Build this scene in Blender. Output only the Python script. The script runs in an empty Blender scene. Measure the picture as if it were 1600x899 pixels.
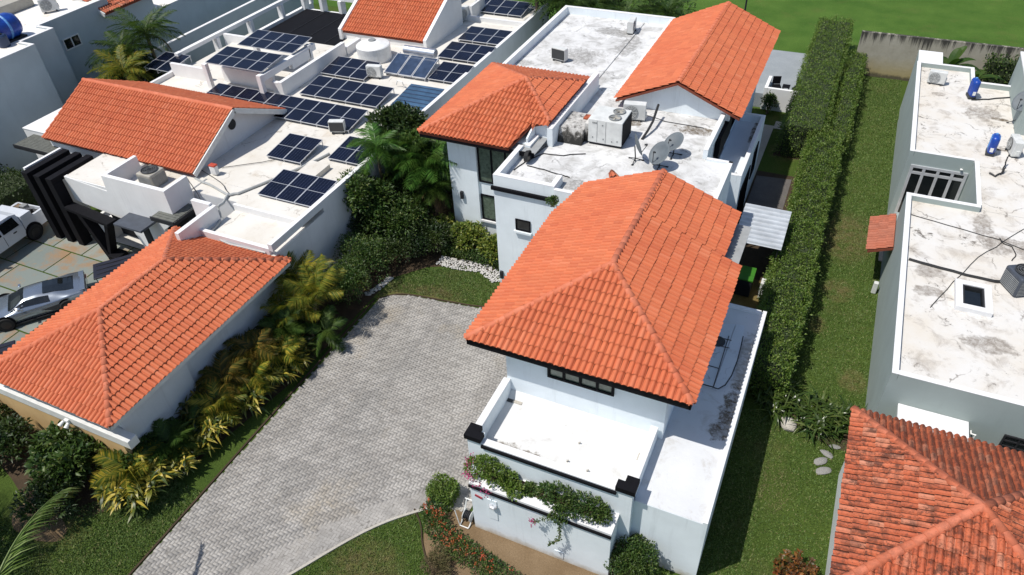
import bpy, bmesh, math, random
import numpy as np
from mathutils import Vector, Matrix

# ------------------------------------------------------------------ scene set-up
scn = bpy.context.scene
COL = scn.collection
rnd = random.Random(7)
npr = np.random.default_rng(11)
R = math.radians

cam_d = bpy.data.cameras.new('camera')
cam = bpy.data.objects.new('camera', cam_d)
COL.objects.link(cam)
cam_d.sensor_width = 36.0
cam_d.lens = 1138.598 / 1600 * 36.0
cam_d.clip_start = 0.5
cam_d.clip_end = 2000
pitch, yaw, roll = 0.697365043, 0.461713507, 0.0549005510
fw = Vector((-math.sin(yaw) * math.cos(pitch), math.cos(yaw) * math.cos(pitch), -math.sin(pitch)))
rt = Vector((math.cos(yaw), math.sin(yaw), 0))
dn = fw.cross(rt)
r2 = rt * math.cos(roll) + dn * math.sin(roll)
d2 = -rt * math.sin(roll) + dn * math.cos(roll)
m3 = Matrix((r2, -d2, -fw)).transposed()
cam.matrix_world = Matrix.Translation((0, 0, 22)) @ m3.to_4x4()
scn.camera = cam

world = bpy.data.worlds.new('World')
scn.world = world
world.use_nodes = True
wn = world.node_tree
bg = wn.nodes['Background']
sky = wn.nodes.new('ShaderNodeTexSky')
sky.sky_type = 'NISHITA'
sky.sun_disc = False
SUN_DIR = Vector((-0.375, -0.37, 1.0)).normalized()       # towards the sun
sky.sun_elevation = math.asin(SUN_DIR.z)
sky.sun_rotation = math.atan2(SUN_DIR.x, SUN_DIR.y) % (2 * math.pi)
wn.links.new(sky.outputs[0], bg.inputs[0])
bg.inputs[1].default_value = 0.105

sun_d = bpy.data.lights.new('sun', 'SUN')
sun = bpy.data.objects.new('sun', sun_d)
COL.objects.link(sun)
sun_d.energy = 4.05
sun_d.angle = R(0.5)
sun_d.color = (1.0, 0.955, 0.89)
sun.rotation_euler = (-SUN_DIR).to_track_quat('-Z', 'Y').to_euler()
sun.location = (0, 0, 60)

scn.view_settings.view_transform = 'Standard'
scn.view_settings.look = 'None'
scn.view_settings.exposure = 0.14
scn.view_settings.gamma = 1.0
scn.view_settings.use_curve_mapping = False
scn.cycles.max_bounces = 6
scn.cycles.transparent_max_bounces = 6

# ------------------------------------------------------------------ materials
def new_mat(name):
    m = bpy.data.materials.new(name)
    m.use_nodes = True
    nt = m.node_tree
    return m, nt, nt.nodes['Principled BSDF']

def N(nt, t, **kw):
    n = nt.nodes.new(t)
    for k, v in kw.items():
        setattr(n, k, v)
    return n

def pos(nt, scale=(1, 1, 1)):
    g = N(nt, 'ShaderNodeNewGeometry')
    mp = N(nt, 'ShaderNodeMapping')
    mp.inputs['Scale'].default_value = scale
    nt.links.new(g.outputs['Position'], mp.inputs[0])
    return mp.outputs[0]

def noise(nt, vec, scale, detail=6, rough=0.6, dist=0.0):
    n = N(nt, 'ShaderNodeTexNoise')
    n.inputs['Scale'].default_value = scale
    n.inputs['Detail'].default_value = detail
    n.inputs['Roughness'].default_value = rough
    n.inputs['Distortion'].default_value = dist
    nt.links.new(vec, n.inputs['Vector'])
    return n.outputs['Fac']

def ramp(nt, fac, stops, interp='LINEAR'):
    r = N(nt, 'ShaderNodeValToRGB')
    r.color_ramp.interpolation = interp
    e = r.color_ramp.elements
    while len(e) < len(stops):
        e.new(0.5)
    for i, (p, c) in enumerate(stops):
        e[i].position = p
        if not hasattr(c, '__len__'):
            c = (c, c, c)
        e[i].color = (c[0], c[1], c[2], 1)
    nt.links.new(fac, r.inputs[0])
    return r.outputs['Color']

def mix(nt, fac, a, b, mode='MIX'):
    m = N(nt, 'ShaderNodeMix', data_type='RGBA', blend_type=mode)
    for sock, val in ((0, fac), (6, a), (7, b)):
        if isinstance(val, bpy.types.NodeSocket):
            nt.links.new(val, m.inputs[sock])
        elif sock == 0:
            m.inputs[0].default_value = val
        else:
            m.inputs[sock].default_value = (val[0], val[1], val[2], 1)
    return m.outputs[2]

def math_n(nt, op, a, b=None):
    m = N(nt, 'ShaderNodeMath', operation=op)
    for i, v in enumerate((a, b)):
        if v is None:
            continue
        if isinstance(v, bpy.types.NodeSocket):
            nt.links.new(v, m.inputs[i])
        else:
            m.inputs[i].default_value = v
    return m.outputs[0]

def bump(nt, bs, h, strength=0.3, dist=0.02):
    b = N(nt, 'ShaderNodeBump')
    b.inputs['Strength'].default_value = strength
    b.inputs['Distance'].default_value = dist
    nt.links.new(h, b.inputs['Height'])
    nt.links.new(b.outputs[0], bs.inputs['Normal'])

def plain(name, c, rough=0.6, metal=0.0, spec=0.5, coat=0.0, var=0.12, vscale=3.0):
    m, nt, bs = new_mat(name)
    p = pos(nt)
    f = noise(nt, p, vscale, 5)
    a = [max(0, x * (1 - var)) for x in c]
    b = [min(1, x * (1 + var)) for x in c]
    nt.links.new(ramp(nt, f, [(0.3, a), (0.7, b)]), bs.inputs['Base Color'])
    bs.inputs['Roughness'].default_value = rough
    bs.inputs['Metallic'].default_value = metal
    bs.inputs['Specular IOR Level'].default_value = spec
    bs.inputs['Coat Weight'].default_value = coat
    return m

def island(nt):
    g = N(nt, 'ShaderNodeNewGeometry')
    o = N(nt, 'ShaderNodeObjectInfo')
    return math_n(nt, 'FRACT', math_n(nt, 'ADD', g.outputs['Random Per Island'], o.outputs['Random']))

def leafmat(name, stops, rough=0.45, trans=0.35, spec=0.4):
    """colour of each leaf picked at random from the stops, some light passing through"""
    m, nt, bs = new_mat(name)
    c = ramp(nt, island(nt), stops)
    f = noise(nt, pos(nt), 1.3, 3)
    c = mix(nt, ramp(nt, f, [(0.35, 0.0), (0.7, 1.0)]), c, mix(nt, 0.45, c, (0.10, 0.13, 0.02)))
    nt.links.new(c, bs.inputs['Base Color'])
    bs.inputs['Roughness'].default_value = rough
    bs.inputs['Specular IOR Level'].default_value = spec
    tr = N(nt, 'ShaderNodeBsdfTranslucent')
    nt.links.new(mix(nt, 0.5, c, mix(nt, 1.0, c, (0.9, 1.0, 0.35), 'MULTIPLY')), tr.inputs[0])
    ms = N(nt, 'ShaderNodeMixShader')
    ms.inputs[0].default_value = trans
    nt.links.new(bs.outputs[0], ms.inputs[1])
    nt.links.new(tr.outputs[0], ms.inputs[2])
    nt.links.new(ms.outputs[0], nt.nodes['Material Output'].inputs[0])
    return m

def blobs(nt, vec, spots):
    """0..1 mask made of soft round patches (x, y, rx, ry) with ragged edges"""
    sx = N(nt, 'ShaderNodeSeparateXYZ')
    nt.links.new(vec, sx.inputs[0])
    wob = noise(nt, vec, 1.6, 6, 0.7)
    out = None
    for (x, y, rx, ry) in spots:
        dx = math_n(nt, 'DIVIDE', math_n(nt, 'SUBTRACT', sx.outputs[0], x), rx)
        dy = math_n(nt, 'DIVIDE', math_n(nt, 'SUBTRACT', sx.outputs[1], y), ry)
        d = math_n(nt, 'ADD', math_n(nt, 'MULTIPLY', dx, dx), math_n(nt, 'MULTIPLY', dy, dy))
        d = math_n(nt, 'ADD', math_n(nt, 'SQRT', d), math_n(nt, 'MULTIPLY', math_n(nt, 'SUBTRACT', wob, 0.5), 2.4))
        v = math_n(nt, 'SUBTRACT', 1.0, d)
        v = math_n(nt, 'MULTIPLY', v, 4.0)
        mm = N(nt, 'ShaderNodeClamp')
        nt.links.new(v, mm.inputs[0])
        out = mm.outputs[0] if out is None else math_n(nt, 'MAXIMUM', out, mm.outputs[0])
    return out

def roofmat(name, base, tint, stain, amount, spots=(), dark=(), mould=0.0, cracks=1.0):
    """old painted waterproofing: broad tint, brush streaks, cracks, dirt patches"""
    m, nt, bs = new_mat(name)
    v = pos(nt)
    c = mix(nt, ramp(nt, noise(nt, v, 0.55, 6, 0.65), [(0.38, 0.0), (0.66, 1.0)]), base, tint)
    f = noise(nt, v, 1.1, 9, 0.72, 0.6)
    c = mix(nt, ramp(nt, f, [(0.66 - amount, 0.0), (0.80 - amount * 0.6, 0.75)]), c, stain)
    # broken crack lines
    vo = N(nt, 'ShaderNodeTexVoronoi', feature='DISTANCE_TO_EDGE')
    vo.inputs['Scale'].default_value = 0.42
    w = N(nt, 'ShaderNodeVectorMath', operation='ADD')
    nz = N(nt, 'ShaderNodeTexNoise')
    nz.inputs['Scale'].default_value = 1.7
    nz.inputs['Detail'].default_value = 5
    nt.links.new(v, nz.inputs['Vector'])
    nt.links.new(v, w.inputs[0])
    nt.links.new(nz.outputs['Color'], w.inputs[1])
    nt.links.new(w.outputs[0], vo.inputs['Vector'])
    cr = ramp(nt, vo.outputs['Distance'], [(0.0, 1.0), (0.012 + amount * 0.04, 0.0)])
    br = ramp(nt, noise(nt, v, 0.8, 3), [(0.5, 0.0), (0.62, 0.8)])
    c = mix(nt, math_n(nt, 'MULTIPLY', math_n(nt, 'MULTIPLY', cr, br), cracks), c, [x * 0.55 for x in stain])
    frag = ramp(nt, noise(nt, v, 5.0, 9, 0.8, 0.4), [(0.40, 0.25), (0.58, 1.0)])
    if mould:
        mo = ramp(nt, noise(nt, v, 2.1, 10, 0.8, 0.5), [(0.56, 0.0), (0.60, 1.0)])
        mo = math_n(nt, 'MULTIPLY', mo, ramp(nt, noise(nt, v, 0.6, 3), [(0.47, 0.0), (0.6, 1.0)]))
        c = mix(nt, math_n(nt, 'MULTIPLY', mo, mould), c, [x * 0.42 for x in stain])
    if spots:
        c = mix(nt, math_n(nt, 'MULTIPLY', math_n(nt, 'MULTIPLY', blobs(nt, v, spots), frag), 0.85), c, [x * 0.75 for x in stain])
    if dark:
        c = mix(nt, math_n(nt, 'MULTIPLY', math_n(nt, 'MULTIPLY', blobs(nt, v, dark), frag), 0.95), c, (0.10, 0.07, 0.035))
    sp = ramp(nt, noise(nt, v, 9, 4, 0.7), [(0.67, 0.0), (0.73, 0.35)])
    c = mix(nt, sp, c, [x * 0.6 for x in stain])
    nt.links.new(c, bs.inputs['Base Color'])
    bs.inputs['Roughness'].default_value = 0.75
    bs.inputs['Specular IOR Level'].default_value = 0.25
    bump(nt, bs, noise(nt, v, 3.5, 8, 0.7), 0.35, 0.03)
    return m

def wallmat(name, c, streak=0.25, low=None):
    m, nt, bs = new_mat(name)
    v = pos(nt)
    f = noise(nt, v, 0.8, 6)
    col = ramp(nt, f, [(0.3, [x * 0.93 for x in c]), (0.7, [min(1, x * 1.05) for x in c])])
    vs = pos(nt, (2.2, 2.2, 0.18))
    s = ramp(nt, noise(nt, vs, 1.6, 6, 0.7), [(0.55, 0.0), (0.8, streak)])
    col = mix(nt, s, col, [x * 0.45 for x in c])
    if low:
        sx = N(nt, 'ShaderNodeSeparateXYZ')
        nt.links.new(v, sx.inputs[0])
        h = math_n(nt, 'ADD', sx.outputs[2], math_n(nt, 'MULTIPLY', noise(nt, v, 2.5, 5), 0.5))
        col = mix(nt, ramp(nt, h, [(0.22, 0.8), (0.55, 0.0)]), col, low)
    nt.links.new(col, bs.inputs['Base Color'])
    bs.inputs['Roughness'].default_value = 0.8
    bs.inputs['Specular IOR Level'].default_value = 0.2
    bump(nt, bs, noise(nt, v, 28, 4), 0.25, 0.01)
    return m

def tilemat(name, stops, grime=0.0):
    m, nt, bs = new_mat(name)
    v = pos(nt)
    c = ramp(nt, island(nt), stops)
    f = noise(nt, v, 7, 5, 0.7)
    c = mix(nt, ramp(nt, f, [(0.35, 0.0), (0.75, 0.35)]), c, (0.60, 0.20, 0.105))
    c = mix(nt, ramp(nt, noise(nt, v, 0.5, 3), [(0.4, 0.0), (0.7, 0.4)]), c, (0.50, 0.105, 0.045))
    streak = ramp(nt, noise(nt, v, 2.3, 8, 0.78, 0.6), [(0.58, 0.0), (0.72, 0.30 if not grime else 0.45)])
    c = mix(nt, streak, c, (0.27, 0.075, 0.04))
    if grime:
        g = noise(nt, v, 3.0, 9, 0.8, 0.3)
        big = ramp(nt, noise(nt, pos(nt, (0.5, 2.2, 1)), 0.9, 4), [(0.36, 0.0), (0.58, 1.0)])
        gm = ramp(nt, g, [(0.46, 0.0), (0.56, 1.0)])
        sx = N(nt, 'ShaderNodeSeparateXYZ')
        gg = N(nt, 'ShaderNodeNewGeometry')
        nt.links.new(gg.outputs['Normal'], sx.inputs[0])
        north = ramp(nt, sx.outputs[1], [(0.06, 0.0), (0.22, 1.0)])
        fs = ramp(nt, noise(nt, v, 11, 8, 0.8), [(0.54, 0.0), (0.60, 0.8)])
        c = mix(nt, math_n(nt, 'MULTIPLY', fs, grime), c, (0.10, 0.04, 0.025))
        gm2 = math_n(nt, 'MAXIMUM', math_n(nt, 'MULTIPLY', math_n(nt, 'MULTIPLY', gm, big), 0.85), math_n(nt, 'MULTIPLY', ramp(nt, g, [(0.38, 0.30), (0.50, 0.98)]), north))
        c = mix(nt, math_n(nt, 'MULTIPLY', gm2, grime), c, (0.045, 0.02, 0.014))
    nt.links.new(c, bs.inputs['Base Color'])
    bs.inputs['Roughness'].default_value = 0.7
    bs.inputs['Specular IOR Level'].default_value = 0.3
    bump(nt, bs, noise(nt, v, 40, 3), 0.15, 0.006)
    return m

def soft_spots(nt, vec, spots):
    """worn places that fade out over their whole radius"""
    sx = N(nt, 'ShaderNodeSeparateXYZ')
    nt.links.new(vec, sx.inputs[0])
    out = None
    for (x, y, rx, ry) in spots:
        dx = math_n(nt, 'DIVIDE', math_n(nt, 'SUBTRACT', sx.outputs[0], x), rx * 1.6)
        dy = math_n(nt, 'DIVIDE', math_n(nt, 'SUBTRACT', sx.outputs[1], y), ry * 1.6)
        d = math_n(nt, 'ADD', math_n(nt, 'MULTIPLY', dx, dx), math_n(nt, 'MULTIPLY', dy, dy))
        mm = N(nt, 'ShaderNodeClamp')
        nt.links.new(math_n(nt, 'MULTIPLY', math_n(nt, 'SUBTRACT', 1.0, d), 1.4), mm.inputs[0])
        out = mm.outputs[0] if out is None else math_n(nt, 'MAXIMUM', out, mm.outputs[0])
    return out

def grassmat(name, a, b, dry, dryamt=0.5, dryspots=()):
    m, nt, bs = new_mat(name)
    v = pos(nt)
    c = mix(nt, ramp(nt, noise(nt, v, 0.35, 5), [(0.3, 0.0), (0.7, 1.0)]), a, b)
    c = mix(nt, ramp(nt, noise(nt, v, 0.42, 7, 0.7), [(0.55, 0.0), (0.75, dryamt)]), c, dry)
    if dryspots:
        c = mix(nt, math_n(nt, 'MULTIPLY', soft_spots(nt, v, dryspots), ramp(nt, noise(nt, v, 2.2, 8, 0.75), [(0.38, 0.0), (0.62, 0.95)])), c, dry)
    fine = noise(nt, v, 14, 6, 0.8)
    c = mix(nt, ramp(nt, fine, [(0.3, 0.0), (0.7, 1.0)]), mix(nt, 1.0, c, (0.5, 0.5, 0.5), 'MULTIPLY'), mix(nt, 1.0, c, (1.35, 1.35, 1.3), 'MULTIPLY'))
    nt.links.new(c, bs.inputs['Base Color'])
    bs.inputs['Roughness'].default_value = 0.95
    bs.inputs['Specular IOR Level'].default_value = 0.1
    bump(nt, bs, fine, 1.0, 0.06)
    return m

def bwallmat():
    m, nt, bs = new_mat('stained_concrete')
    v = pos(nt)
    sx = N(nt, 'ShaderNodeSeparateXYZ')
    nt.links.new(v, sx.inputs[0])
    c = ramp(nt, noise(nt, v, 0.7, 7, 0.7), [(0.3, (0.30, 0.28, 0.22)), (0.7, (0.44, 0.41, 0.34))])
    lowm = ramp(nt, math_n(nt, 'ADD', math_n(nt, 'MULTIPLY', sx.outputs[2], 0.3), math_n(nt, 'MULTIPLY', noise(nt, v, 0.9, 5), 0.35)), [(0.25, 0.75), (0.62, 0.0)])
    c = mix(nt, lowm, c, (0.36, 0.28, 0.10))
    drip = noise(nt, pos(nt, (2.6, 2.6, 0.10)), 1.0, 7, 0.75)
    top = math_n(nt, 'ADD', drip, math_n(nt, 'MULTIPLY', math_n(nt, 'SUBTRACT', sx.outputs[2], 2.75), 0.22))
    c = mix(nt, ramp(nt, top, [(0.44, 0.0), (0.56, 0.95)]), c, (0.035, 0.033, 0.028))
    foot = ramp(nt, math_n(nt, 'ADD', sx.outputs[2], math_n(nt, 'MULTIPLY', noise(nt, v, 1.4, 6, 0.7), 0.6)), [(0.42, 0.85), (0.62, 0.0)])
    c = mix(nt, foot, c, (0.06, 0.055, 0.04))
    nt.links.new(c, bs.inputs['Base Color'])
    bs.inputs['Roughness'].default_value = 0.9
    bump(nt, bs, noise(nt, v, 8, 5), 0.4, 0.03)
    return m

M = {}
M['white'] = wallmat('white_paint', (0.80, 0.81, 0.82), 0.2)
M['housewall'] = wallmat('pale_blue_white_wall', (0.77, 0.83, 0.86), 0.32, (0.40, 0.33, 0.24))
M['cap'] = plain('white_coping_paint', (0.73, 0.73, 0.73), 0.7, vscale=6, var=0.08)
M['black'] = plain('black_trim_paint', (0.005, 0.005, 0.007), 0.75, spec=0.15, var=0.3)
M['charcoal'] = plain('charcoal_paint', (0.022, 0.023, 0.026), 0.65, spec=0.25, var=0.2)
M['slategrey'] = plain('slate_grey_paint', (0.055, 0.065, 0.085), 0.5, var=0.2)
M['roof_main'] = roofmat('white_waterproofed_roof', (0.68, 0.68, 0.67), (0.57, 0.57, 0.56), (0.30, 0.29, 0.27), 0.20,
    spots=((-13.6, 37.2, 1.3, 1.1), (-12.6, 41.2, 1.5, 0.7), (-16.1, 35.4, 0.8, 0.4), (-9.4, 24.6, 1.0, 0.5), (-11.4, 39.5, 0.6, 2.0)),
    dark=((-5.4, 30.9, 1.0, 0.45), (-8.3, 30.6, 0.4, 0.3)), mould=0.55)
M['roof_terrace'] = roofmat('white_terrace_floor', (0.68, 0.68, 0.67), (0.61, 0.61, 0.60), (0.40, 0.38, 0.35), 0.10,
    dark=((-7.0, 12.8, 0.95, 0.38), (-6.2, 12.85, 0.7, 0.25)), cracks=0.0)
M['roof_annex'] = roofmat('white_annex_roof', (0.67, 0.68, 0.69), (0.60, 0.61, 0.62), (0.40, 0.37, 0.32), 0.11,
    spots=((-0.75, 19.5, 0.35, 1.6),), dark=((-0.75, 17.2, 0.30, 1.3), (-0.85, 16.2, 0.35, 0.5)), cracks=0.0)
M['roof_low'] = roofmat('low_wing_roof', (0.66, 0.70, 0.74), (0.60, 0.64, 0.68), (0.25, 0.22, 0.18), 0.03,
    dark=((-3.4, 30.9, 0.16, 0.7), (-3.4, 35.5, 0.12, 1.4)))
M['roof_left'] = roofmat('cream_left_roof', (0.68, 0.66, 0.61), (0.62, 0.585, 0.52), (0.48, 0.41, 0.32), 0.10, mould=0.3)
M['roof_right'] = roofmat('stained_right_roof', (0.655, 0.64, 0.61), (0.62, 0.575, 0.505), (0.29, 0.25, 0.21), 0.14,
    spots=((4.9, 26.5, 0.6, 0.5), (5.0, 25.2, 0.7, 0.35), (6.9, 22.9, 0.9, 0.5), (6.9, 30.6, 0.4, 1.0), (7.6, 29.3, 1.2, 0.7), (5.1, 43.1, 0.4, 0.3), (7.2, 41.4, 0.9, 0.9)),
    dark=((7.9, 40.9, 0.45, 0.22), (7.8, 37.6, 0.4, 0.15)), mould=0.95)
M['roof_far'] = roofmat('far_left_roof', (0.78, 0.77, 0.75), (0.76, 0.70, 0.62), (0.45, 0.38, 0.3), 0.08)
M['leftwall'] = wallmat('left_house_wall', (0.66, 0.67, 0.69), 0.25)
M['leftwhite'] = wallmat('left_white_wall', (0.78, 0.78, 0.77), 0.2)
M['rightwall'] = wallmat('grey_green_wall', (0.33, 0.385, 0.37), 0.14)
M['farwall'] = wallmat('blue_grey_wall', (0.42, 0.48, 0.51), 0.12)
M['sandwall'] = wallmat('sand_wall', (0.62, 0.42, 0.20), 0.5, (0.2, 0.13, 0.07))
M['bwall'] = bwallmat()
M['lintel'] = plain('white_gutter', (0.66, 0.66, 0.64), 0.6, var=0.1)
M['tile'] = tilemat('terracotta_tile', [(0.0, (0.44, 0.108, 0.046)), (0.06, (0.49, 0.124, 0.052)), (0.5, (0.53, 0.145, 0.060)), (0.88, (0.58, 0.155, 0.063)), (1.0, (0.57, 0.180, 0.088))])
M['tile_old'] = tilemat('weathered_terracotta_tile', [(0.0, (0.38, 0.085, 0.036)), (0.5, (0.49, 0.120, 0.050)), (0.85, (0.53, 0.155, 0.075)), (1.0, (0.54, 0.24, 0.15))], 0.95)
M['ridge'] = tilemat('terracotta_ridge', [(0.0, (0.52, 0.14, 0.070)), (1.0, (0.60, 0.19, 0.105))])
M['deck'] = plain('roof_underlay', (0.20, 0.05, 0.025), 0.9)
M['soffit'] = plain('soffit_grey', (0.30, 0.31, 0.31), 0.7)
M['glass'] = plain('dark_glass', (0.008, 0.010, 0.011), 0.06, spec=0.8, var=0.3)
M['curtain'] = plain('curtain_behind_glass', (0.10, 0.13, 0.10), 0.12, spec=0.8, var=0.4, vscale=7)
M['cell'] = plain('solar_cell', (0.004, 0.006, 0.018), 0.14, spec=0.4, var=0.35, vscale=1.2)
M['collector'] = plain('collector_glass', (0.035, 0.055, 0.10), 0.15, spec=0.6, var=0.3)
M['alu'] = plain('aluminium', (0.62, 0.63, 0.65), 0.4, metal=0.35)
M['steel'] = plain('galvanised_steel', (0.60, 0.62, 0.65), 0.32, metal=0.8)
M['acwhite'] = plain('ac_casing', (0.62, 0.63, 0.61), 0.45, var=0.12)
M['acdark'] = plain('ac_grille', (0.035, 0.037, 0.04), 0.6)
M['acgrey'] = plain('ac_grille_grey', (0.22, 0.23, 0.23), 0.6)
M['acold'] = plain('condenser_beige', (0.36, 0.34, 0.29), 0.55)
M['dish'] = plain('dish_grey', (0.105, 0.125, 0.14), 0.6)
M['cable'] = plain('black_cable', (0.02, 0.02, 0.02), 0.6)
M['pipe'] = plain('grey_pipe', (0.38, 0.39, 0.38), 0.5)
M['pvc'] = plain('white_pvc', (0.75, 0.75, 0.73), 0.4)
def mouldmat():
    m, nt, bs = new_mat('mouldy_concrete')
    v = pos(nt)
    f = noise(nt, v, 3.4, 10, 0.78, 0.4)
    sx = N(nt, 'ShaderNodeSeparateXYZ')
    nt.links.new(v, sx.inputs[0])
    f = math_n(nt, 'ADD', f, math_n(nt, 'MULTIPLY', math_n(nt, 'SUBTRACT', sx.outputs[2], 6.05), 0.42))
    nt.links.new(ramp(nt, f, [(0.38, (0.02, 0.02, 0.018)), (0.50, (0.10, 0.095, 0.085)), (0.56, (0.38, 0.37, 0.35)), (0.7, (0.58, 0.57, 0.54))]), bs.inputs['Base Color'])
    bs.inputs['Roughness'].default_value = 0.9
    bump(nt, bs, f, 0.8, 0.05)
    return m
M['rubble'] = mouldmat()
M['blue'] = plain('blue_plastic', (0.010, 0.055, 0.32), 0.35, var=0.3)
M['lightblue'] = plain('faded_blue_plastic', (0.10, 0.28, 0.60), 0.4, var=0.3)
M['carsilver'] = plain('silver_car_paint', (0.30, 0.34, 0.39), 0.22, metal=0.75, coat=0.8, var=0.04)
M['carwhite'] = plain('white_car_paint', (0.62, 0.65, 0.70), 0.25, coat=0.8, var=0.04)
M['tyre'] = plain('tyre_rubber', (0.015, 0.015, 0.015), 0.85)
M['rim'] = plain('dark_rim', (0.05, 0.05, 0.055), 0.3, metal=0.7)
M['plum'] = plain('dark_cart_roof', (0.018, 0.018, 0.028), 0.4, spec=0.3)
M['slate'] = None
M['soil'] = None
M['bark'] = plain('bark', (0.16, 0.115, 0.075), 0.9, var=0.35, vscale=8)
M['greenbin'] = plain('green_plastic', (0.035, 0.16, 0.01), 0.5, var=0.15)
M['pink'] = leafmat('bougainvillea_bracts', [(0.0, (0.45, 0.02, 0.16)), (1.0, (0.60, 0.05, 0.28))])
M['orange'] = leafmat('orange_blooms', [(0.0, (0.48, 0.065, 0.022)), (0.6, (0.58, 0.10, 0.045)), (1.0, (0.66, 0.20, 0.10))])
M['hedge'] = leafmat('hedge_leaf', [(0.0, (0.050, 0.105, 0.015)), (0.5, (0.115, 0.205, 0.030)), (0.85, (0.18, 0.265, 0.046)), (1.0, (0.26, 0.30, 0.085))])
M['shrub'] = leafmat('shrub_leaf', [(0.0, (0.014, 0.042, 0.011)), (0.6, (0.042, 0.098, 0.020)), (0.9, (0.10, 0.175, 0.04)), (1.0, (0.20, 0.22, 0.07))])
M['darkleaf'] = leafmat('dark_leaf', [(0.0, (0.008, 0.022, 0.009)), (0.7, (0.020, 0.050, 0.015)), (1.0, (0.055, 0.10, 0.03))])
M['limeleaf'] = leafmat('lime_leaf', [(0.0, (0.045, 0.095, 0.012)), (0.5, (0.14, 0.20, 0.03)), (1.0, (0.34, 0.34, 0.07))])
M['palm'] = leafmat('palm_leaf', [(0.0, (0.016, 0.045, 0.010)), (0.6, (0.038, 0.092, 0.016)), (1.0, (0.085, 0.145, 0.026))], 0.5, spec=0.25)
M['palmyellow'] = leafmat('yellow_palm_leaf', [(0.0, (0.06, 0.11, 0.015)), (0.5, (0.18, 0.20, 0.025)), (1.0, (0.36, 0.27, 0.03))], 0.5, spec=0.25)
M['brightpalm'] = leafmat('bright_palm_leaf', [(0.0, (0.10, 0.18, 0.035)), (0.6, (0.20, 0.30, 0.07)), (1.0, (0.34, 0.42, 0.16))], 0.35)
M['deadpalm'] = leafmat('dry_palm_leaf', [(0.0, (0.10, 0.055, 0.03)), (1.0, (0.22, 0.13, 0.07))], 0.7)
M['croton'] = leafmat('croton_leaf', [(0.0, (0.022, 0.045, 0.012)), (0.3, (0.07, 0.11, 0.02)), (0.55, (0.27, 0.26, 0.04)), (0.85, (0.62, 0.47, 0.06)), (1.0, (0.70, 0.58, 0.16))], 0.4)
M['crotondark'] = leafmat('dark_croton_leaf', [(0.0, (0.018, 0.038, 0.012)), (0.5, (0.050, 0.072, 0.018)), (0.75, (0.11, 0.095, 0.022)), (0.9, (0.26, 0.17, 0.03)), (1.0, (0.50, 0.34, 0.05))], 0.4)
M['redbush'] = leafmat('red_croton_leaf', [(0.0, (0.04, 0.045, 0.012)), (0.4, (0.13, 0.035, 0.015)), (0.8, (0.28, 0.07, 0.02)), (1.0, (0.36, 0.16, 0.05))], 0.4)
M['strap'] = leafmat('strap_leaf', [(0.0, (0.018, 0.045, 0.010)), (0.6, (0.05, 0.10, 0.02)), (1.0, (0.16, 0.20, 0.06))], 0.3)
M['twig'] = leafmat('dry_twig', [(0.0, (0.05, 0.035, 0.02)), (1.0, (0.14, 0.09, 0.05))], 0.8, 0.1)

M['grass'] = grassmat('lawn_grass', (0.052, 0.090, 0.017), (0.082, 0.125, 0.025), (0.165, 0.140, 0.058), 0.55,
    dryspots=((2.1, 33.2, 1.0, 1.6), (2.2, 28.8, 0.5, 0.6), (-10.2, 8.6, 1.0, 0.9), (-16.4, 20.9, 1.4, 0.35), (-14.8, 21.8, 1.0, 0.3), (-1.9, 40.6, 0.7, 0.8), (-21.6, 5.9, 1.3, 0.6), (1.6, 26.1, 0.3, 0.4), (3.3, 23.2, 0.4, 0.5)))
M['golf'] = grassmat('fairway_grass', (0.052, 0.118, 0.019), (0.094, 0.172, 0.032), (0.12, 0.135, 0.04), 0.6)

def soilmat(name, a, b):
    m, nt, bs = new_mat(name)
    v = pos(nt)
    c = mix(nt, ramp(nt, noise(nt, v, 1.1, 6), [(0.3, 0.0), (0.7, 1.0)]), a, b)
    f = noise(nt, v, 18, 6, 0.8)
    c = mix(nt, ramp(nt, f, [(0.3, 0.0), (0.75, 0.6)]), c, [x * 0.5 for x in a])
    nt.links.new(c, bs.inputs['Base Color'])
    bs.inputs['Roughness'].default_value = 0.95
    bs.inputs['Specular IOR Level'].default_value = 0.1
    bump(nt, bs, f, 0.8, 0.04)
    return m
M['soil'] = soilmat('brown_soil', (0.20, 0.135, 0.075), (0.28, 0.20, 0.12))
M['darksoil'] = soilmat('dark_mulch', (0.06, 0.045, 0.03), (0.10, 0.07, 0.045))
M['dirtyfloor'] = soilmat('wet_concrete', (0.16, 0.115, 0.04), (0.22, 0.17, 0.07))
M['darkpave'] = soilmat('dark_paving', (0.13, 0.12, 0.115), (0.19, 0.175, 0.16))
M['palepath'] = soilmat('pale_path', (0.52, 0.47, 0.38), (0.60, 0.55, 0.46))
M['greydeck'] = soilmat('grey_deck', (0.30, 0.33, 0.35), (0.36, 0.39, 0.41))
M['joint'] = soilmat('sand_joint', (0.26, 0.245, 0.225), (0.31, 0.295, 0.27))
M['dusty'] = tilemat('dusty_terracotta_tile', [(0.0, (0.30, 0.105, 0.065)), (1.0, (0.38, 0.15, 0.10))], 0.3)
M['greystone'] = soilmat('grey_stone', (0.26, 0.26, 0.25), (0.34, 0.33, 0.31))
M['stone'] = soilmat('pale_stone', (0.50, 0.46, 0.40), (0.60, 0.57, 0.50))
M['pebble'] = plain('white_pebble', (0.50, 0.485, 0.46), 0.7, var=0.2, vscale=9)

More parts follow.
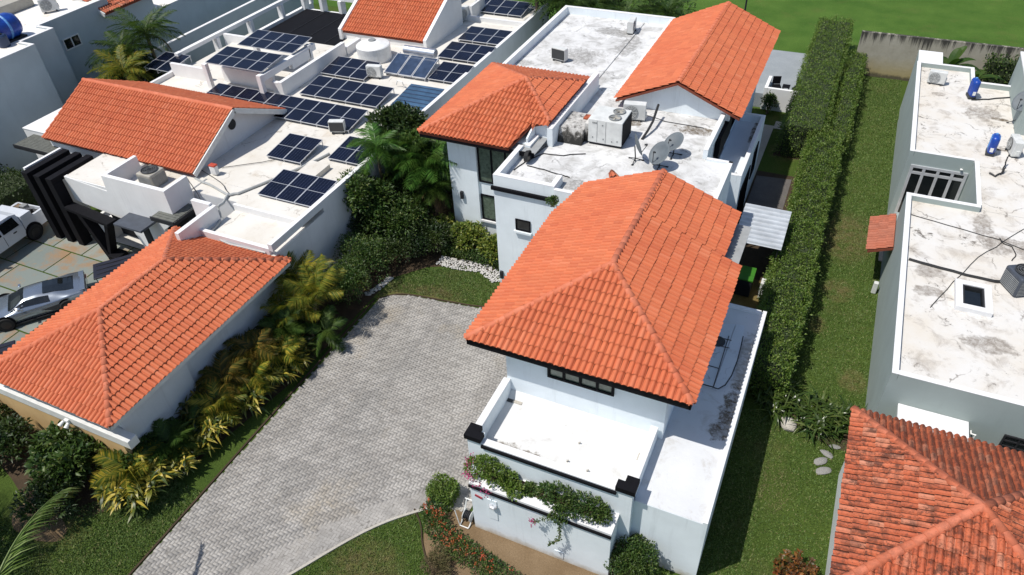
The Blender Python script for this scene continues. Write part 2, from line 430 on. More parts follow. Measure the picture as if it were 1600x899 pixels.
def pavermat():
    m, nt, bs = new_mat('grey_paver')
    v = pos(nt)
    c = ramp(nt, island(nt), [(0.0, (0.280, 0.263, 0.240)), (0.5, (0.310, 0.293, 0.270)), (1.0, (0.336, 0.319, 0.294))])
    vs = pos(nt, (1.0, 0.45, 1))
    f = noise(nt, vs, 0.55, 7, 0.68, 0.5)
    c = mix(nt, ramp(nt, f, [(0.36, 0.60), (0.53, 0.0)]), c, (0.205, 0.20, 0.19))
    c = mix(nt, ramp(nt, noise(nt, vs, 0.8, 7, 0.7, 0.3), [(0.47, 0.0), (0.68, 0.60)]), c, (0.45, 0.43, 0.40))
    c = mix(nt, ramp(nt, noise(nt, v, 0.33, 5, 0.6), [(0.56, 0.0), (0.72, 0.55)]), c, (0.33, 0.265, 0.17))
    mp = N(nt, 'ShaderNodeMapping')
    mp.inputs['Rotation'].default_value = (0, 0, R(-35))
    mp.inputs['Scale'].default_value = (0.55, 1.7, 1)
    nt.links.new(v, mp.inputs[0])
    mott = noise(nt, mp.outputs[0], 1.5, 9, 0.74, 0.6)
    c = mix(nt, ramp(nt, mott, [(0.50, 0.0), (0.62, 0.55)]), c, (0.43, 0.41, 0.38))
    c = mix(nt, ramp(nt, mott, [(0.36, 0.5), (0.48, 0.0)]), c, (0.20, 0.19, 0.18))
    # tyre marks: soft darker bands that follow the way in and the turn
    for (cx, cy, rad, wd, am) in ((-33.0, 18.0, 17.6, 0.22, 0.30), (-33.0, 18.0, 19.1, 0.22, 0.26), (-5.5, 4.0, 9.2, 0.25, 0.28), (-5.5, 4.0, 10.7, 0.25, 0.22)):
        sx = N(nt, 'ShaderNodeSeparateXYZ')
        nt.links.new(v, sx.inputs[0])
        dx = math_n(nt, 'SUBTRACT', sx.outputs[0], cx)
        dy = math_n(nt, 'SUBTRACT', sx.outputs[1], cy)
        d = math_n(nt, 'SQRT', math_n(nt, 'ADD', math_n(nt, 'MULTIPLY', dx, dx), math_n(nt, 'MULTIPLY', dy, dy)))
        d = math_n(nt, 'ABSOLUTE', math_n(nt, 'SUBTRACT', math_n(nt, 'ADD', d, math_n(nt, 'MULTIPLY', noise(nt, v, 0.9, 4), 0.5)), rad + 0.25))
        band = ramp(nt, math_n(nt, 'DIVIDE', d, wd), [(0.2, am), (1.0, 0.0)])
        band = math_n(nt, 'MULTIPLY', band, ramp(nt, noise(nt, v, 1.7, 6, 0.7), [(0.35, 0.2), (0.6, 1.0)]))
        c = mix(nt, band, c, (0.13, 0.125, 0.12))
    nt.links.new(c, bs.inputs['Base Color'])
    bs.inputs['Roughness'].default_value = 0.85
    bs.inputs['Specular IOR Level'].default_value = 0.25
    bump(nt, bs, noise(nt, v, 30, 4), 0.25, 0.008)
    return m
M['paver'] = pavermat()

def slatemat():
    m, nt, bs = new_mat('rusty_slate')
    v = pos(nt)
    c = ramp(nt, island(nt), [(0.0, (0.16, 0.19, 0.175)), (1.0, (0.25, 0.27, 0.24))])
    c = mix(nt, ramp(nt, noise(nt, v, 0.8, 7, 0.7, 0.4), [(0.47, 0.0), (0.64, 0.8)]), c, (0.30, 0.17, 0.075))
    c = mix(nt, ramp(nt, noise(nt, v, 1.9, 6, 0.7), [(0.57, 0.0), (0.78, 0.55)]), c, (0.33, 0.29, 0.20))
    nt.links.new(c, bs.inputs['Base Color'])
    bs.inputs['Roughness'].default_value = 0.6
    bump(nt, bs, noise(nt, v, 6, 6), 0.4, 0.02)
    return m
M['slate'] = slatemat()

def corrug(name, c):
    m = plain(name, c, 0.35, metal=0.5, var=0.12, vscale=1.5)
    return m
M['zinc'] = plain('zinc_sheet', (0.52, 0.55, 0.58), 0.4, metal=0.25, var=0.15, vscale=1.5)
M['deckwood'] = plain('grey_composite_slat', (0.115, 0.12, 0.105), 0.6, var=0.25, vscale=5)
M['polycarb'] = plain('blue_polycarbonate', (0.055, 0.115, 0.20), 0.15, spec=0.7, var=0.35, vscale=0.9)

# ------------------------------------------------------------------ mesh helpers
class MB:
    def __init__(s):
        s.v, s.f, s.m = [], [], []
        s.cur = 0
    def add(s, vs, fs):
        o = len(s.v)
        s.v += [tuple(p) for p in vs]
        for f in fs:
            s.f.append(tuple(i + o for i in f))
            s.m.append(s.cur)
        return s
    def box(s, x0, x1, y0, y1, z0, z1, c=0.0):
        if c <= 0:
            vs = [(x, y, z) for z in (z0, z1) for y in (y0, y1) for x in (x0, x1)]
            return s.add(vs, [(0, 2, 3, 1), (4, 5, 7, 6), (0, 1, 5, 4), (2, 6, 7, 3), (0, 4, 6, 2), (1, 3, 7, 5)])
        bm = bmesh.new()
        bmesh.ops.create_cube(bm, size=1.0)
        for v in bm.verts:
            v.co = Vector(((x0 + x1) / 2 + v.co.x * (x1 - x0), (y0 + y1) / 2 + v.co.y * (y1 - y0), (z0 + z1) / 2 + v.co.z * (z1 - z0)))
        bmesh.ops.bevel(bm, geom=bm.edges[:], offset=c, segments=2, affect='EDGES', profile=0.5)
        bm.verts.index_update()
        s.add([v.co[:] for v in bm.verts], [[v.index for v in f.verts] for f in bm.faces])
        bm.free()
        return s
    def obox(s, c, ax, ay, az, hx, hy, hz):
        c, ax, ay, az = Vector(c), Vector(ax).normalized(), Vector(ay).normalized(), Vector(az).normalized()
        vs = [c + ax * (i * hx) + ay * (j * hy) + az * (k * hz) for k in (-1, 1) for j in (-1, 1) for i in (-1, 1)]
        return s.add(vs, [(0, 2, 3, 1), (4, 5, 7, 6), (0, 1, 5, 4), (2, 6, 7, 3), (0, 4, 6, 2), (1, 3, 7, 5)])
    def bar(s, a, b, w, h=None, up=(0, 0, 1)):
        a, b = Vector(a), Vector(b)
        d = (b - a)
        L = d.length
        d.normalize()
        u = Vector(up)
        sd = d.cross(u)
        if sd.length < 1e-4:
            sd = d.cross(Vector((1, 0, 0)))
        sd.normalize()
        u = sd.cross(d)
        return s.obox((a + b) / 2, d, sd, u, L / 2, w / 2, (h or w) / 2)
    def tube(s, pts, r, n=7, cap=True):
        pts = [Vector(p) for p in pts]
        rs = r if hasattr(r, '__len__') else [r] * len(pts)
        o = len(s.v)
        vs, fs = [], []
        ref = None
        for i, p in enumerate(pts):
            t = (pts[min(i + 1, len(pts) - 1)] - pts[max(i - 1, 0)]).normalized()
            if ref is None:
                ref = t.cross(Vector((0, 0, 1)))
                if ref.length < 1e-3:
                    ref = t.cross(Vector((1, 0, 0)))
            ref = (ref - t * ref.dot(t)).normalized()
            b = t.cross(ref)
            for k in range(n):
                a = 2 * math.pi * k / n
                vs.append(p + (ref * math.cos(a) + b * math.sin(a)) * rs[i])
        for i in range(len(pts) - 1):
            for k in range(n):
                k2 = (k + 1) % n
                fs.append((i * n + k, i * n + k2, (i + 1) * n + k2, (i + 1) * n + k))
        if cap:
            fs.append(tuple(range(n - 1, -1, -1)))
            fs.append(tuple((len(pts) - 1) * n + k for k in range(n)))
        return s.add(vs, fs)
    def cyl(s, c, r, z0, z1, n=20, r1=None):
        return s.tube([(c[0], c[1], z0), (c[0], c[1], z1)], [r, r if r1 is None else r1], n)
    def prism(s, poly, z0, z1):
        n = len(poly)
        vs = [(p[0], p[1], z0) for p in poly] + [(p[0], p[1], z1) for p in poly]
        fs = [tuple(range(n - 1, -1, -1)), tuple(range(n, 2 * n))]
        fs += [(i, (i + 1) % n, n + (i + 1) % n, n + i) for i in range(n)]
        return s.add(vs, fs)
    def extr(s, poly3, d):
        """closed 3D polygon pushed along d"""
        n = len(poly3)
        d = Vector(d)
        vs = [Vector(p) for p in poly3] + [Vector(p) + d for p in poly3]
        fs = [tuple(range(n - 1, -1, -1)), tuple(range(n, 2 * n))]
        fs += [(i, (i + 1) % n, n + (i + 1) % n, n + i) for i in range(n)]
        return s.add(vs, fs)
    def lathe(s, c, prof, n=24):
        vs, fs = [], []
        for (r, z) in prof:
            for k in range(n):
                a = 2 * math.pi * k / n
                vs.append((c[0] + r * math.cos(a), c[1] + r * math.sin(a), c[2] + z))
        for i in range(len(prof) - 1):
            for k in range(n):
                k2 = (k + 1) % n
                fs.append((i * n + k, i * n + k2, (i + 1) * n + k2, (i + 1) * n + k))
        fs.append(tuple((len(prof) - 1) * n + k for k in range(n)))
        return s.add(vs, fs)
    def xf(s, mat, start=0):
        for i in range(start, len(s.v)):
            s.v[i] = tuple(mat @ Vector(s.v[i]))
        return s
    def build(s, name, mats, parent=None, smooth=False, world_space=True):
        me = bpy.data.meshes.new(name)
        vs = s.v
        if parent is not None and world_space:
            o = wloc(parent)
            vs = [(p[0] - o.x, p[1] - o.y, p[2] - o.z) for p in vs]
        me.from_pydata(vs, [], s.f)
        if not isinstance(mats, (list, tuple)):
            mats = [mats]
        for m in mats:
            me.materials.append(m)
        if len(mats) > 1:
            me.polygons.foreach_set('material_index', s.m)
        bm = bmesh.new()
        bm.from_mesh(me)
        bmesh.ops.recalc_face_normals(bm, faces=bm.faces[:])
        bm.to_mesh(me)
        bm.free()
        if smooth:
            me.polygons.foreach_set('use_smooth', [True] * len(me.polygons))
        return link(name, me, parent)

def wloc(o):
    v = Vector((0, 0, 0))
    while o is not None:
        v = v + o.location
        o = o.parent
    return v

def link(name, data, parent=None):
    o = bpy.data.objects.new(name, data)
    COL.objects.link(o)
    if parent is not None:
        o.parent = parent
    return o

def tag(o, label=None, cat=None, group=None, kind=None):
    for k, v in (('label', label), ('category', cat), ('group', group), ('kind', kind)):
        if v:
            o[k] = v
    return o

def thing(name, label, cat, loc=(0, 0, 0), group=None):
    o = link(name, None)
    o.location = loc
    o.empty_display_size = 0.3
    return tag(o, label, cat, group)

def box(name, m, parent, *b, c=0.0):
    return MB().box(*b, c=c).build(name, m, parent)

def copy_tree(o, parent=None):
    c = o.copy()
    COL.objects.link(c)
    c.parent = parent
    for ch in list(o.children):
        copy_tree(ch, c)
    return c

def npmesh(name, V, F, mats, parent=None, kind=None, smooth=False, midx=None):
    """fast mesh from numpy arrays, faces all of the same size"""
    if parent is not None:
        o = wloc(parent)
        V = V - np.array([o.x, o.y, o.z])
    me = bpy.data.meshes.new(name)
    n, k = F.shape
    me.vertices.add(len(V))
    me.vertices.foreach_set('co', np.ascontiguousarray(V, dtype=np.float32).ravel())
    me.loops.add(n * k)
    me.loops.foreach_set('vertex_index', np.ascontiguousarray(F, dtype=np.int32).ravel())
    me.polygons.add(n)
    me.polygons.foreach_set('loop_start', np.arange(0, n * k, k, dtype=np.int32))
    if not isinstance(mats, (list, tuple)):
        mats = [mats]
    for m in mats:
        me.materials.append(m)
    if midx is not None:
        me.polygons.foreach_set('material_index', np.ascontiguousarray(midx, dtype=np.int32))
    if smooth:
        me.polygons.foreach_set('use_smooth', np.ones(n, dtype=bool))
    me.update(calc_edges=True)
    ob = link(name, me, parent)
    if kind:
        ob['kind'] = kind
    return ob

def unit(a):
    return a / np.maximum(np.linalg.norm(a, axis=1, keepdims=True), 1e-6)

def leaf_arrays(C, D, L, W, fold=0.25, bend=0.25):
    """one folded, drooping 4-triangle leaf at every base point C along D"""
    n = len(C)
    D = unit(D)
    up = np.tile(np.array([0, 0, 1.0]), (n, 1)) + npr.normal(0, 0.45, (n, 3))
    S = unit(np.cross(D, up))
    U = np.cross(S, D)
    L = L[:, None]
    W = W[:, None]
    base = C
    mid = C + D * L * 0.5
    tip = C + D * L - U * L * bend
    lf = mid + S * W * 0.5 + U * W * fold
    rg = mid - S * W * 0.5 + U * W * fold
    V = np.stack([base, lf, mid, rg, tip], 1).reshape(-1, 3)
    i = np.arange(n)[:, None] * 5
    F = np.concatenate([i + np.array([[0, 2, 1]]), i + np.array([[0, 3, 2]]), i + np.array([[1, 2, 4]]), i + np.array([[2, 3, 4]])], 0)
    return V, F

def blade_arrays(C, D, L, W, droop, seg=4):
    """long arching blades: strips of quads that bend down towards the tip"""
    n = len(C)
    D = unit(D)
    up = np.tile(np.array([0, 0, 1.0]), (n, 1))
    S = unit(np.cross(D, up) + npr.normal(0, 0.15, (n, 3)))
    Vs = []
    for k in range(seg + 1):
        t = k / seg
        p = C + D * (L * t)[:, None]
        p = p - up * (droop * L * t * t)[:, None]
        w = (W * (0.35 + 1.3 * t * (1 - t) * 2) * (1 - t ** 3) + 0.002)[:, None]
        Vs += [p + S * w * 0.5, p - S * w * 0.5]
    V = np.stack(Vs, 1).reshape(-1, 3)
    i = np.arange(n)[:, None] * (2 * (seg + 1))
    F = np.concatenate([i + np.array([[2 * k, 2 * k + 1, 2 * k + 3, 2 * k + 2]]) for k in range(seg)], 0)
    return V, F

# ------------------------------------------------------------------ roof tiles
TW, TC = 0.196, 0.40      # width of a barrel and exposed length of a course
def tile_shape(w=TW, c=TC):
    prof = [(-0.5, 0.010), (-0.40, 0.014), (-0.28, 0.056), (-0.09, 0.082), (0.11, 0.082), (0.30, 0.054), (0.42, 0.013), (0.5, 0.010)]
    V, F = [], []
    n = len(prof)
    for (v, dz, sc) in ((-0.02, 0.044, 1.0), (c + 0.04, 0.0, 0.92)):
        for (a, z) in prof:
            V.append((a * w * sc, v, z + dz))
    for (a, z) in prof:
        V.append((a * w, -0.012, z + 0.044 - 0.013))
    for i in range(n - 1):
        F.append((i, i + 1, n + i + 1, n + i))
        F.append((2 * n + i, 2 * n + i + 1, i + 1, i))
    return V, F
TILE_V, TILE_F = tile_shape()
def tile_data(mat, nm='tile'):
    me = bpy.data.meshes.new(nm)
    me.from_pydata(TILE_V, [], TILE_F)
    me.materials.append(mat)
    me.polygons.foreach_set('use_smooth', [True] * len(me.polygons))
    bm = bmesh.new(); bm.from_mesh(me)
    for e in bm.edges:
        if len(e.link_faces) == 2 and e.calc_face_angle(0) > 0.7:
            e.smooth = False
    bm.to_mesh(me); bm.free()
    return me

def inpoly(p, poly):
    for i in range(len(poly)):
        a, b = poly[i], poly[(i + 1) % len(poly)]
        if (b[0] - a[0]) * (p[1] - a[1]) - (b[1] - a[1]) * (p[0] - a[0]) < -1e-6:
            return False
    return True

CAMP = Vector((0, 0, 22))
CAMINV = cam.matrix_world.inverted()
def in_view(p):
    q = CAMINV @ Vector(p)
    if q.z > -0.1:
        return False
    f = 1138.6
    x, y = 800 + f * q.x / -q.z, 449.5 - f * q.y / -q.z
    return -10 < x < 1610 and -10 < y < 909

class Roof:
    """collects the tiles of all roofs of one house; the 300 nearest in view become single parts"""
    def __init__(s, house, mat):
        s.house, s.mat = house, mat
        s.full, s.part_v, s.part_f = [], [], []
    def face(s, poly, holder, off=0.02, u0=None, frame=None):
        """poly: convex, counter-clockwise seen from outside, its first edge is the eave"""
        P3 = [Vector(p) for p in poly]
        u = (P3[1] - P3[0]).normalized()
        nrm = u.cross(P3[-1] - P3[0]).normalized()
        if nrm.z < 0:
            raise ValueError('roof face turned over')
        v = nrm.cross(u)
        o = P3[0]
        if frame is not None:
            o = Vector(frame[0]); u = Vector(frame[1]).normalized(); v = nrm.cross(u)
        q = [((p - o).dot(u), (p - o).dot(v)) for p in P3]
        umin, umax = min(a for a, b in q), max(a for a, b in q)
        vmax = max(b for a, b in q)
        if u0 is None:
            u0 = umin + ((umax - umin) % TW) / 2 - TW / 2
        bm = bmesh.new()
        nb = 0
        rows = int(vmax / TC) + 1
        cols = int((umax - u0) / TW) + 2
        for j in range(rows):
            for i in range(cols):
                cu = u0 + (i + 0.5) * TW
                cv = -0.03 + j * TC
                cs = [(cu - TW * .5, max(cv, 0.001)), (cu + TW * .5, max(cv, 0.001)), (cu + TW * .5, cv + TC), (cu - TW * .5, cv + TC)]
                ins = [inpoly(c, q) for c in cs]
                hit = any(ins) or inpoly((cu, cv + TC * .5), q)
                if not hit:
                    continue
                jit = rnd.uniform(-0.007, 0.007)
                rz = rnd.uniform(-0.012, 0.012)
                pos3 = o + u * (cu + jit) + v * (cv + rnd.uniform(-0.014, 0.014)) + nrm * (off + rnd.uniform(0, 0.007))
                mt = Matrix((u * math.cos(rz) + v * math.sin(rz), v * math.cos(rz) - u * math.sin(rz), nrm)).transposed()
                if all(ins):
                    s.full.append((pos3, mt, holder))
                else:
                    vs = [bm.verts.new(mt @ Vector(t) + pos3) for t in TILE_V]
                    for f in TILE_F:
                        bm.faces.new([vs[k] for k in f])
                    nb += 1
        if nb:
            for k in range(1, len(P3)):
                a, b = P3[k], P3[(k + 1) % len(P3)]
                e = (b - a).normalized()
                pn = e.cross(nrm)
                bmesh.ops.bisect_plane(bm, geom=bm.verts[:] + bm.edges[:] + bm.faces[:], plane_co=a, plane_no=pn, clear_outer=True)
            bm.verts.index_update()
            base = len(s.part_v)
            s.part_v += [w.co[:] for w in bm.verts]
            s.part_f += [[w.index + base for w in f.verts] for f in bm.faces]
        bm.free()
    def finish(s, limit=285):
        vis = [t for t in s.full if in_view(t[0])]
        vis.sort(key=lambda t: (t[0] - CAMP).length)
        single = vis[:limit]
        ids = set(id(t) for t in single)
        me = tile_data(s.mat)
        for (p, mt, holder) in single:
            o = link('tile', me, holder)
            o.location = p - wloc(holder)
            o.rotation_euler = mt.to_euler()
        V, F = list(s.part_v), list(s.part_f)
        for t in s.full:
            if id(t) in ids:
                continue
            b = len(V)
            V += [(t[1] @ Vector(k) + t[0])[:] for k in TILE_V]
            F += [tuple(k + b for k in f) for f in TILE_F]
        mb = bpy.data.meshes.new('tile_field')
        o = wloc(s.house)
        mb.from_pydata([(a - o.x, b - o.y, c - o.z) for a, b, c in V], [], F)
        mb.materials.append(s.mat)
        mb.polygons.foreach_set('use_smooth', [True] * len(mb.polygons))
        bm = bmesh.new(); bm.from_mesh(mb)
        for e in bm.edges:
            if len(e.link_faces) == 2 and e.calc_face_angle(0) > 0.7:
                e.smooth = False
        bm.to_mesh(mb); bm.free()
        ob = link('tile_field', mb, s.house)
        ob['kind'] = 'stuff'

RIDGE_ME = {}
def ridge_line(a, b, holder, mat, step=0.36, w=0.125, lift=0.05):
    a, b = Vector(a), Vector(b)
    d = b - a
    n = max(1, round(d.length / step))
    st = d.length / n
    key = (mat.name, round(st, 3))
    if key not in RIDGE_ME:
        V, F = [], []
        K = 7
        for (y, r, dz) in ((-0.02, 1.0, 0.016), (st + 0.05, 0.93, 0.002)):
            for k in range(K):
                t = math.pi * k / (K - 1)
                V.append((-math.cos(t) * w * r, y, math.sin(t) * w * r * 0.85 + dz - 0.03))
        for k in range(K):
            t = math.pi * k / (K - 1)
            V.append((-math.cos(t) * w * 0.84, -0.02, math.sin(t) * w * 0.70 - 0.03 + 0.016))
        for k in range(K - 1):
            F.append((k, k + 1, K + k + 1, K + k))
            F.append((2 * K + k, 2 * K + k + 1, k + 1, k))
        me = bpy.data.meshes.new('ridge_tile')
        me.from_pydata(V, [], F)
        me.materials.append(mat)
        me.polygons.foreach_set('use_smooth', [k % 2 == 0 for k in range(len(F))])
        RIDGE_ME[key] = me
    me = RIDGE_ME[key]
    y = d.normalized()
    x = y.cross(Vector((0, 0, 1))).normalized()
    z = x.cross(y)
    mt = Matrix((x, y, z)).transposed()
    for i in range(n):
        o = link('ridge_tile', me, holder)
        p = a + y * (st * i) + z * (lift + rnd.uniform(-0.006, 0.006)) + x * rnd.uniform(-0.008, 0.008)
        o.location = p - wloc(holder)
        o.rotation_euler = (mt @ Matrix.Rotation(rnd.uniform(-0.03, 0.03), 3, 'Z')).to_euler()

def roof_deck(name, faces, mat, house, drop=0.05, thick=0.10):
    """the boarding under the tiles: each face a slab"""
    mb = MB()
    for poly in faces:
        P3 = [Vector(p) for p in poly]
        nrm = (P3[1] - P3[0]).cross(P3[-1] - P3[0]).normalized()
        top = [p - nrm * 0.012 for p in P3]
        mb.extr([p - Vector((0, 0, thick)) for p in top], (0, 0, thick))
    return mb.build(name, mat, house)

# ------------------------------------------------------------------ ground
def sheet(name, poly, z, mat, parent=None, kind='structure', thick=0.0):
    mb = MB()
    if thick:
        mb.prism(poly, z - thick, z)
    else:
        mb.add([(p[0], p[1], z) for p in poly], [tuple(range(len(poly)))])
    o = mb.build(name, mat, parent)
    if parent is None:
        o['kind'] = kind
    return o

def smooth_poly(pts, it=2, closed=False):
    for _ in range(it):
        out = []
        n = len(pts)
        for i in range(n if closed else n - 1):
            a, b = pts[i], pts[(i + 1) % n]
            out.append((a[0] * .75 + b[0] * .25, a[1] * .75 + b[1] * .25))
            out.append((a[0] * .25 + b[0] * .75, a[1] * .25 + b[1] * .75))
        if not closed:
            out = [pts[0]] + out + [pts[-1]]
        pts = out
    return pts

# ------------------------------------------------------------------ the ground
def grid_sheet(name, x0, x1, y0, y1, z, mat, kind='structure'):
    o = MB().add([(x0, y0, z), (x1, y0, z), (x1, y1, z), (x0, y1, z)], [(0, 1, 2, 3)]).build(name, mat)
    o['kind'] = kind
    return o
grid_sheet('lawn', -260, 260, -160, 53.3, 0.0, M['grass'])
grid_sheet('fairway', -260, 260, 53.3, 420, 0.004, M['golf'])

# driveway of grey pavers: a sand bed, every paver its own block
drv = [(-17.25, -2.0), (-14.9, -2.0), (-14.6, 3.8), (-13.6, 5.9), (-12.46, 7.63), (-11.44, 9.40), (-10.75, 10.4), (-10.0, 11.2), (-9.3, 11.75), (-8.1, 12.0), (-7.9, 23.5), (-12.3, 21.6), (-14.35, 21.35), (-15.8, 21.2), (-16.6, 20.95), (-17.1, 20.5)]
drive = sheet('driveway', drv, 0.030, M['joint'])
PL, PW, PG = 0.22, 0.11, 0.004
def inside(p, poly):
    c = False
    n = len(poly)
    for i in range(n):
        a, b = poly[i], poly[(i + 1) % n]
        if (a[1] > p[1]) != (b[1] > p[1]) and p[0] < (b[0] - a[0]) * (p[1] - a[1]) / (b[1] - a[1]) + a[0]:
            c = not c
    return c
pv = []                                   # herringbone: (x, y, angle)
for m_ in range(-260, 260):
    for n_ in range(-130, 130):
        for (cx_, cy_, an_) in ((1.0, 0.5, 0.0), (0.5, 2.0, 90.0)):
            x = -12.6 + (m_ + 2 * n_ + cx_) * PW
            y = 12.0 + (m_ - 2 * n_ + cy_) * PW
            if y > 2.5 and -17.26 < x < -7.9 and y < 23.4 and inside((x, y), drv):
                pv.append((x, y, R(an_)))
def paver_shape():
    hx, hy, t, b = PL / 2 - PG / 2, PW / 2 - PG / 2, 0.0, 0.004
    V = [(-hx, -hy, -0.03), (hx, -hy, -0.03), (hx, hy, -0.03), (-hx, hy, -0.03), (-hx + b, -hy + b, t), (hx - b, -hy + b, t), (hx - b, hy - b, t), (-hx + b, hy - b, t)]
    F = [(0, 1, 5, 4), (1, 2, 6, 5), (2, 3, 7, 6), (3, 0, 4, 7), (4, 5, 6, 7)]
    return np.array(V), F
pV, pF = paver_shape()
pm = bpy.data.meshes.new('paver')
pm.from_pydata([tuple(v) for v in pV], [], pF)
pm.materials.append(M['paver'])
vis = [p for p in pv if in_view((p[0], p[1], 0.02))]
vis.sort(key=lambda p: (Vector((p[0], p[1], 0)) - CAMP).length)
single = set(vis[:290])
rest = [p for p in pv if p not in single]
for p in sorted(single):
    o = link('paver', pm, drive)
    o.location = (p[0], p[1], 0.034 + rnd.uniform(-0.004, 0.004))
    o.rotation_euler = (rnd.uniform(-0.012, 0.012), rnd.uniform(-0.012, 0.012), p[2] + rnd.uniform(-0.02, 0.02))
A = np.array(rest)
n = len(A)
ang = A[:, 2] + npr.uniform(-0.02, 0.02, n)
c_, s_ = np.cos(ang)[:, None], np.sin(ang)[:, None]
X = A[:, 0:1] + pV[None, :, 0] * c_ - pV[None, :, 1] * s_
Y = A[:, 1:2] + pV[None, :, 0] * s_ + pV[None, :, 1] * c_
Z = 0.034 + npr.uniform(-0.004, 0.004, n)[:, None] + pV[None, :, 2] + npr.normal(0, 0.012, n)[:, None] * pV[None, :, 0]
V = np.stack([X, Y, Z], 2).reshape(-1, 3)
F = (np.arange(n)[:, None, None] * 8 + np.array(pF)[None]).reshape(-1, 4)
npmesh('paver_field', V, F, M['paver'], drive, 'stuff')

# kerb strips round the drive
def strip(name, pts, w, z0, z1, mat, label=None):
    mb = MB()
    for a, b in zip(pts[:-1], pts[1:]):
        mb.bar((a[0], a[1], (z0 + z1) / 2), (b[0], b[1], (z0 + z1) / 2), w, z1 - z0)
    o = mb.build(name, mat)
    o['kind'] = 'structure'
    return o
curve = smooth_poly([(-14.9, 2.2), (-14.2, 4.6), (-13.4, 6.1), (-12.46, 7.55), (-11.44, 9.32), (-10.75, 10.32), (-10.0, 11.1), (-9.3, 11.68), (-8.4, 11.98)], 2)
strip('kerb', curve, 0.09, -0.05, 0.06, M['stone'])
strip('kerb', [(-17.30, 2.0), (-17.30, 20.3)], 0.07, -0.05, 0.05, M['darksoil'])
strip('kerb', smooth_poly([(-17.2, 20.4), (-16.6, 21.05), (-15.8, 21.3), (-14.35, 21.45), (-12.3, 21.7), (-10, 22.6)], 2), 0.07, -0.05, 0.05, M['darksoil'])

# planting beds
sheet('soil_bed', smooth_poly([(-9.3, 11.6), (-7.7, 12.2), (-2.3, 12.3), (-0.2, 12.0), (-0.4, 8.2), (-4.4, 8.6), (-6.4, 9.2), (-7.6, 9.3), (-8.4, 9.7), (-8.95, 10.3), (-9.3, 11.0)], 2, True), 0.006, M['soil'])
strip('bed_edging', smooth_poly([(-9.9, 11.35), (-9.35, 10.9), (-9.0, 10.3), (-8.4, 9.68), (-7.6, 9.28), (-6.4, 9.15), (-4.4, 8.55)], 2), 0.05, -0.05, 0.05, M['darksoil'])
sheet('soil_bed', [(-20.2, 7.6), (-18.9, 7.8), (-18.1, 12), (-17.6, 15), (-17.45, 20.6), (-17.4, 22.0), (-16.2, 23.4), (-14.5, 24.2), (-12.4, 24.2), (-12.3, 26.4), (-20.2, 32.5)], 0.006, M['darksoil'])
sheet('soil_bed', smooth_poly([(-28.5, 8.6), (-20.2, 8.6), (-19.6, 7.2), (-21.2, 6.1), (-22.6, 6.0), (-25.5, 7.0), (-28.5, 7.2)], 2, True), 0.004, M['darksoil'])
sheet('soil_bed', smooth_poly([(-22.9, 6.4), (-21.0, 6.2), (-20.3, 5.6), (-21.2, 5.2), (-22.4, 5.1), (-23.2, 5.7)], 2, True), 0.007, M['soil'])
sheet('soil_bed', smooth_poly([(1.0, 20.6), (2.2, 21.4), (3.7, 21.5), (3.7, 19.6), (2.9, 19.5), (2.0, 19.9)], 2, True), 0.006, M['darksoil'])
sheet('soil_bed', [(-1.0, 22.6), (0.6, 20.3), (0.75, 21.5), (0.8, 53), (-2.5, 53), (-2.5, 40), (-1.0, 40)], 0.006, M['darksoil'])
# service yard, side path, rear deck
sheet('yard_floor', [(-2.44, 22.41), (-0.75, 22.41), (-0.7, 28.2), (-3.3, 28.2), (-3.3, 24.3), (-2.44, 24.3)], 0.02, M['dirtyfloor'])
sheet('yard_paving', [(-3.04, 28.2), (-0.6, 28.2), (-0.8, 38.0), (-3.04, 38.0)], 0.02, M['darksoil'])
sheet('yard_paving', [(-2.95, 34.4), (-1.1, 34.5), (-1.1, 37.6), (-2.95, 37.4)], 0.04, M['darkpave'])
sheet('side_path', [(-4.4, 36.9), (-3.05, 36.9), (-3.0, 43.6), (-4.4, 43.6)], 0.03, M['palepath'])
sheet('gravel_strip', [(-3.0, 43.3), (-2.0, 43.3), (-2.0, 44.3), (-3.0, 44.3)], 0.02, M['stone'])

# slate slabs of the neighbour's drive, grass showing in the joints
sd = sheet('slate_driveway', [(-45, 9.0), (-26.2, 9.0), (-26.2, 20.6), (-45, 20.6)], 0.008, M['grass'])
y = 9.1
k = 0
while y < 20.3:
    d = [1.75, 1.55, 1.9, 1.6][k % 4]
    x = -44.6 + [0.0, 1.1, 0.5, 1.6][k % 4]
    while x < -26.6:
        w = rnd.choice([2.1, 2.5, 2.9])
        x1 = min(x + w, -26.3)
        sl = MB().box(x + 0.03, x1 - 0.04, y + 0.03, min(y + d, 20.5) - 0.05, -0.02, 0.028 + rnd.uniform(0, 0.006), c=0.01).build('slab', M['slate'], sd)
        x = x1
    y += d
    k += 1

# ------------------------------------------------------------------ building helpers
def block(parent, x0, x1, y0, y1, z0, z1, wall, roof=None, name='wall', lip=0.015):
    o = box(name, wall, parent, x0, x1, y0, y1, z0, z1)
    if roof is not None:
        box('roof_slab', roof, parent, x0 + 0.012, x1 - 0.012, y0 + 0.012, y1 - 0.012, z1 - 0.05, z1 + lip)
    return o

def parapet(parent, x0, x1, y0, y1, z0, z1, wall, cap=None, ct=0.03, over=0.0):
    mb = MB().box(x0, x1, y0, y1, z0, z1 - ct)
    o = mb.build('parapet', wall, parent)
    if cap is not None:
        MB().box(x0 - 0.004 - over, x1 + 0.004 + over, y0 - 0.004 - over, y1 + 0.004 + over, z1 - ct, z1, c=0.01).build('coping', cap, o)
    return o

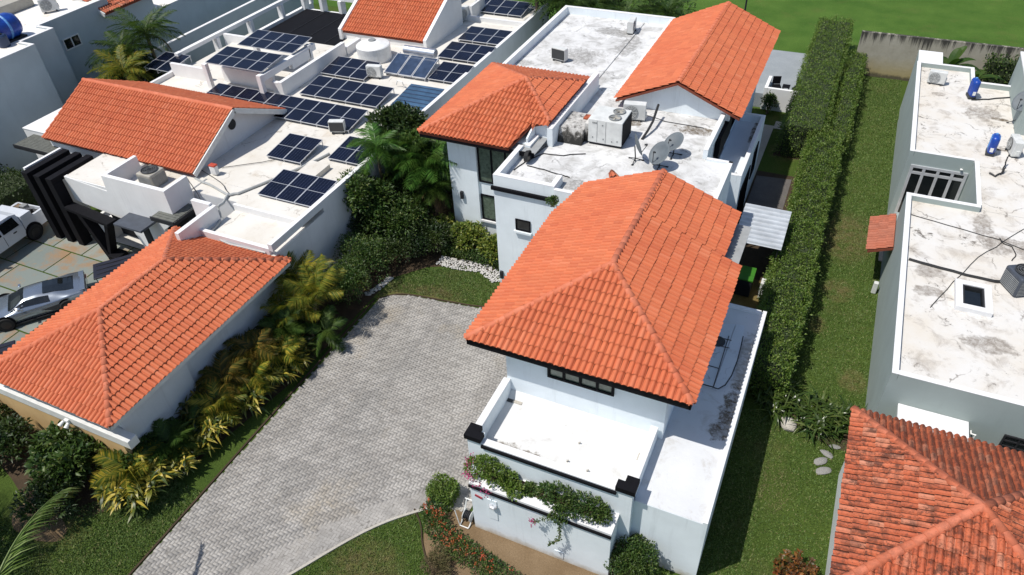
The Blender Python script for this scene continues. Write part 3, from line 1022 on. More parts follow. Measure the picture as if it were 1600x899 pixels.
def window(parent, axis, at, a0, a1, z0, z1, cols, rows=1, frame=None, glass=None, out=-1, fw_=0.05, sill=None, rowfr=None):
    """a framed window standing in a wall plane x=at or y=at; out = side it faces"""
    frame = frame or M['charcoal']
    glass = glass or M['glass']
    def bx(mb, u0, u1, w0, w1, d0, d1):
        lo, hi = sorted((at + out * d0, at + out * d1))
        if axis == 'y':
            mb.box(u0, u1, lo, hi, w0, w1)
        else:
            mb.box(lo, hi, u0, u1, w0, w1)
    mb = MB()
    bx(mb, a0, a1, z1 - fw_, z1, -0.01, 0.055)
    bx(mb, a0, a1, z0, z0 + fw_, -0.01, 0.055)
    bx(mb, a0, a0 + fw_, z0 + fw_, z1 - fw_, -0.01, 0.055)
    bx(mb, a1 - fw_, a1, z0 + fw_, z1 - fw_, -0.01, 0.055)
    zs = [z0 + fw_]
    for r in (rowfr or [k / rows for k in range(1, rows)]):
        zz = z0 + (z1 - z0) * r
        bx(mb, a0 + fw_, a1 - fw_, zz - fw_ / 2, zz + fw_ / 2, -0.01, 0.05)
        zs += [zz - fw_ / 2, zz + fw_ / 2]
    zs.append(z1 - fw_)
    us = [a0 + fw_]
    for k in range(1, cols):
        uu = a0 + (a1 - a0) * k / cols
        bx(mb, uu - fw_ / 2, uu + fw_ / 2, z0 + fw_, z1 - fw_, -0.01, 0.047)
        us += [uu - fw_ / 2, uu + fw_ / 2]
    us.append(a1 - fw_)
    w = mb.build('window', frame, parent)
    for i in range(0, len(us), 2):
        for j in range(0, len(zs), 2):
            p = MB()
            bx(p, us[i], us[i + 1], zs[j], zs[j + 1], -0.02, 0.008)
            p.build('pane', glass, w)
    if sill is not None:
        s_ = MB()
        bx(s_, a0 - 0.06, a1 + 0.06, z0 - 0.10, z0 - 0.002, -0.01, 0.14)
        s_.build('sill', sill, w)
    return w

# ------------------------------------------------------------------ the white house in the middle
H = thing('white_house', 'large white flat-roofed house with three orange tiled roofs and a walled front terrace', 'house', (-8, 20, 0))
W, CAPM = M['housewall'], M['cap']
# terrace block with planter in front
block(H, -8.0, -2.6, 12.32, 15.1, 0, 3.0, W)
tf = box('terrace_floor', M['roof_terrace'], H, -7.76, -2.83, 12.55, 15.09, 2.99, 3.03)
MB().extr([(-7.76, 15.095, 3.031), (-7.76, 14.80, 3.031), (-7.76, 15.095, 3.25)], (4.93, 0, 0)).build('floor_upstand', M['roof_terrace'], H)
parapet(H, -8.0, -7.76, 12.56, 15.095, 3.0, 3.75, W, CAPM)
parapet(H, -2.83, -2.6, 12.56, 15.0, 3.0, 3.72, W, CAPM)
parapet(H, -7.55, -3.05, 12.32, 12.56, 3.0, 3.68, W, CAPM)
MB().box(-7.50, -3.08, 12.245, 12.318, 3.52, 3.64, c=0.015).build('trim', M['black'], H)
for x0, x1, nx0, nx1 in ((-8.0, -7.55, -7.7, -7.50), (-3.05, -2.6, -3.1, -2.9)):
    MB().box(x0, x1, 12.32, 12.7, 3.0, 3.74).build('corner_post', W, H)
    if x0 < -5:
        c_ = MB().prism([(x0 - .07, 12.25), (x1 + .05, 12.25), (x1 + .05, 12.55), (x1 - .12, 12.55), (x1 - .12, 12.78), (x0 - .07, 12.78)], 3.74, 3.93)
    else:
        c_ = MB().prism([(x0 - .07, 12.25), (x1 + .07, 12.25), (x1 + .07, 12.78), (x0 + .14, 12.78), (x0 + .14, 12.55), (x0 - .07, 12.55)], 3.74, 3.93)
    c_.build('post_cap', M['black'], H)
box('roof_drain', M['stone'], H, -7.55, -7.22, 14.72, 14.98, 3.03, 3.06)
box('roof_drain', M['acdark'], H, -7.76, -7.56, 14.70, 14.98, 3.03, 3.055)
box('roof_drain', M['stone'], H, -2.98, -2.84, 14.05, 14.35, 3.03, 3.05)
for (x, y) in ((-4.85, 13.95), (-4.95, 13.15), (-4.25, 13.05)):
    MB().tube([(x, y, 3.03), (x, y, 3.10), (x + .05, y, 3.13)], 0.022, 8).build('vent_pipe', M['stone'], H)
# planter wall with white ledge
pw = box('planter_wall', W, H, -7.64, -2.95, 11.58, 12.31, 0, 2.44)
MB().box(-7.66, -2.93, 11.56, 12.318, 2.44, 2.56, c=0.01).build('planter_ledge', CAPM, H)
MB().box(-7.665, -2.93, 11.50, 11.558, 2.36, 2.47, c=0.01).build('trim', M['black'], H)
box('soil_fill', M['darksoil'], H, -7.45, -3.3, 11.86, 12.25, 2.50, 2.575)
# meter doors and wall plaques on the planter wall
MB().box(-7.05, -6.72, 11.555, 11.585, 0.95, 2.0, c=0.006).build('meter_cover', W, H)
MB().tube([(-6.93, 11.55, 1.75), (-6.88, 11.47, 1.75), (-6.80, 11.47, 1.75), (-6.75, 11.55, 1.75)], 0.07, 9).build('meter_glass', M['alu'], H)
MB().box(-4.75, -4.45, 11.56, 11.585, 0.12, 0.50, c=0.005).build('meter_cover', W, H)
MB().obox((-7.36, 11.565, 1.93), (1, 0, -0.25), (0, 1, 0), (0.25, 0, 1), 0.13, 0.012, 0.045).build('wall_plaque', plain('red_plaque', (0.35, 0.05, 0.07), 0.5), H)

# annex along the east side
block(H, -2.6, -0.42, 12.6, 22.4, 0, 3.06, W)
box('roof_slab', M['roof_annex'], H, -2.59, -0.43, 12.61, 22.39, 3.02, 3.075)
parapet(H, -0.56, -0.42, 12.6, 22.4, 3.06, 3.16, W, CAPM, 0.05)
parapet(H, -2.4, -0.62, 22.2, 22.4, 3.06, 3.15, W, CAPM, 0.05)
ar = [(-0.99, 20.74, 3.10), (-0.96, 20.11, 3.10), (-0.94, 19.43, 3.10), (-0.98, 18.65, 3.10), (-1.09, 18.12, 3.10), (-1.27, 17.86, 3.10), (-1.42, 17.86, 3.10), (-1.35, 21.30, 3.10), (-1.06, 21.34, 3.10)]
sl_ = MB().prism([p[:2] for p in ar], 3.075, 3.14)
sl_.build('raised_slab', M['roof_low'], H)
ar2 = [(-1.45, 17.88, 3.10), (-2.08, 17.87, 3.10), (-1.80, 21.16, 3.10), (-1.37, 21.29, 3.10)]
MB().prism([p[:2] for p in ar2], 3.075, 3.135).build('raised_slab', M['roof_low'], H)
mb = MB()
mb.tube([(p[0], p[1], 3.135) for p in ar[:7]], 0.022, 5)
mb.tube([(p[0], p[1], 3.13) for p in ar2[:2]], 0.022, 5)
mb.build('joint_seal', M['cable'], H)
dh = (-1.78, 20.13, 3.20)
MB().lathe((dh[0], dh[1], 3.08), [(0.0, 0.01), (0.26, 0.01), (0.27, 0.09), (0.25, 0.095), (0.23, 0.075), (0.0, 0.07)], 24).build('hatch_cover', M['acdark'], H)
for a, b in (((-1.47, 20.56, 3.15), (-1.44, 17.83, 3.15)), ((-1.63, 19.92, 3.15), (-1.32, 19.94, 3.15)), ((-1.63, 20.35, 3.15), (-1.34, 20.36, 3.15)), ((-1.84, 18.81, 3.15), (-1.44, 18.80, 3.15))):
    MB().tube([a, b], 0.014, 6).build('conduit', M['cable'], H)

# two-storey front block
block(H, -7.88, -2.45, 15.1, 24.15, 0, 5.62, W)
window(H, 'y', 15.1, -6.38, -4.12, 4.45, 5.15, 4, frame=M['black'], glass=M['curtain'], fw_=0.09)
# middle, rear and side blocks with the flat white roofs
block(H, -12.33, -3.30, 23.55, 28.5, 0, 5.58, W, M['roof_main'])
block(H, -11.2, -4.5, 28.5, 33.6, 0, 5.58, W, M['roof_main'])
block(H, -16.75, -9.0, 33.6, 43.4, 0, 5.58, W, M['roof_main'])
parapet(H, -12.33, -9.55, 23.55, 23.77, 5.58, 6.0, W, CAPM)
parapet(H, -12.33, -12.10, 23.78, 26.25, 5.58, 6.0, W, CAPM)
parapet(H, -12.05, -11.80, 26.3, 27.35, 5.58, 6.0, W, CAPM)
parapet(H, -9.78, -9.555, 23.78, 24.5, 5.58, 5.99, W, CAPM)
parapet(H, -9.54, -8.45, 23.45, 23.62, 5.2, 5.92, W, CAPM)
parapet(H, -11.36, -11.10, 27.2, 33.5, 5.58, 6.52, W, CAPM)
parapet(H, -16.75, -16.53, 33.6, 43.18, 5.58, 6.05, W, CAPM)
parapet(H, -16.75, -9.75, 43.18, 43.4, 5.58, 6.05, W, CAPM)
parapet(H, -10.02, -9.74, 33.0, 43.17, 5.58, 5.98, W, CAPM)
parapet(H, -4.62, -4.42, 28.52, 32.1, 5.58, 6.05, W, CAPM)
parapet(H, -3.48, -3.30, 25.3, 28.5, 5.58, 5.72, W, CAPM)
parapet(H, -4.40, -3.30, 28.34, 28.5, 5.58, 5.72, W, CAPM)
MB().box(-12.42, -9.62, 23.43, 23.545, 5.28, 5.46, c=0.02).build('trim', M['black'], H)
window(H, 'y', 23.55, -11.36, -10.66, 3.42, 4.0, 1, frame=M['black'], sill=W)
MB().box(-12.26, -12.12, 23.43, 23.55, 0.45, 0.85, c=0.01).build('wall_lamp', M['charcoal'], H)
MB().box(-11.62, -11.52, 33.6, 43.1, 5.59, 5.65, c=0.015).build('roof_kerb', M['roof_main'], H)
# tower with pyramid roof
block(H, -16.15, -14.66, 26.4, 33.59, 0, 5.95, W)
block(H, -14.66, -12.06, 26.52, 27.4, 0, 5.94, W)
block(H, -14.66, -11.37, 27.41, 33.58, 0, 5.94, W)
MB().extr([(-12.10, 26.53, 5.9), (-12.10, 27.39, 5.9), (-12.10, 27.39, 6.5), (-12.10, 26.53, 6.2)], (0.08, 0, 0)).build('wall', W, H)
window(H, 'y', 26.52, -14.62, -12.45, 3.45, 5.6, 3, frame=M['black'], glass=M['curtain'], fw_=0.08)
window(H, 'y', 26.52, -14.60, -13.1, 1.28, 2.75, 2, frame=M['black'], glass=M['curtain'], fw_=0.07, sill=CAPM)
MB().box(-15.65, -15.50, 26.27, 26.40, 2.35, 2.75, c=0.01).build('wall_lamp', M['charcoal'], H)
MB().box(-12.04, -11.38, 27.43, 27.56, 5.95, 6.5).build('wall', W, H)
# gable wing
block(H, -8.95, -4.5, 33.61, 42.7, 5.59, 6.1, W)
MB().extr([(-9.3, 32.3, 5.6), (-4.25, 32.3, 5.6), (-4.25, 32.3, 6.14), (-6.75, 32.3, 7.20), (-9.3, 32.3, 6.10)], (0, 0.2, 0)).build('gable_wall', W, H)
MB().extr([(-9.3, 42.6, 5.6), (-4.25, 42.6, 5.6), (-4.25, 42.6, 6.14), (-6.75, 42.6, 7.20), (-9.3, 42.6, 6.10)], (0, 0.2, 0)).build('gable_wall', W, H)
block(H, -8.9, -4.45, 33.62, 43.3, 0, 5.57, W)
# low wing with sunken roof
block(H, -4.44, -3.05, 30.4, 36.8, 0, 3.55, W, M['roof_low'])
parapet(H, -3.24, -3.05, 30.4, 36.8, 3.55, 3.98, W, CAPM)
parapet(H, -4.44, -3.245, 36.62, 36.8, 3.55, 3.98, W, CAPM)
parapet(H, -4.44, -3.245, 30.4, 30.58, 3.55, 3.96, W, CAPM)
window(H, 'x', -3.05, 30.9, 33.4, 0.3, 2.9, 3, frame=M['black'], out=1)
window(H, 'x', -3.05, 34.2, 35.4, 1.6, 3.2, 1, frame=M['black'], out=1)
window(H, 'x', -4.45, 32.6, 36.4, 4.05, 5.3, 3, frame=M['black'], out=1)
MB().box(-4.47, -4.25, 30.6, 33.3, 4.5, 5.55).build('eave_shade_block', M['black'], H)  # solid black block stands in for the shade under the gable eave

# roofs
r1 = [(-8.97, 14.5, 5.75), (-1.65, 14.5, 5.75), (-5.31, 18.1, 7.2)]
SL = 1.45 / 3.66
zx = lambda x: 5.75 + (x + 8.97) * SL if x < -5.31 else 5.75 + (-1.65 - x) * SL
main_faces = [r1,
    [(-8.97, 22.2, 5.75), (-8.97, 14.5, 5.75), (-5.31, 18.1, 7.2), (-5.31, 24.25, 7.2), (-8.45, 24.25, zx(-8.45))],
    [(-1.65, 14.5, 5.75), (-1.65, 21.35, 5.75), (-5.31, 21.35, 7.2), (-5.31, 18.1, 7.2)],
    [(-2.28, 21.35, zx(-2.28)), (-2.28, 24.25, zx(-2.28)), (-5.31, 24.25, 7.2), (-5.31, 21.35, 7.2)]]
tower_faces = [
    [(-17.2, 25.75, 6.0), (-9.7, 25.75, 6.0), (-13.45, 29.75, 7.45)],
    [(-17.2, 33.75, 6.0), (-17.2, 25.75, 6.0), (-13.45, 29.75, 7.45)],
    [(-9.7, 33.75, 6.0), (-17.2, 33.75, 6.0), (-13.45, 29.75, 7.45)]]
te = 1.45 / 3.75
# front and rear faces stop at the white wall east of the tower
xc = -11.36
zc = 6.0 + (-9.7 - xc) * te
yf = 25.75 + (-9.7 - xc) / 3.75 * 4.0
zt = 6.0 + 1.45 / 4.0 * 1.45
tower_faces[0] = [(-17.2, 25.75, 6.0), (-12.6, 25.75, 6.0), (-12.1, 27.2, zt), (-13.45, 29.75, 7.45)]
tower_extra = [(-12.1, 27.2, zt), (xc, yf, zc), (-13.45, 29.75, 7.45)]
tower_faces[2] = [(xc, 33.75, 6.0), (-17.2, 33.75, 6.0), (-13.45, 29.75, 7.45), (xc, 33.75 - (yf - 25.75), zc)]
tower_faces.append([(xc, yf, zc), (xc, 33.75 - (yf - 25.75), zc), (-13.45, 29.75, 7.45)])
gable_faces = [
    [(-9.7, 43.0, 6.0), (-9.7, 31.9, 6.0), (-6.75, 31.9, 7.3), (-6.75, 43.0, 7.3)],
    [(-3.75, 31.9, 6.0), (-3.75, 43.0, 6.0), (-6.75, 43.0, 7.3), (-6.75, 31.9, 7.3)]]
rt_ = Roof(H, M['tile'])
for nm, faces in (('hip_roof', main_faces), ('pyramid_roof', tower_faces), ('gable_roof', gable_faces)):
    dk = roof_deck(nm, faces + ([tower_extra] if nm == 'pyramid_roof' else []), M['deck'], H)
    for f in faces:
        rt_.face(f, dk)
    if nm == 'pyramid_roof':
        rt_.face(tower_extra, dk, frame=((-17.2, 25.75, 6.0), (1, 0, 0)), u0=0.0)
    if nm == 'hip_roof':
        for a, b in (((-8.97, 14.5, 5.75), (-5.31, 18.1, 7.2)), ((-1.65, 14.5, 5.75), (-5.31, 18.1, 7.2)), ((-5.31, 24.25, 7.2), (-5.31, 18.1, 7.2))):
            ridge_line(a, b, dk, M['ridge'])
    elif nm == 'pyramid_roof':
        for a, b in (((-17.2, 25.75, 6.0), (-13.45, 29.75, 7.45)), ((xc, yf, zc), (-13.45, 29.75, 7.45)), ((xc, 33.75 - (yf - 25.75), zc), (-13.45, 29.75, 7.45)), ((-17.2, 33.75, 6.0), (-13.45, 29.75, 7.45))):
            ridge_line(a, b, dk, M['ridge'])
    else:
        ridge_line((-6.75, 31.9, 7.3), (-6.75, 43.0, 7.3), dk, M['ridge'])
rt_.finish()
# black eave boards
fb = MB()
fb.bar((-8.93, 14.53, 5.60), (-1.69, 14.53, 5.60), 0.06, 0.22)
fb.bar((-8.93, 14.50, 5.60), (-8.93, 22.2, 5.60), 0.06, 0.22)
fb.bar((-1.69, 14.50, 5.60), (-1.69, 21.3, 5.60), 0.06, 0.22)
fb.bar((-2.32, 21.32, 5.84), (-2.32, 24.2, 5.84), 0.06, 0.22)
fb.build('eave_board', M['black'], H)
fb = MB()
fb.bar((-17.16, 25.79, 5.85), (-11.4, 25.79, 5.85), 0.06, 0.22)
fb.bar((-17.16, 25.76, 5.85), (-17.16, 33.7, 5.85), 0.06, 0.22)
fb.build('eave_board', M['black'], H)
fb = MB()
fb.box(-8.9, -1.72, 14.55, 24.1, 5.6, 5.62)
fb.box(-17.1, -11.4, 25.83, 33.55, 5.86, 5.89)
fb.build('soffit', M['soffit'], H)
MB().extr([(-8.4, 24.16, 5.6), (-2.3, 24.16, 5.6), (-2.3, 24.16, 5.92), (-5.31, 24.16, 7.1), (-8.4, 24.16, 5.9)], (0, 0.06, 0)).build('gable_wall', W, H)
# loose tiles left on the flat roof
lt = (-7.78, 25.58, 5.70)
for k in range(3):
    o = link('loose_tile', tile_data(M['tile_old'], 'loose_tile'), None)
    o.location = (lt[0] + 0.13 * k, lt[1] + 0.05 * k, 5.60 + 0.06 * (k % 2))
    o.rotation_euler = (0.12 * k, 0.1, 0.4 + 0.25 * k)
    tag(o, ['left one of three spare terracotta tiles on the white flat roof', 'middle one of three spare terracotta tiles on the white flat roof', 'right one of three spare terracotta tiles on the white flat roof'][k], 'roof tile', 'spare tiles left on the flat roof')

# corrugated lean-to, service yard
S_ = thing('corrugated_canopy', 'ribbed zinc lean-to roof on posts between house and hedge', 'canopy', (-1.6, 29, 0))
z0_, z1_ = 2.35, 2.62
prof = []
nr = 9
L_ = 2.75
for k in range(nr):
    b0 = k * L_ / nr
    for (d_, h_) in ((0.0, 0.0), (0.05, 0.0), (0.085, 0.085), (0.155, 0.085), (0.19, 0.0)):
        prof.append((b0 + d_, h_))
prof.append((L_, 0))
cb = MB()
n = len(prof)
vs = []
for x in (-2.62, -0.56):
    for (d_, h_) in prof:
        vs.append((x, 27.62 + d_, z0_ + 0.10 * d_ + h_))
cb.add(vs, [(i, i + 1, n + i + 1, n + i) for i in range(n - 1)])
cb.build('zinc_sheet', M['zinc'], S_)
for x in (-2.5, -0.7):
    for y in (27.75, 30.2):
        MB().bar((x, y, 0), (x, y, 2.33 + 0.10 * (y - 27.62)), 0.05).build('post', M['charcoal'], S_)
MB().bar((-2.6, 27.72, 2.31), (-0.6, 27.72, 2.31), 0.05, 0.06).build('rafter', M['charcoal'], S_)
MB().bar((-2.6, 30.25, 2.55), (-0.6, 30.25, 2.55), 0.05, 0.06).build('rafter', M['charcoal'], S_)
G_ = thing('green_lidded_bin', 'black storage box with a bright green lid under the zinc canopy', 'bin', (-1.9, 27.3, 0))
MB().box(-2.30, -1.42, 26.75, 27.55, 0.06, 0.95, c=0.03).build('body', M['charcoal'], G_)
MB().extr([(-2.34, 26.72, 0.96), (-2.34, 27.60, 1.06), (-2.34, 27.60, 1.12), (-2.34, 26.72, 1.02)], (0.96, 0, 0)).build('lid', M['greenbin'], G_)
for x in (-2.2, -1.5):
    MB().tube([(x - 0.04, 26.85, 0.08), (x + 0.04, 26.85, 0.08)], 0.08, 12).build('wheel', M['tyre'], G_)
hb = tag(MB().box(-1.05, -0.75, 26.9, 27.3, 0.02, 0.9, c=0.02).build('utility_box', M['acwhite']), 'small pale utility cabinet beside the hedge under the zinc canopy', 'cabinet')
tag(MB().bar((-2.45, 26.2, 0.02), (-2.2, 27.6, 2.0), 0.03).build('broom_pole', M['charcoal']), 'thin dark pole leaning on the zinc canopy edge', 'pole')

# ------------------------------------------------------------------ the neighbour with solar panels
LH = thing('solar_house', 'low white flat-roofed house covered in dark solar panels, orange gable roof at its front', 'house', (-29, 28, 0))
LW, LWH = M['leftwall'], M['leftwhite']
block(LH, -38.3, -20.2, 21.6, 38.0, 0, 3.66, LW, M['roof_left'])
block(LH, -31.0, -20.2, 38.0, 49.0, 0, 3.66, LW, M['roof_left'])
block(LH, -24.3, -20.2, 18.0, 21.6, 0, 3.40, LW, M['roof_left'])
block(LH, -27.3, -24.3, 20.5, 21.6, 0, 3.66, LW, M['roof_left'])
# front entrance mass with beige flat roof and the condenser enclosure
MB().box(-33.9, -30.95, 18.95, 21.6, 2.55, 3.90).build('entrance_roof', LWH, LH)
box('roof_slab', M['roof_left'], LH, -33.85, -31.0, 19.0, 21.6, 3.88, 3.93)
MB().extr([(-33.9, 18.93, 2.55), (-30.6, 18.93, 2.1), (-29.9, 18.93, 0.0), (-28.6, 18.93, 0.0), (-28.0, 18.93, 2.2), (-26.95, 18.93, 2.9), (-26.95, 18.93, 4.6), (-30.95, 18.93, 4.6), (-31.05, 18.93, 3.7), (-33.9, 18.93, 3.93)], (0, 0.2, 0)).build('front_wall', LWH, LH)
parapet(LH, -30.95, -30.75, 19.13, 20.95, 3.7, 4.62, LWH, CAPM)
parapet(LH, -27.15, -26.95, 19.13, 20.4, 2.9, 4.6, LWH, CAPM)
block(LH, -30.74, -27.16, 19.14, 21.6, 2.6, 3.72, LWH, M['roof_left'])
MB().box(-33.2, -27.3, 19.9, 21.5, 0, 2.54).build('recess_wall', M['charcoal'], LH)
MB().box(-33.1, -27.4, 19.2, 19.89, 0.03, 0.06).build('entrance_step', M['roof_left'], LH)
# roof edges
parapet(LH, -20.42, -20.2, 18.0, 48.9, 3.66, 4.02, LW, CAPM)
parapet(LH, -24.3, -20.43, 18.0, 18.18, 3.4, 3.75, LW, CAPM)
parapet(LH, -24.52, -24.3, 16.95, 19.3, 2.9, 4.25, LWH, CAPM)
parapet(LH, -25.6, -24.53, 19.1, 19.3, 3.2, 4.35, LWH, CAPM)
MB().box(-24.3, -20.43, 20.2, 20.32, 3.41, 3.75).build('roof_step', LWH, LH)
box('roof_slab', M['roof_left'], LH, -24.28, -20.43, 20.3, 21.62, 3.68, 3.72)
parapet(LH, -38.3, -38.1, 21.6, 31.0, 3.66, 3.95, LWH, CAPM)
parapet(LH, -38.09, -35.3, 30.6, 30.8, 3.66, 4.5, LWH, CAPM)
# gable roof over the front, ridge along the facade
gf = [[(-38.35, 21.38, 4.0), (-27.67, 21.38, 4.0), (-27.67, 24.95, 5.75), (-38.35, 24.95, 5.75)],
      [(-27.67, 28.52, 4.0), (-38.35, 28.52, 4.0), (-38.35, 24.95, 5.75), (-27.67, 24.95, 5.75)]]
MB().extr([(-28.3, 21.75, 3.6), (-28.3, 28.15, 3.6), (-28.3, 28.15, 4.08), (-28.3, 24.95, 5.62), (-28.3, 21.75, 4.08)], (0.2, 0, 0)).build('gable_wall', LW, LH)
MB().extr([(-38.2, 21.75, 3.6), (-38.2, 28.15, 3.6), (-38.2, 28.15, 4.08), (-38.2, 24.95, 5.62), (-38.2, 21.75, 4.08)], (0.2, 0, 0)).build('gable_wall', LW, LH)
bb = MB()
bb.bar((-27.62, 21.36, 3.93), (-27.62, 24.95, 5.69), 0.07, 0.26)
bb.bar((-27.62, 28.54, 3.93), (-27.62, 24.95, 5.69), 0.07, 0.26)
bb.build('barge_board', M['lintel'], LH)
MB().lathe((0, 0, 0), [(0.25, 0), (0.28, 0.03), (0.22, 0.05), (0.0, 0.05)], 20).xf(Matrix.Translation((-28.09, 24.95, 4.85)) @ Matrix.Rotation(R(90), 4, 'Y')).build('round_vent', M['charcoal'], LH)
rl = Roof(LH, M['tile'])
dk = roof_deck('gable_roof', gf, M['deck'], LH)
for f in gf:
    rl.face(f, dk)
ridge_line((-38.35, 24.95, 5.75), (-27.67, 24.95, 5.75), dk, M['ridge'])
# small tiled monopitch at the back
tb = [[(-31.2, 39.3, 4.2), (-24.9, 39.3, 4.2), (-24.9, 43.6, 6.3), (-31.2, 43.6, 6.3)]]
dk2 = roof_deck('pent_roof', tb, M['deck'], LH)
for f in tb:
    rl.face(f, dk2)
for x0, x1 in ((-31.45, -31.22), (-24.88, -24.65)):
    MB().extr([(x0, 39.15, 3.66), (x0, 44.2, 3.66), (x0, 44.2, 6.5), (x0, 43.7, 6.55), (x0, 39.15, 4.38)], (x1 - x0, 0, 0)).build('gable_wall', LWH, LH)
MB().box(-31.21, -24.89, 43.7, 44.2, 3.66, 6.35).build('wall', LWH, LH)
MB().box(-31.21, -24.89, 39.35, 39.6, 3.66, 4.15).build('wall', LWH, LH)
rl.finish()
# sunken court and openwork back wall
sn = thing('court_dark_sheet', 'black sheet added over the sunken court of the solar house to darken it', 'dark sheet', (-34.6, 41, 3.3))
MB().box(-38.3, -31.1, 38.35, 44.4, 3.20, 3.22).build('dark_sheet', M['black'], sn)  # black sheet added to stand in for the darkness inside the court
for x_ in (-38.2, -36.4, -34.6, -32.8, -31.2):
    MB().tube([(x_, 38.35, 3.24), (x_, 44.4, 3.24)], 0.02, 5).build('sheet_cable', M['acdark'], sn)
MB().box(-39.6, -38.4, 30.9, 49.0, 0, 0.3).build('wall', LWH, LH)
MB().box(-41.3, -38.4, 22.2, 25.9, 0, 3.6).build('side_block', LWH, LH)
MB().box(-41.32, -38.38, 22.18, 25.92, 3.6, 3.66, c=0.01).build('coping', CAPM, LH)
MB().box(-38.0, -31.5, 38.05, 38.3, 0, 3.3).build('court_wall', M['charcoal'], LH)
box('court_floor', M['acdark'], LH, -38.0, -31.5, 38.3, 49.0, 0.01, 0.05)
MB().box(-31.0, -30.7, 38.05, 49.0, 0, 3.6).build('court_wall', M['charcoal'], LH)
def openwork(x0, y0, x1, y1, z1, n, pw_=0.45):
    mb = MB()
    d = Vector((x1 - x0, y1 - y0, 0))
    L = d.length
    d.normalize()
    a = Vector((x0, y0, 0))
    mb.bar(a + Vector((0, 0, z1 - 0.12)), a + d * L + Vector((0, 0, z1 - 0.12)), 0.3, 0.24)
    mb.bar(a + Vector((0, 0, z1 - 1.75)), a + d * L + Vector((0, 0, z1 - 1.75)), 0.28, 1.1)
    for k in range(n + 1):
        p = a + d * (0.15 + (L - 0.3) * k / n)
        mb.bar(p + Vector((0, 0, z1 - 1.2)), p + Vector((0, 0, z1 - 0.24)), pw_, 0.26, up=d)
    return mb.build('openwork_wall', LWH, LH)
openwork(-39.2, 32.2, -39.0, 46.0, 4.35, 4)
openwork(-38.6, 44.6, -31.5, 44.6, 4.35, 4, 0.6)
parapet(LH, -38.9, -34.6, 36.2, 36.42, 2.4, 4.2, LWH, CAPM)
# panel pergola frame
for x0, x1, y0, y1, z0, z1 in ((-34.6, -34.3, 29.9, 30.15, 3.66, 5.2), (-30.4, -30.1, 29.75, 30.0, 3.66, 5.15), (-30.4, -30.1, 32.6, 34.4, 4.4, 5.0), (-34.6, -34.3, 34.3, 34.6, 3.66, 5.2), (-30.4, -30.1, 34.3, 34.6, 3.66, 5.2)):
    MB().box(x0, x1, y0, y1, z0, z1, c=0.01).build('pergola_post', LWH, LH)
MB().box(-34.29, -30.41, 31.0, 31.2, 3.66, 4.65).build('pergola_wall', LWH, LH)
MB().box(-30.42, -30.12, 30.0, 35.0, 4.72, 5.1).build('pergola_beam', LWH, LH)
parapet(LH, -29.6, -29.35, 30.5, 36.9, 3.68, 4.55, LWH, CAPM)
parapet(LH, -30.09, -29.61, 30.5, 30.75, 3.68, 4.5, LWH, CAPM)
parapet(LH, -29.6, -29.3, 36.95, 38.6, 3.68, 4.2, LWH, CAPM)
box('roof_light', M['polycarb'], LH, -29.95, -29.68, 31.0, 33.4, 3.70, 3.78)
parapet(LH, -25.0, -20.44, 44.9, 45.1, 3.66, 4.0, LWH, CAPM)
parapet(LH, -24.6, -24.4, 45.15, 47.2, 3.66, 4.6, LWH, CAPM)
MB().box(-23.9, -20.5, 43.3, 44.3, 3.68, 3.86, c=0.05).build('roof_kerb', M['roof_left'], LH)
MB().box(-23.0, -21.9, 22.95, 24.6, 3.675, 3.95, c=0.02).build('roof_kerb', M['roof_left'], LH)
# polycarbonate rooflight between the panels
pk = MB().extr([(-22.7, 31.55, 3.74), (-22.7, 33.9, 3.98), (-22.7, 33.9, 4.03), (-22.7, 31.55, 3.79)], (2.2, 0, 0)).build('rooflight', M['polycarb'], LH)
for k in range(6):
    yy = 31.75 + 0.38 * k
    MB().tube([(-22.68, yy, 3.80 + 0.102 * (yy - 31.55) / 1.0), (-20.52, yy, 3.80 + 0.102 * (yy - 31.55))], 0.03, 6).build('rib', M['collector'], pk)
# entrance: three black frames, black strut, slatted canopies
for k, x in enumerate((-36.15, -35.27, -34.42)):
    f_ = thing('black_portal_frame', ['black portal frame at the left of three, beside the white pickup truck', 'middle one of three black portal frames in front of the solar house', 'black portal frame nearest the beige entrance roof, right of three'][k], 'portal', (x, 18.6, 0), 'black portal frames at the entrance')
    MB().box(x, x + 0.42, 18.3, 18.85, 0, 3.75, c=0.015).build('post', M['black'], f_)
    MB().box(x, x + 0.42, 18.3, 20.85, 3.751, 4.05, c=0.015).build('beam', M['black'], f_)
MB().box(-36.55, -36.4, 18.7, 20.9, 0.0, 4.0).build('fin_wall', LWH, LH)
bs_ = thing('black_strut', 'black folded V-shaped strut standing in front of the entrance wall', 'strut', (-32.6, 18.6, 0))
MB().bar((-33.9, 18.5, 2.45), (-30.6, 18.2, 2.40), 0.55, 0.16).build('arm', M['black'], bs_)
MB().bar((-32.9, 18.4, 2.35), (-31.9, 18.3, 0.0), 0.5, 0.28, up=(1, 0, 0)).build('leg', M['black'], bs_)
MB().bar((-31.0, 18.3, 2.35), (-31.9, 18.3, 0.1), 0.42, 0.2, up=(1, 0, 0)).build('leg', M['black'], bs_)
MB().box(-31.8, -31.1, 17.9, 18.6, 0.03, 0.30, c=0.03).build('foot', M['black'], bs_)
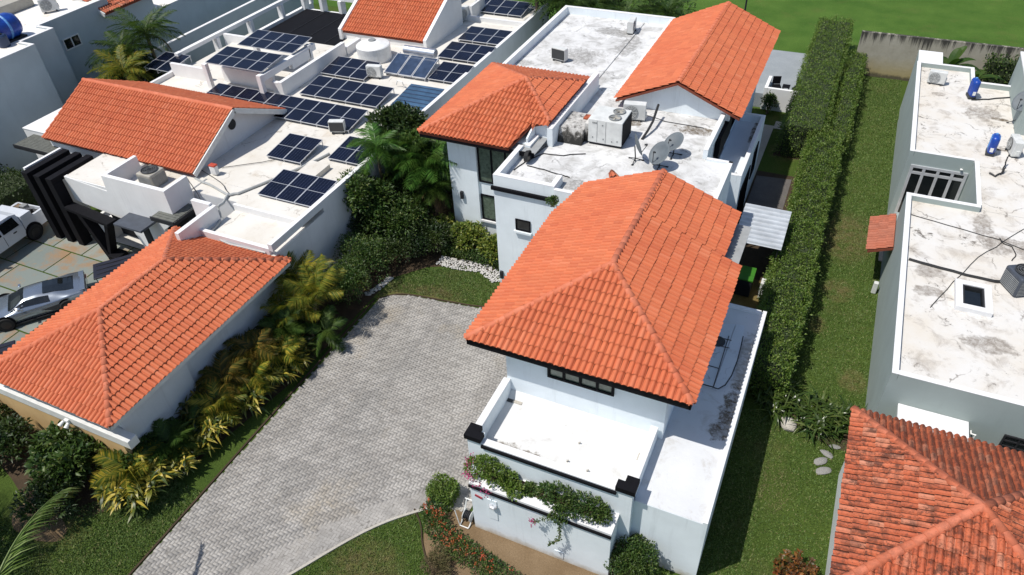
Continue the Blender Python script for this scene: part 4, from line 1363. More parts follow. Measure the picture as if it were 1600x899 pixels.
def slat_canopy(x0, x1, y0, y1, z, n, label, along='x'):
    c_ = thing('slatted_canopy', label, 'canopy', ((x0 + x1) / 2, (y0 + y1) / 2, z), 'slatted entrance canopies')
    for k in range(n):
        a = y0 + (y1 - y0) * k / n
        if along == 'x':
            MB().box(x0 + .05, x1 - .05, a + 0.01, a + (y1 - y0) / n - 0.012, z, z + 0.05).build('slat', M['deckwood'], c_)
        else:
            a = x0 + (x1 - x0) * k / n
            MB().box(a + 0.01, a + (x1 - x0) / n - 0.012, y0 + .05, y1 - .05, z, z + 0.05).build('slat', M['deckwood'], c_)
    mb = MB()
    mb.box(x0, x1, y0 - 0.06, y0 - 0.002, z - 0.16, z + 0.06)
    mb.box(x0, x0 + 0.05, y0, y1, z - 0.16, z - 0.01)
    mb.box(x1 - 0.05, x1, y0, y1, z - 0.16, z - 0.01)
    mb.build('frame', M['charcoal'], c_)
    return c_
slat_canopy(-40.6, -37.3, 20.95, 22.4, 3.35, 12, 'grey slatted canopy over the hedge at the far left end of the orange gable')
slat_canopy(-27.85, -26.4, 18.42, 19.95, 3.3, 9, 'dark grey slatted canopy beside the tip of the garage roof')
sc = thing('flat_canopy', 'plain slate-grey flat canopy in front of the entrance wall', 'canopy', (-29.0, 18.3, 2.2))
MB().box(-30.05, -28.25, 17.9, 18.92, 2.6, 2.72, c=0.01).build('slab', M['slategrey'], sc)
MB().box(-28.7, -28.3, 18.3, 18.4, 0, 2.59).build('post', M['charcoal'], sc)
tag(MB().box(-34.4, -32.9, 19.4, 20.4, 0, 0.9, c=0.01).build('planter_box', LWH), 'white low wall block behind the black portal frames', 'low wall')

# ------------------------------------------------------------------ solar panels
PWID, PLEN = 1.05, 2.05
def panel_mesh():
    fr = MB()
    fr.box(0, PWID, 0, PLEN, -0.035, 0.0)
    b = 0.022
    fr.cur = 0
    fm = MB()
    for (x0, x1, y0, y1) in ((0, PWID, 0, b), (0, PWID, PLEN - b, PLEN), (0, b, b, PLEN - b), (PWID - b, PWID, b, PLEN - b), (b, PWID - b, PLEN / 2 - 0.010, PLEN / 2 + 0.010)):
        fm.box(x0, x1, y0, y1, -0.035, 0.004)
    cm = MB()
    for i in range(6):
        for j in range(2):
            x0 = b + 0.004 + i * (PWID - 2 * b - 0.004) / 6
            x1 = x0 + (PWID - 2 * b - 0.004) / 6 - 0.010
            y0 = b + 0.004 if j == 0 else PLEN / 2 + 0.014
            y1 = PLEN / 2 - 0.014 if j == 0 else PLEN - b - 0.004
            cm.add([(x0, y0, -0.004), (x1, y0, -0.004), (x1, y1, -0.004), (x0, y1, -0.004)], [(0, 1, 2, 3)])
    bk = MB().box(b, PWID - b, b, PLEN - b, -0.03, -0.008)
    return fm, cm, bk
def mesh_of(mb, name, mat):
    me = bpy.data.meshes.new(name)
    me.from_pydata(mb.v, [], mb.f)
    me.materials.append(mat)
    return me
fm_, cm_, bk_ = panel_mesh()
ME_FR, ME_CL, ME_BK = mesh_of(fm_, 'panel_frame', M['alu']), mesh_of(cm_, 'cells', M['cell']), mesh_of(bk_, 'backsheet', plain('backsheet', (0.10, 0.11, 0.16), 0.4))
def solar_array(label, x, y, z, cols, tilt, rows=1, legs=True, rz=0.0):
    root = thing('solar_array', label, 'solar panels', (x, y, z), 'solar panel arrays on the flat roof')
    root.rotation_euler = (0, 0, rz)
    rot = Matrix.Rotation(tilt, 4, 'X')
    for r in range(rows):
        for c in range(cols):
            p = link('panel', ME_FR, root)
            p.location = (rot @ Vector((c * (PWID + 0.012), r * (PLEN + 0.015), 0)))
            p.rotation_euler = (tilt, 0, 0)
            for me, nm in ((ME_CL, 'cells'), (ME_BK, 'backsheet')):
                link(nm, me, p)
    w = cols * (PWID + 0.012)
    d = rows * PLEN
    mb = MB()
    for fy in (0.22, 0.78):
        mb.bar(rot @ Vector((0.02, d * fy, -0.06)), rot @ Vector((w - 0.02, d * fy, -0.06)), 0.05, 0.05)
    if legs:
        for c in range(cols + 1):
            xx = min(max(c * (PWID + 0.012), 0.04), w - 0.04)
            for fy in (0.03, 0.97):
                q = rot @ Vector((xx, d * fy, -0.05))
                mb.bar((q.x, q.y, -z + 3.67), q, 0.035)
            q = rot @ Vector((xx, d * 0.97, -0.05))
            q0 = rot @ Vector((xx, d * 0.03, -0.05))
            mb.bar((q0.x, q0.y, -z + 3.70), (q.x, q.y, -z + 3.70), 0.035)
    mb.build('rack', M['alu'], root, world_space=False)
    return root
T8 = R(7)
solar_array('two-panel array at the far left edge of the solar house roof, behind the orange gable', -40.42, 30.48, 3.95, 2, T8)
solar_array('lower four-panel array on the white roof pergola', -34.46, 30.1, 5.25, 4, R(6), legs=False)
solar_array('upper four-panel array on the white roof pergola', -34.46, 32.95, 5.25, 4, R(6), legs=False)
solar_array('long ten-panel row just behind the orange gable roof', -33.72, 27.95, 3.87, 10, T8)
solar_array('five-panel row in front of the three-panel row, behind the long row', -28.53, 30.87, 3.87, 5, T8)
solar_array('three-panel array right beside the white rooftop parapet near the white tank', -29.12, 33.73, 3.87, 3, T8)
solar_array('two-panel array next to the water heater collectors at the roof edge', -22.34, 35.15, 3.87, 2, T8)
solar_array('three-panel array at the roof edge behind the water heater', -23.39, 38.23, 3.87, 3, T8 * .9)
solar_array('three-panel array farthest up the right roof edge before the white kerb', -23.50, 41.20, 3.87, 3, T8 * .6)
solar_array('four-panel array at the back end of the solar house roof', -25.44, 46.34, 3.87, 4, T8)
solar_array('four-panel array behind the small tiled roof at the top edge', -31.0, 46.6, 4.0, 4, T8)
solar_array('two-panel array standing alone on the cream roof beside the gable wall', -25.61, 24.27, 3.87, 2, T8)
solar_array('two-panel array half hidden by the palm fronds', -22.46, 25.18, 3.87, 2, T8 * .8)
solar_array('three-panel array nearest the front on the cream roof', -23.64, 21.21, 3.87, 3, T8 * .8)

# ------------------------------------------------------------------ garage with hip roof
GA = thing('tiled_garage', 'garage with an orange hip roof and grey-white walls beside the driveway palms', 'garage', (-23, 13, 0))
MB().box(-25.8, -20.2, 8.95, 17.95, 0, 3.15).build('wall', M['leftwall'], GA)
box('wall', M['sandwall'], GA, -29.0, -19.9, 8.62, 8.94, 0, 1.95)
MB().box(-29.0, -19.35, 8.55, 8.94, 1.955, 2.35, c=0.015).build('lintel', M['lintel'], GA)
ze, zr = 3.2, 4.7
hw = 3.285
xc_ = -22.87
gf2 = [[(xc_ - hw, 8.43, ze), (xc_ + hw, 8.43, ze), (xc_, 8.43 + hw, zr)],
       [(xc_ + hw, 8.43, ze), (xc_ + hw, 18.2, ze), (xc_, 18.2 - hw, zr), (xc_, 8.43 + hw, zr)],
       [(xc_ + hw, 18.2, ze), (xc_ - hw, 18.2, ze), (xc_, 18.2 - hw, zr)],
       [(xc_ - hw, 18.2, ze), (xc_ - hw, 8.43, ze), (xc_, 8.43 + hw, zr), (xc_, 18.2 - hw, zr)]]
dk = roof_deck('hip_roof', gf2, M['deck'], GA)
rg = Roof(GA, M['tile'])
for f in gf2:
    rg.face(f, dk)
rg.finish()
for a, b in (((xc_ - hw, 8.43, ze), (xc_, 8.43 + hw, zr)), ((xc_ + hw, 8.43, ze), (xc_, 8.43 + hw, zr)), ((xc_ + hw, 18.2, ze), (xc_, 18.2 - hw, zr)), ((xc_ - hw, 18.2, ze), (xc_, 18.2 - hw, zr)), ((xc_, 8.43 + hw, zr), (xc_, 18.2 - hw, zr))):
    ridge_line(a, b, dk, M['ridge'])
fb = MB()
fb.bar((xc_ - hw + .03, 8.46, 3.10), (xc_ + hw - .03, 8.46, 3.10), 0.06, 0.16)
fb.bar((xc_ + hw - .03, 8.43, 3.10), (xc_ + hw - .03, 18.15, 3.10), 0.06, 0.16)
fb.bar((xc_ - hw + .03, 8.43, 3.10), (xc_ - hw + .03, 18.15, 3.10), 0.06, 0.16)
fb.bar((xc_ - hw + .03, 18.17, 3.10), (xc_ + hw - .03, 18.17, 3.10), 0.06, 0.16)
fb.build('eave_board', M['lintel'], GA)
box('soffit', M['soffit'], GA, xc_ - hw + .07, xc_ + hw - .07, 8.5, 18.1, 3.05, 3.08)
MB().box(-20.19, -20.05, 8.97, 12.15, 0, 3.04).build('pilaster_wall', M['leftwall'], GA)
sl2 = thing('security_light', 'white twin-spot security light on the sand-coloured garage wall', 'lamp', (-22.4, 8.5, 2.1))
MB().box(-22.5, -22.3, 8.46, 8.55, 2.02, 2.22, c=0.01).build('bracket', M['pvc'], sl2)
for dx in (-0.12, 0.12):
    MB().tube([(-22.4 + dx, 8.46, 2.14), (-22.4 + dx * 1.3, 8.28, 2.06)], [0.05, 0.085], 12).build('spot', M['pvc'], sl2)

# ------------------------------------------------------------------ far left blue-grey house
FL = thing('blue_grey_house', 'tall stepped blue-grey house with a white roof at the upper left corner', 'house', (-48, 30, 0))
FW = M['farwall']
block(FL, -62, -43.6, 14.0, 26.4, 0, 6.5, FW, M['roof_far'])
block(FL, -62, -44.8, 26.4, 28.7, 0, 6.5, FW, M['roof_far'])
block(FL, -62, -46.15, 28.7, 34.0, 0, 6.5, FW, M['roof_far'])
block(FL, -62, -46.15, 34.0, 50.0, 0, 4.6, FW, M['roof_far'])
for b in ((-43.8, -43.6, 14.0, 26.4), (-45.0, -44.8, 26.41, 28.7), (-46.35, -46.15, 28.71, 34.0)):
    parapet(FL, *b, 6.5, 6.62, FW, CAPM)
parapet(FL, -44.79, -43.81, 26.2, 26.4, 6.5, 6.62, FW, CAPM)
parapet(FL, -46.14, -45.01, 28.5, 28.7, 6.5, 6.62, FW, CAPM)
window(FL, 'x', -46.15, 29.75, 31.0, 4.55, 5.3, 2, frame=M['lintel'], out=1, fw_=0.07)
ft = [[(-45.6, 33.1, 5.9), (-45.6, 37.6, 5.9), (-49.6, 37.6, 7.4), (-49.6, 33.1, 7.4)]]
dk = roof_deck('gable_roof', ft, M['deck'], FL)
rf = Roof(FL, M['tile_old'])
for f in ft:
    rf.face(f, dk)
rf.finish(150)
MB().bar((-45.64, 33.05, 5.80), (-49.6, 33.05, 7.28), 0.08, 0.26).build('barge_board', M['lintel'], FL)
MB().box(-50, -46.14, 34.01, 37.5, 4.6, 5.9).build('wall', FW, FL)
parapet(FL, -43.2, -42.95, 33.0, 50.0, 0.0, 3.5, FW, CAPM)
tag(MB().box(-52.2, -50.0, 27.4, 31.5, 6.52, 7.15, c=0.05).build('roof_cover', M['acold']), 'dark grey low cover at the very top left corner of the far roof', 'roof cover')

# ------------------------------------------------------------------ the grey-green house on the right
RH = thing('grey_green_house', 'grey-green flat-roofed house with a heavily stained white roof at the right edge', 'house', (8, 32, 0))
GW = M['rightwall']
block(RH, 3.86, 16, 20.0, 31.7, 0, 3.62, GW, M['roof_right'])
block(RH, 6.62, 16, 31.7, 35.6, 0, 3.62, GW, M['roof_right'])
block(RH, 3.86, 16, 35.6, 44.8, 0, 3.62, GW, M['roof_right'])
block(RH, 3.86, 6.8, 44.8, 46.7, 0, 3.62, GW, M['roof_right'])
block(RH, 3.9, 5.2, 46.72, 48.5, 0, 3.85, GW, M['cap'])
for b in ((3.86, 4.06, 20.0, 31.7), (4.07, 16, 20.0, 20.2), (4.07, 6.75, 31.5, 31.7), (6.60, 6.78, 31.71, 35.59), (3.86, 4.06, 35.6, 46.7), (4.07, 6.59, 35.6, 35.76), (4.07, 6.8, 46.52, 46.7), (6.62, 6.8, 44.8, 46.51), (6.81, 9.3, 44.62, 44.8)):
    parapet(RH, *b, 3.62, 3.9, GW, CAPM)
MB().box(8.5, 16, 39.5, 45.5, 3.62, 5.4).build('wall', GW, RH)
MB().box(8.45, 16, 39.45, 45.55, 5.4, 5.5, c=0.01).build('coping', CAPM, RH)
# courtyard glazing
window(RH, 'y', 35.6, 4.1, 6.55, 0.15, 3.2, 4, 2, frame=M['alu'], out=-1, fw_=0.13, rowfr=[0.87])
box('court_floor', M['palepath'], RH, 3.7, 6.6, 31.71, 35.59, 0.0, 0.05)
MB().box(3.87, 4.1, 31.8, 33.2, 0, 1.9).build('court_wall', GW, RH)
MB().lathe((6.2, 35.5, 3.35), [(0.05, 0), (0.07, 0.05), (0.0, 0.09)], 10).build('camera_dome', M['pvc'], RH)
# white flat-roofed box at the front and a window
MB().box(4.42, 6.5, 19.0, 19.99, 0, 2.5).build('store_box', GW, RH)
MB().box(4.40, 6.52, 18.7, 19.99, 2.5, 2.62, c=0.01).build('store_roof', CAPM, RH)
window(RH, 'y', 20.0, 7.6, 8.5, 1.75, 2.5, 2, 3, frame=M['charcoal'], sill=CAPM)
MB().tube([(6.7, 19.98, 2.25), (6.7, 19.85, 2.25), (6.82, 19.82, 2.28), (6.82, 19.82, 2.1)], 0.03, 8).build('tap', M['pvc'], RH)
# skylight
sk = thing('skylight', 'square skylight with a white kerb and dark pane on the stained roof', 'skylight', (6.4, 25.2, 3.63))
mb = MB()
for b in ((5.78, 6.98, 24.42, 24.66), (5.78, 6.98, 25.86, 26.1), (5.78, 6.02, 24.67, 25.85), (6.74, 6.98, 24.67, 25.85)):
    mb.box(*b, 3.62, 3.84, c=0.01)
mb.build('kerb', M['cap'], sk)
mb = MB()
for b in ((6.03, 6.73, 24.67, 24.73), (6.03, 6.73, 25.79, 25.85), (6.03, 6.09, 24.74, 25.78), (6.67, 6.73, 24.74, 25.78)):
    mb.box(*b, 3.64, 3.80)
mb.build('frame', M['charcoal'], sk)
box('pane', M['glass'], sk, 6.09, 6.67, 24.74, 25.78, 3.66, 3.70)
# tiled canopy on the side wall
AW = thing('tiled_canopy', 'small terracotta canopy over the side door of the grey-green house', 'canopy', (3.4, 30.7, 2))
cf = [[(2.88, 32.4, 1.95), (2.88, 29.4, 1.95), (3.40, 29.4, 2.05), (3.40, 32.4, 2.05)]]
cf = [[(2.90, 32.2, 1.95), (2.90, 29.5, 1.95), (3.855, 29.5, 2.35), (3.855, 32.2, 2.35)]]
dk = roof_deck('canopy_slab', cf, M['deck'], AW)
ra = Roof(AW, M['dusty'])
for f in cf:
    ra.face(f, dk)
ra.finish(200)
tag(MB().box(3.55, 3.75, 29.1, 29.3, 0.0, 0.6, c=0.03).build('water_pump', M['acwhite']), 'small white pump standing below the terracotta canopy', 'pump')

# ------------------------------------------------------------------ weathered tiled roof, lower right
M['ridge_old'] = tilemat('weathered_ridge', [(0.0, (0.50, 0.14, 0.07)), (1.0, (0.58, 0.19, 0.11))], 0.35)
BR = thing('weathered_roof_house', 'outbuilding with a weathered blackened terracotta pyramid roof at the lower right', 'house', (6.2, 15.2, 0))
MB().box(3.26, 9.1, 12.4, 18.4, 0, 2.95).build('wall', wallmat('pale_side_wall', (0.62, 0.65, 0.65), 0.2), BR)
ax, ay, az, hb_ = 6.32, 15.41, 4.05, 3.32
e_ = 3.0
bf = [[(ax - hb_, ay - hb_, e_), (ax + hb_, ay - hb_, e_), (ax, ay, az)], [(ax + hb_, ay - hb_, e_), (ax + hb_, ay + hb_, e_), (ax, ay, az)],
      [(ax + hb_, ay + hb_, e_), (ax - hb_, ay + hb_, e_), (ax, ay, az)], [(ax - hb_, ay + hb_, e_), (ax - hb_, ay - hb_, e_), (ax, ay, az)]]
dk = roof_deck('pyramid_roof', bf, M['deck'], BR)
rb = Roof(BR, M['tile_old'])
for f in bf:
    rb.face(f, dk)
rb.finish()
for sx_, sy_ in ((-1, -1), (1, -1), (1, 1), (-1, 1)):
    ridge_line((ax + sx_ * hb_, ay + sy_ * hb_, e_), (ax, ay, az), dk, M['ridge_old'], w=0.14, lift=0.07)

# ------------------------------------------------------------------ rear wall, deck and side pieces
bw = tag(MB().box(0.6, 40, 53.0, 53.25, 0, 2.95).build('boundary_wall', M['bwall']), 'stained concrete boundary wall between lawn and fairway', 'wall')
RD = thing('rear_deck', 'raised grey rear terrace with a white front wall', 'terrace', (-3.5, 50, 0))
MB().box(-9.0, -1.4, 45.9, 53.2, 0, 0.95).build('slab', M['greydeck'], RD)
MB().box(-4.0, -1.4, 45.7, 45.89, 0, 1.45).build('front_wall', M['leftwhite'], RD)
MB().box(-4.2, -4.01, 45.7, 47.6, 0, 1.45).build('side_wall', M['leftwhite'], RD)
def chair(x, y, z, rz, label):
    c_ = thing('garden_chair', label, 'chair', (x, y, z), 'black chairs on the rear terrace')
    c_.rotation_euler = (0, 0, rz)
    MB().box(-.25, .25, -.25, .25, 0.38, 0.43, c=0.01).build('seat', M['black'], c_, world_space=False)
    MB().box(-.25, .25, .22, .27, 0.45, 0.95, c=0.01).build('backrest', M['black'], c_, world_space=False)
    for a in (-.22, .22):
        for b in (-.22, .22):
            MB().bar((a, b, 0), (a, b, .38), 0.035).build('leg', M['black'], c_, world_space=False)
chair(-3.55, 46.4, 0.95, 0.3, 'black garden chair at the left behind the white terrace wall')
chair(-2.3, 46.5, 0.95, -0.4, 'black garden chair at the right behind the white terrace wall, by the hedge')
tb_ = thing('low_table', 'low black table between the two chairs on the rear terrace', 'table', (-2.9, 46.5, 0.95))
MB().box(-3.2, -2.75, 46.3, 46.8, 1.33, 1.38, c=0.01).build('table_top', M['black'], tb_)
for a in (-3.15, -2.8):
    for b in (46.35, 46.75):
        MB().bar((a, b, 0.95), (a, b, 1.33), 0.04).build('leg', M['black'], tb_)

# ------------------------------------------------------------------ rocks, stones, pebbles
def rock(name, c, r, sx, sy, sz, mat, label, seed, group=None):
    bm = bmesh.new()
    bmesh.ops.create_icosphere(bm, subdivisions=3, radius=r)
    rr = random.Random(seed)
    off = [Vector((rr.uniform(-1, 1), rr.uniform(-1, 1), rr.uniform(-1, 1))).normalized() for _ in range(14)]
    for v in bm.verts:
        d = v.co.normalized()
        k = min(1.0, min(0.72 + 0.5 * (1 - d.dot(o)) for o in off))
        v.co = Vector((v.co.x * sx * k, v.co.y * sy * k, v.co.z * sz * k))
    me = bpy.data.meshes.new(name)
    bm.to_mesh(me); bm.free()
    me.materials.append(mat)
    o = link(name, me)
    o.location = c
    o.rotation_euler = (0, 0, rr.uniform(0, 6))
    return tag(o, label, 'rock', group)
rock('boulder', (1.33, 19.95, 0.12), 0.36, 1, 1.2, 0.8, M['stone'], 'pale boulder on the lawn between the two strap-leaved clumps', 3)
for k, (x, y, r, a) in enumerate(((2.62, 18.75, 0.32, 0.3), (2.78, 19.15, 0.28, -0.2), (3.0, 19.6, 0.22, 0.1), (2.75, 18.35, 0.34, -0.5))):
    rock('stepping_stone', (x, y, 0.03), r * .85, 1.35, 0.7, 0.28, M['greystone'], ['flat grey stone on the lawn beside the weathered roof', 'second flat stone from the front beside the weathered roof', 'small block-like stone nearest the strap-leaved clump', 'flat stone nearest the camera beside the weathered roof'][k], 20 + k, 'stones beside the outbuilding')
rock('rubble_stone', (-3.08, 47.87, 0.10), 0.45, 1.2, 0.8, 0.6, M['stone'], 'pale lump of stone on the grass below the terrace wall', 41)

def pebbles(name, pts, w, n, label, seed):
    rr = random.Random(seed)
    bm = bmesh.new()
    bmesh.ops.create_icosphere(bm, subdivisions=1, radius=1)
    iv = np.array([v.co[:] for v in bm.verts]); jf = np.array([[v.index for v in f.verts] for f in bm.faces])
    bm.free()
    seg = [(Vector(a), Vector(b)) for a, b in zip(pts[:-1], pts[1:])]
    Ls = [(b - a).length for a, b in seg]
    V, F = [], []
    for i in range(n):
        k = rr.choices(range(len(seg)), Ls)[0]
        a, b = seg[k]
        t = rr.random()
        d = (b - a).normalized()
        p = a.lerp(b, t) + Vector((-d.y, d.x)) * rr.uniform(-w, w) / 2
        r = rr.uniform(0.025, 0.058)
        s = np.array([r * rr.uniform(.8, 1.4), r * rr.uniform(.8, 1.4), r * .7])
        V.append(iv * s * (1 + npr.normal(0, .09, iv.shape)) + np.array([p.x, p.y, 0.03 + rr.uniform(0, 0.05)]))
        F.append(jf + len(iv) * i)
    o = npmesh(name, np.concatenate(V), np.concatenate(F), M['pebble'], None, 'stuff')
    return tag(o, label)
pebbles('white_pebbles', smooth_poly([(-15.91, 24.04, 0.00)[:2], (-14.88, 24.06, 0.00)[:2], (-13.78, 24.33, 0.00)[:2], (-12.76, 23.99, 0.00)[:2], (-12.46, 23.64, 0.00)[:2]], 2), 0.75, 620, 'white pebble strip in front of the clipped low hedge', 1)
pebbles('white_pebbles', smooth_poly([(-17.82, 20.46, 0.00)[:2], (-17.59, 21.05, 0.00)[:2], (-17.45, 21.57, 0.00)[:2], (-17.45, 22.04, -0.00)[:2]], 2), 0.30, 190, 'short white pebble strip at the corner of the drive', 2)

# ------------------------------------------------------------------ air conditioners
def split_unit(loc, rz, label, s=1.0, grille=None, body=None, group='split air conditioner units on the roofs'):
    a = thing('ac_unit', label, 'air conditioner', loc, group)
    a.rotation_euler = (0, 0, rz)
    w, d, h = 0.84 * s, 0.32 * s, 0.62 * s
    b = body or M['acwhite']
    MB().box(-w / 2, w / 2, -d / 2, d / 2, 0.08, 0.08 + h, c=0.02).build('casing', b, a, world_space=False)
    # fan ring and grille on the front (local -y)
    mt = Matrix.Translation((-w * 0.14, -d / 2 - 0.012, 0.08 + h * 0.5)) @ Matrix.Rotation(R(90), 4, 'X')
    MB().lathe((0, 0, 0), [(0.0, 0.0), (h * 0.40, 0.0), (h * 0.42, 0.018), (h * 0.40, 0.024), (0.0, 0.004)], 24).xf(mt).build('fan_grille', grille or M['acdark'], a, world_space=False)
    mb = MB()
    for r in (0.36, 0.27, 0.18, 0.09):
        pts = [Vector((-w * 0.14 + h * r * math.cos(t), -d / 2 - 0.035, 0.08 + h * 0.5 + h * r * math.sin(t))) for t in np.linspace(0, 2 * math.pi, 17)]
        mb.tube(pts, 0.006, 4, False)
    for k in range(4):
        t = k * math.pi / 4
        c, s2 = math.cos(t) * h * .4, math.sin(t) * h * .4
        mb.bar((-w * .14 - c, -d / 2 - .036, .08 + h * .5 - s2), (-w * .14 + c, -d / 2 - .036, .08 + h * .5 + s2), 0.012)
    mb.build('guard', b, a, world_space=False)
    MB().box(-w / 2 + 0.03, w / 2 - 0.03, d / 2, d / 2 + 0.012, 0.14, 0.02 + h).build('coil', M['acdark'], a, world_space=False)
    MB().box(w / 2 - 0.012, w / 2 + 0.05, -0.06, 0.1, 0.16, 0.40, c=0.01).build('valve_cover', b, a, world_space=False)
    for x in (-w * 0.32, w * 0.32):
        MB().box(x - 0.04, x + 0.04, -d / 2 - 0.04, d / 2 + 0.04, 0, 0.08).build('foot', M['acdark'], a, world_space=False)
    return a
split_unit((-14.35, 36.3, 5.6), R(180 - 12), 'split AC unit in the middle of the rear white roof, dark coil towards camera', 1.05, M['acdark'])
split_unit((-11.85, 41.5, 5.6), R(95), 'split AC unit at the far end of the rear white roof', 1.1)
split_unit((-26.97, 36.41, 3.72), R(10), 'small AC unit behind the other, between the white tank and the collectors', 1.0, M['acgrey'])
split_unit((-25.64, 34.55, 3.72), R(10), 'small AC unit in front, between solar panels and collectors', 1.1, M['acgrey'])
split_unit((-23.70, 27.87, 3.72), R(200), 'AC unit at the end of the long solar row by the palms', 1.0, M['acdark'])
split_unit((-24.91, 44.75, 3.72), R(80), 'AC unit against the back of the small tiled roof', 1.3, M['acgrey'])
split_unit((4.89, 44.37, 3.64), R(-5), 'AC unit in the far left corner of the stained right roof', 1.05, M['acgrey'])
split_unit((8.27, 37.39, 3.64), R(-80), 'AC unit beside the blue tank on the stained right roof', 1.15, M['acdark'])
split_unit((-47.76, 30.93, 6.55), R(60), 'AC unit on the roof at the upper left corner', 1.25, M['acgrey'])
inv = thing('inverter_box', 'small white box with a red top by the gable wall on the cream roof', 'inverter', (-27.04, 22.10, 3.72))
ip = (-27.04, 22.10, 3.72)
MB().box(ip[0] - .18, ip[0] + .18, ip[1] - .12, ip[1] + .12, 3.74, 4.18, c=0.02).build('casing', M['pvc'], inv)
MB().box(ip[0] - .19, ip[0] + .19, ip[1] - .13, ip[1] + .13, 4.18, 4.26, c=0.015).build('lid', plain('red_lid', (0.45, 0.06, 0.03), 0.5), inv)

def top_condenser(loc, s, label, mat, h=0.75, rz=0.2):
    a = thing('condenser', label, 'air conditioner', loc)
    a.rotation_euler = (0, 0, rz)
    MB().box(-s / 2, s / 2, -s / 2, s / 2, 0.02, h, c=0.07).build('casing', mat, a, world_space=False)
    mb = MB()
    for k in range(9):
        z = 0.10 + k * (h - 0.22) / 9
        for (x0, x1, y0, y1) in ((-s * .42, s * .42, -s / 2 - .012, -s / 2 + .01), (-s * .42, s * .42, s / 2 - .01, s / 2 + .012), (-s / 2 - .012, -s / 2 + .01, -s * .42, s * .42), (s / 2 - .01, s / 2 + .012, -s * .42, s * .42)):
            mb.box(x0, x1, y0, y1, z, z + 0.03)
    mb.build('louvres', M['acgrey'], a, world_space=False)
    MB().lathe((0, 0, h), [(s * .40, 0.0), (s * .43, 0.05), (s * .39, 0.06), (s * .37, 0.012), (0.0, 0.008)], 28).build('fan_ring', M['acdark'], a, world_space=False)
    mb = MB()
    for k in range(5):
        t = k * 2 * math.pi / 5
        mb.obox((math.cos(t) * s * .2, math.sin(t) * s * .2, h + .025), (math.cos(t), math.sin(t), 0), (-math.sin(t), math.cos(t), .4), (0, 0, 1), s * .16, s * .07, .004)
    mb.lathe((0, 0, h + 0.02), [(0.07, 0), (0.07, 0.03), (0, 0.035)], 12)
    mb.build('fan', M['charcoal'], a, world_space=False)
    mb = MB()
    for r in (0.15, 0.24, 0.33):
        mb.tube([(s * r * math.cos(t), s * r * math.sin(t), h + .058) for t in np.linspace(0, 2 * math.pi, 21)], 0.005, 4, False)
    mb.build('guard', M['acgrey'], a, world_space=False)
    return a
top_condenser((-29.29, 20.31, 3.72), 0.95, 'beige square condenser with a round top fan inside the roof enclosure', M['acold'], 0.75, 0.0)
top_condenser((7.92, 26.51, 3.64), 0.95, 'dark grey condenser with a round top fan at the right edge', M['slategrey'], 0.85, 0.5)

# the large rooftop package unit with its mouldy duct housing
RU = thing('rooftop_unit', 'large white twin-fan rooftop air conditioner on the middle roof', 'air conditioner', (-9.0, 28.6, 5.6))
ux0, ux1, uy0, uy1, uz0, uz1 = -9.72, -8.15, 28.05, 29.45, 5.72, 6.85
MB().box(ux0, ux1, uy0, uy1, uz0, uz1, c=0.02).build('casing', M['acwhite'], RU)
MB().box(ux0 + .05, ux1 - .03, uy0 + .05, uy1 - .05, 5.6, 5.72).build('base_rail', M['charcoal'], RU)
MB().box(ux1, ux1 + 0.03, uy0 + 0.06, uy1 - 0.06, uz0 + 0.05, uz1 - 0.06).build('coil', M['black'], RU)
for k, (x, y) in enumerate(((-8.62, 28.45), (-8.62, 29.08))):
    MB().lathe((x, y, uz1), [(0.27, 0.0), (0.29, 0.05), (0.26, 0.06), (0.24, 0.02), (0.0, 0.015)], 24).build('fan_ring', M['acgrey'], RU)
    mb = MB()
    for q in range(4):
        t = q * math.pi / 2 + k
        mb.obox((x + math.cos(t) * .12, y + math.sin(t) * .12, uz1 + .035), (math.cos(t), math.sin(t), 0), (-math.sin(t), math.cos(t), .4), (0, 0, 1), .11, .05, .004)
    mb.build('fan', M['acold'], RU)
mb = MB()
for x in (-9.3, -8.9):
    mb.box(x - .006, x + .006, uy0 - .012, uy0, uz0 + .04, uz1 - .05)
for (x, z) in ((-9.5, 6.7), (-9.42, 6.7), (-9.35, 6.7), (-9.05, 6.62), (-9.0, 5.95), (-8.6, 5.9), (-8.35, 5.95), (-9.5, 5.98)):
    mb.box(x - .025, x + .025, uy0 - .016, uy0, z - .03, z + .03)
mb.build('panel_seams', M['acgrey'], RU)
DB = thing('duct_housing', 'mouldy concrete duct housing between the twin-fan unit and the tiled pyramid roof', 'duct housing', (-10.4, 28.6, 5.6))
MB().extr([(-11.08, 27.75, 5.6), (-11.08, 29.6, 5.6), (-11.08, 29.6, 6.25), (-11.08, 28.0, 6.25)], (1.15, 0, 0)).build('plinth', M['rubble'], DB)
MB().box(-9.92, -9.74, 28.15, 29.35, 5.65, 6.55, c=0.02).build('duct', M['rubble'], DB)
MB().box(-10.3, -9.95, 29.0, 29.4, 6.26, 6.33).build('loose_brick', M['tile_old'], DB)
SU = split_unit((-8.45, 31.0, 5.6), R(10), 'tall split AC unit behind the large twin-fan rooftop unit', 1.25, M['acgrey'])
tag(MB().tube([(-7.54, 29.23, 5.62), (-7.44, 29.74, 5.80), (-7.38, 30.34, 6.00), (-7.46, 31.47, 6.30)], 0.06, 8).build('drain_hose', M['cable']), 'thick black hose standing up beside the twin-fan rooftop unit', 'hose')

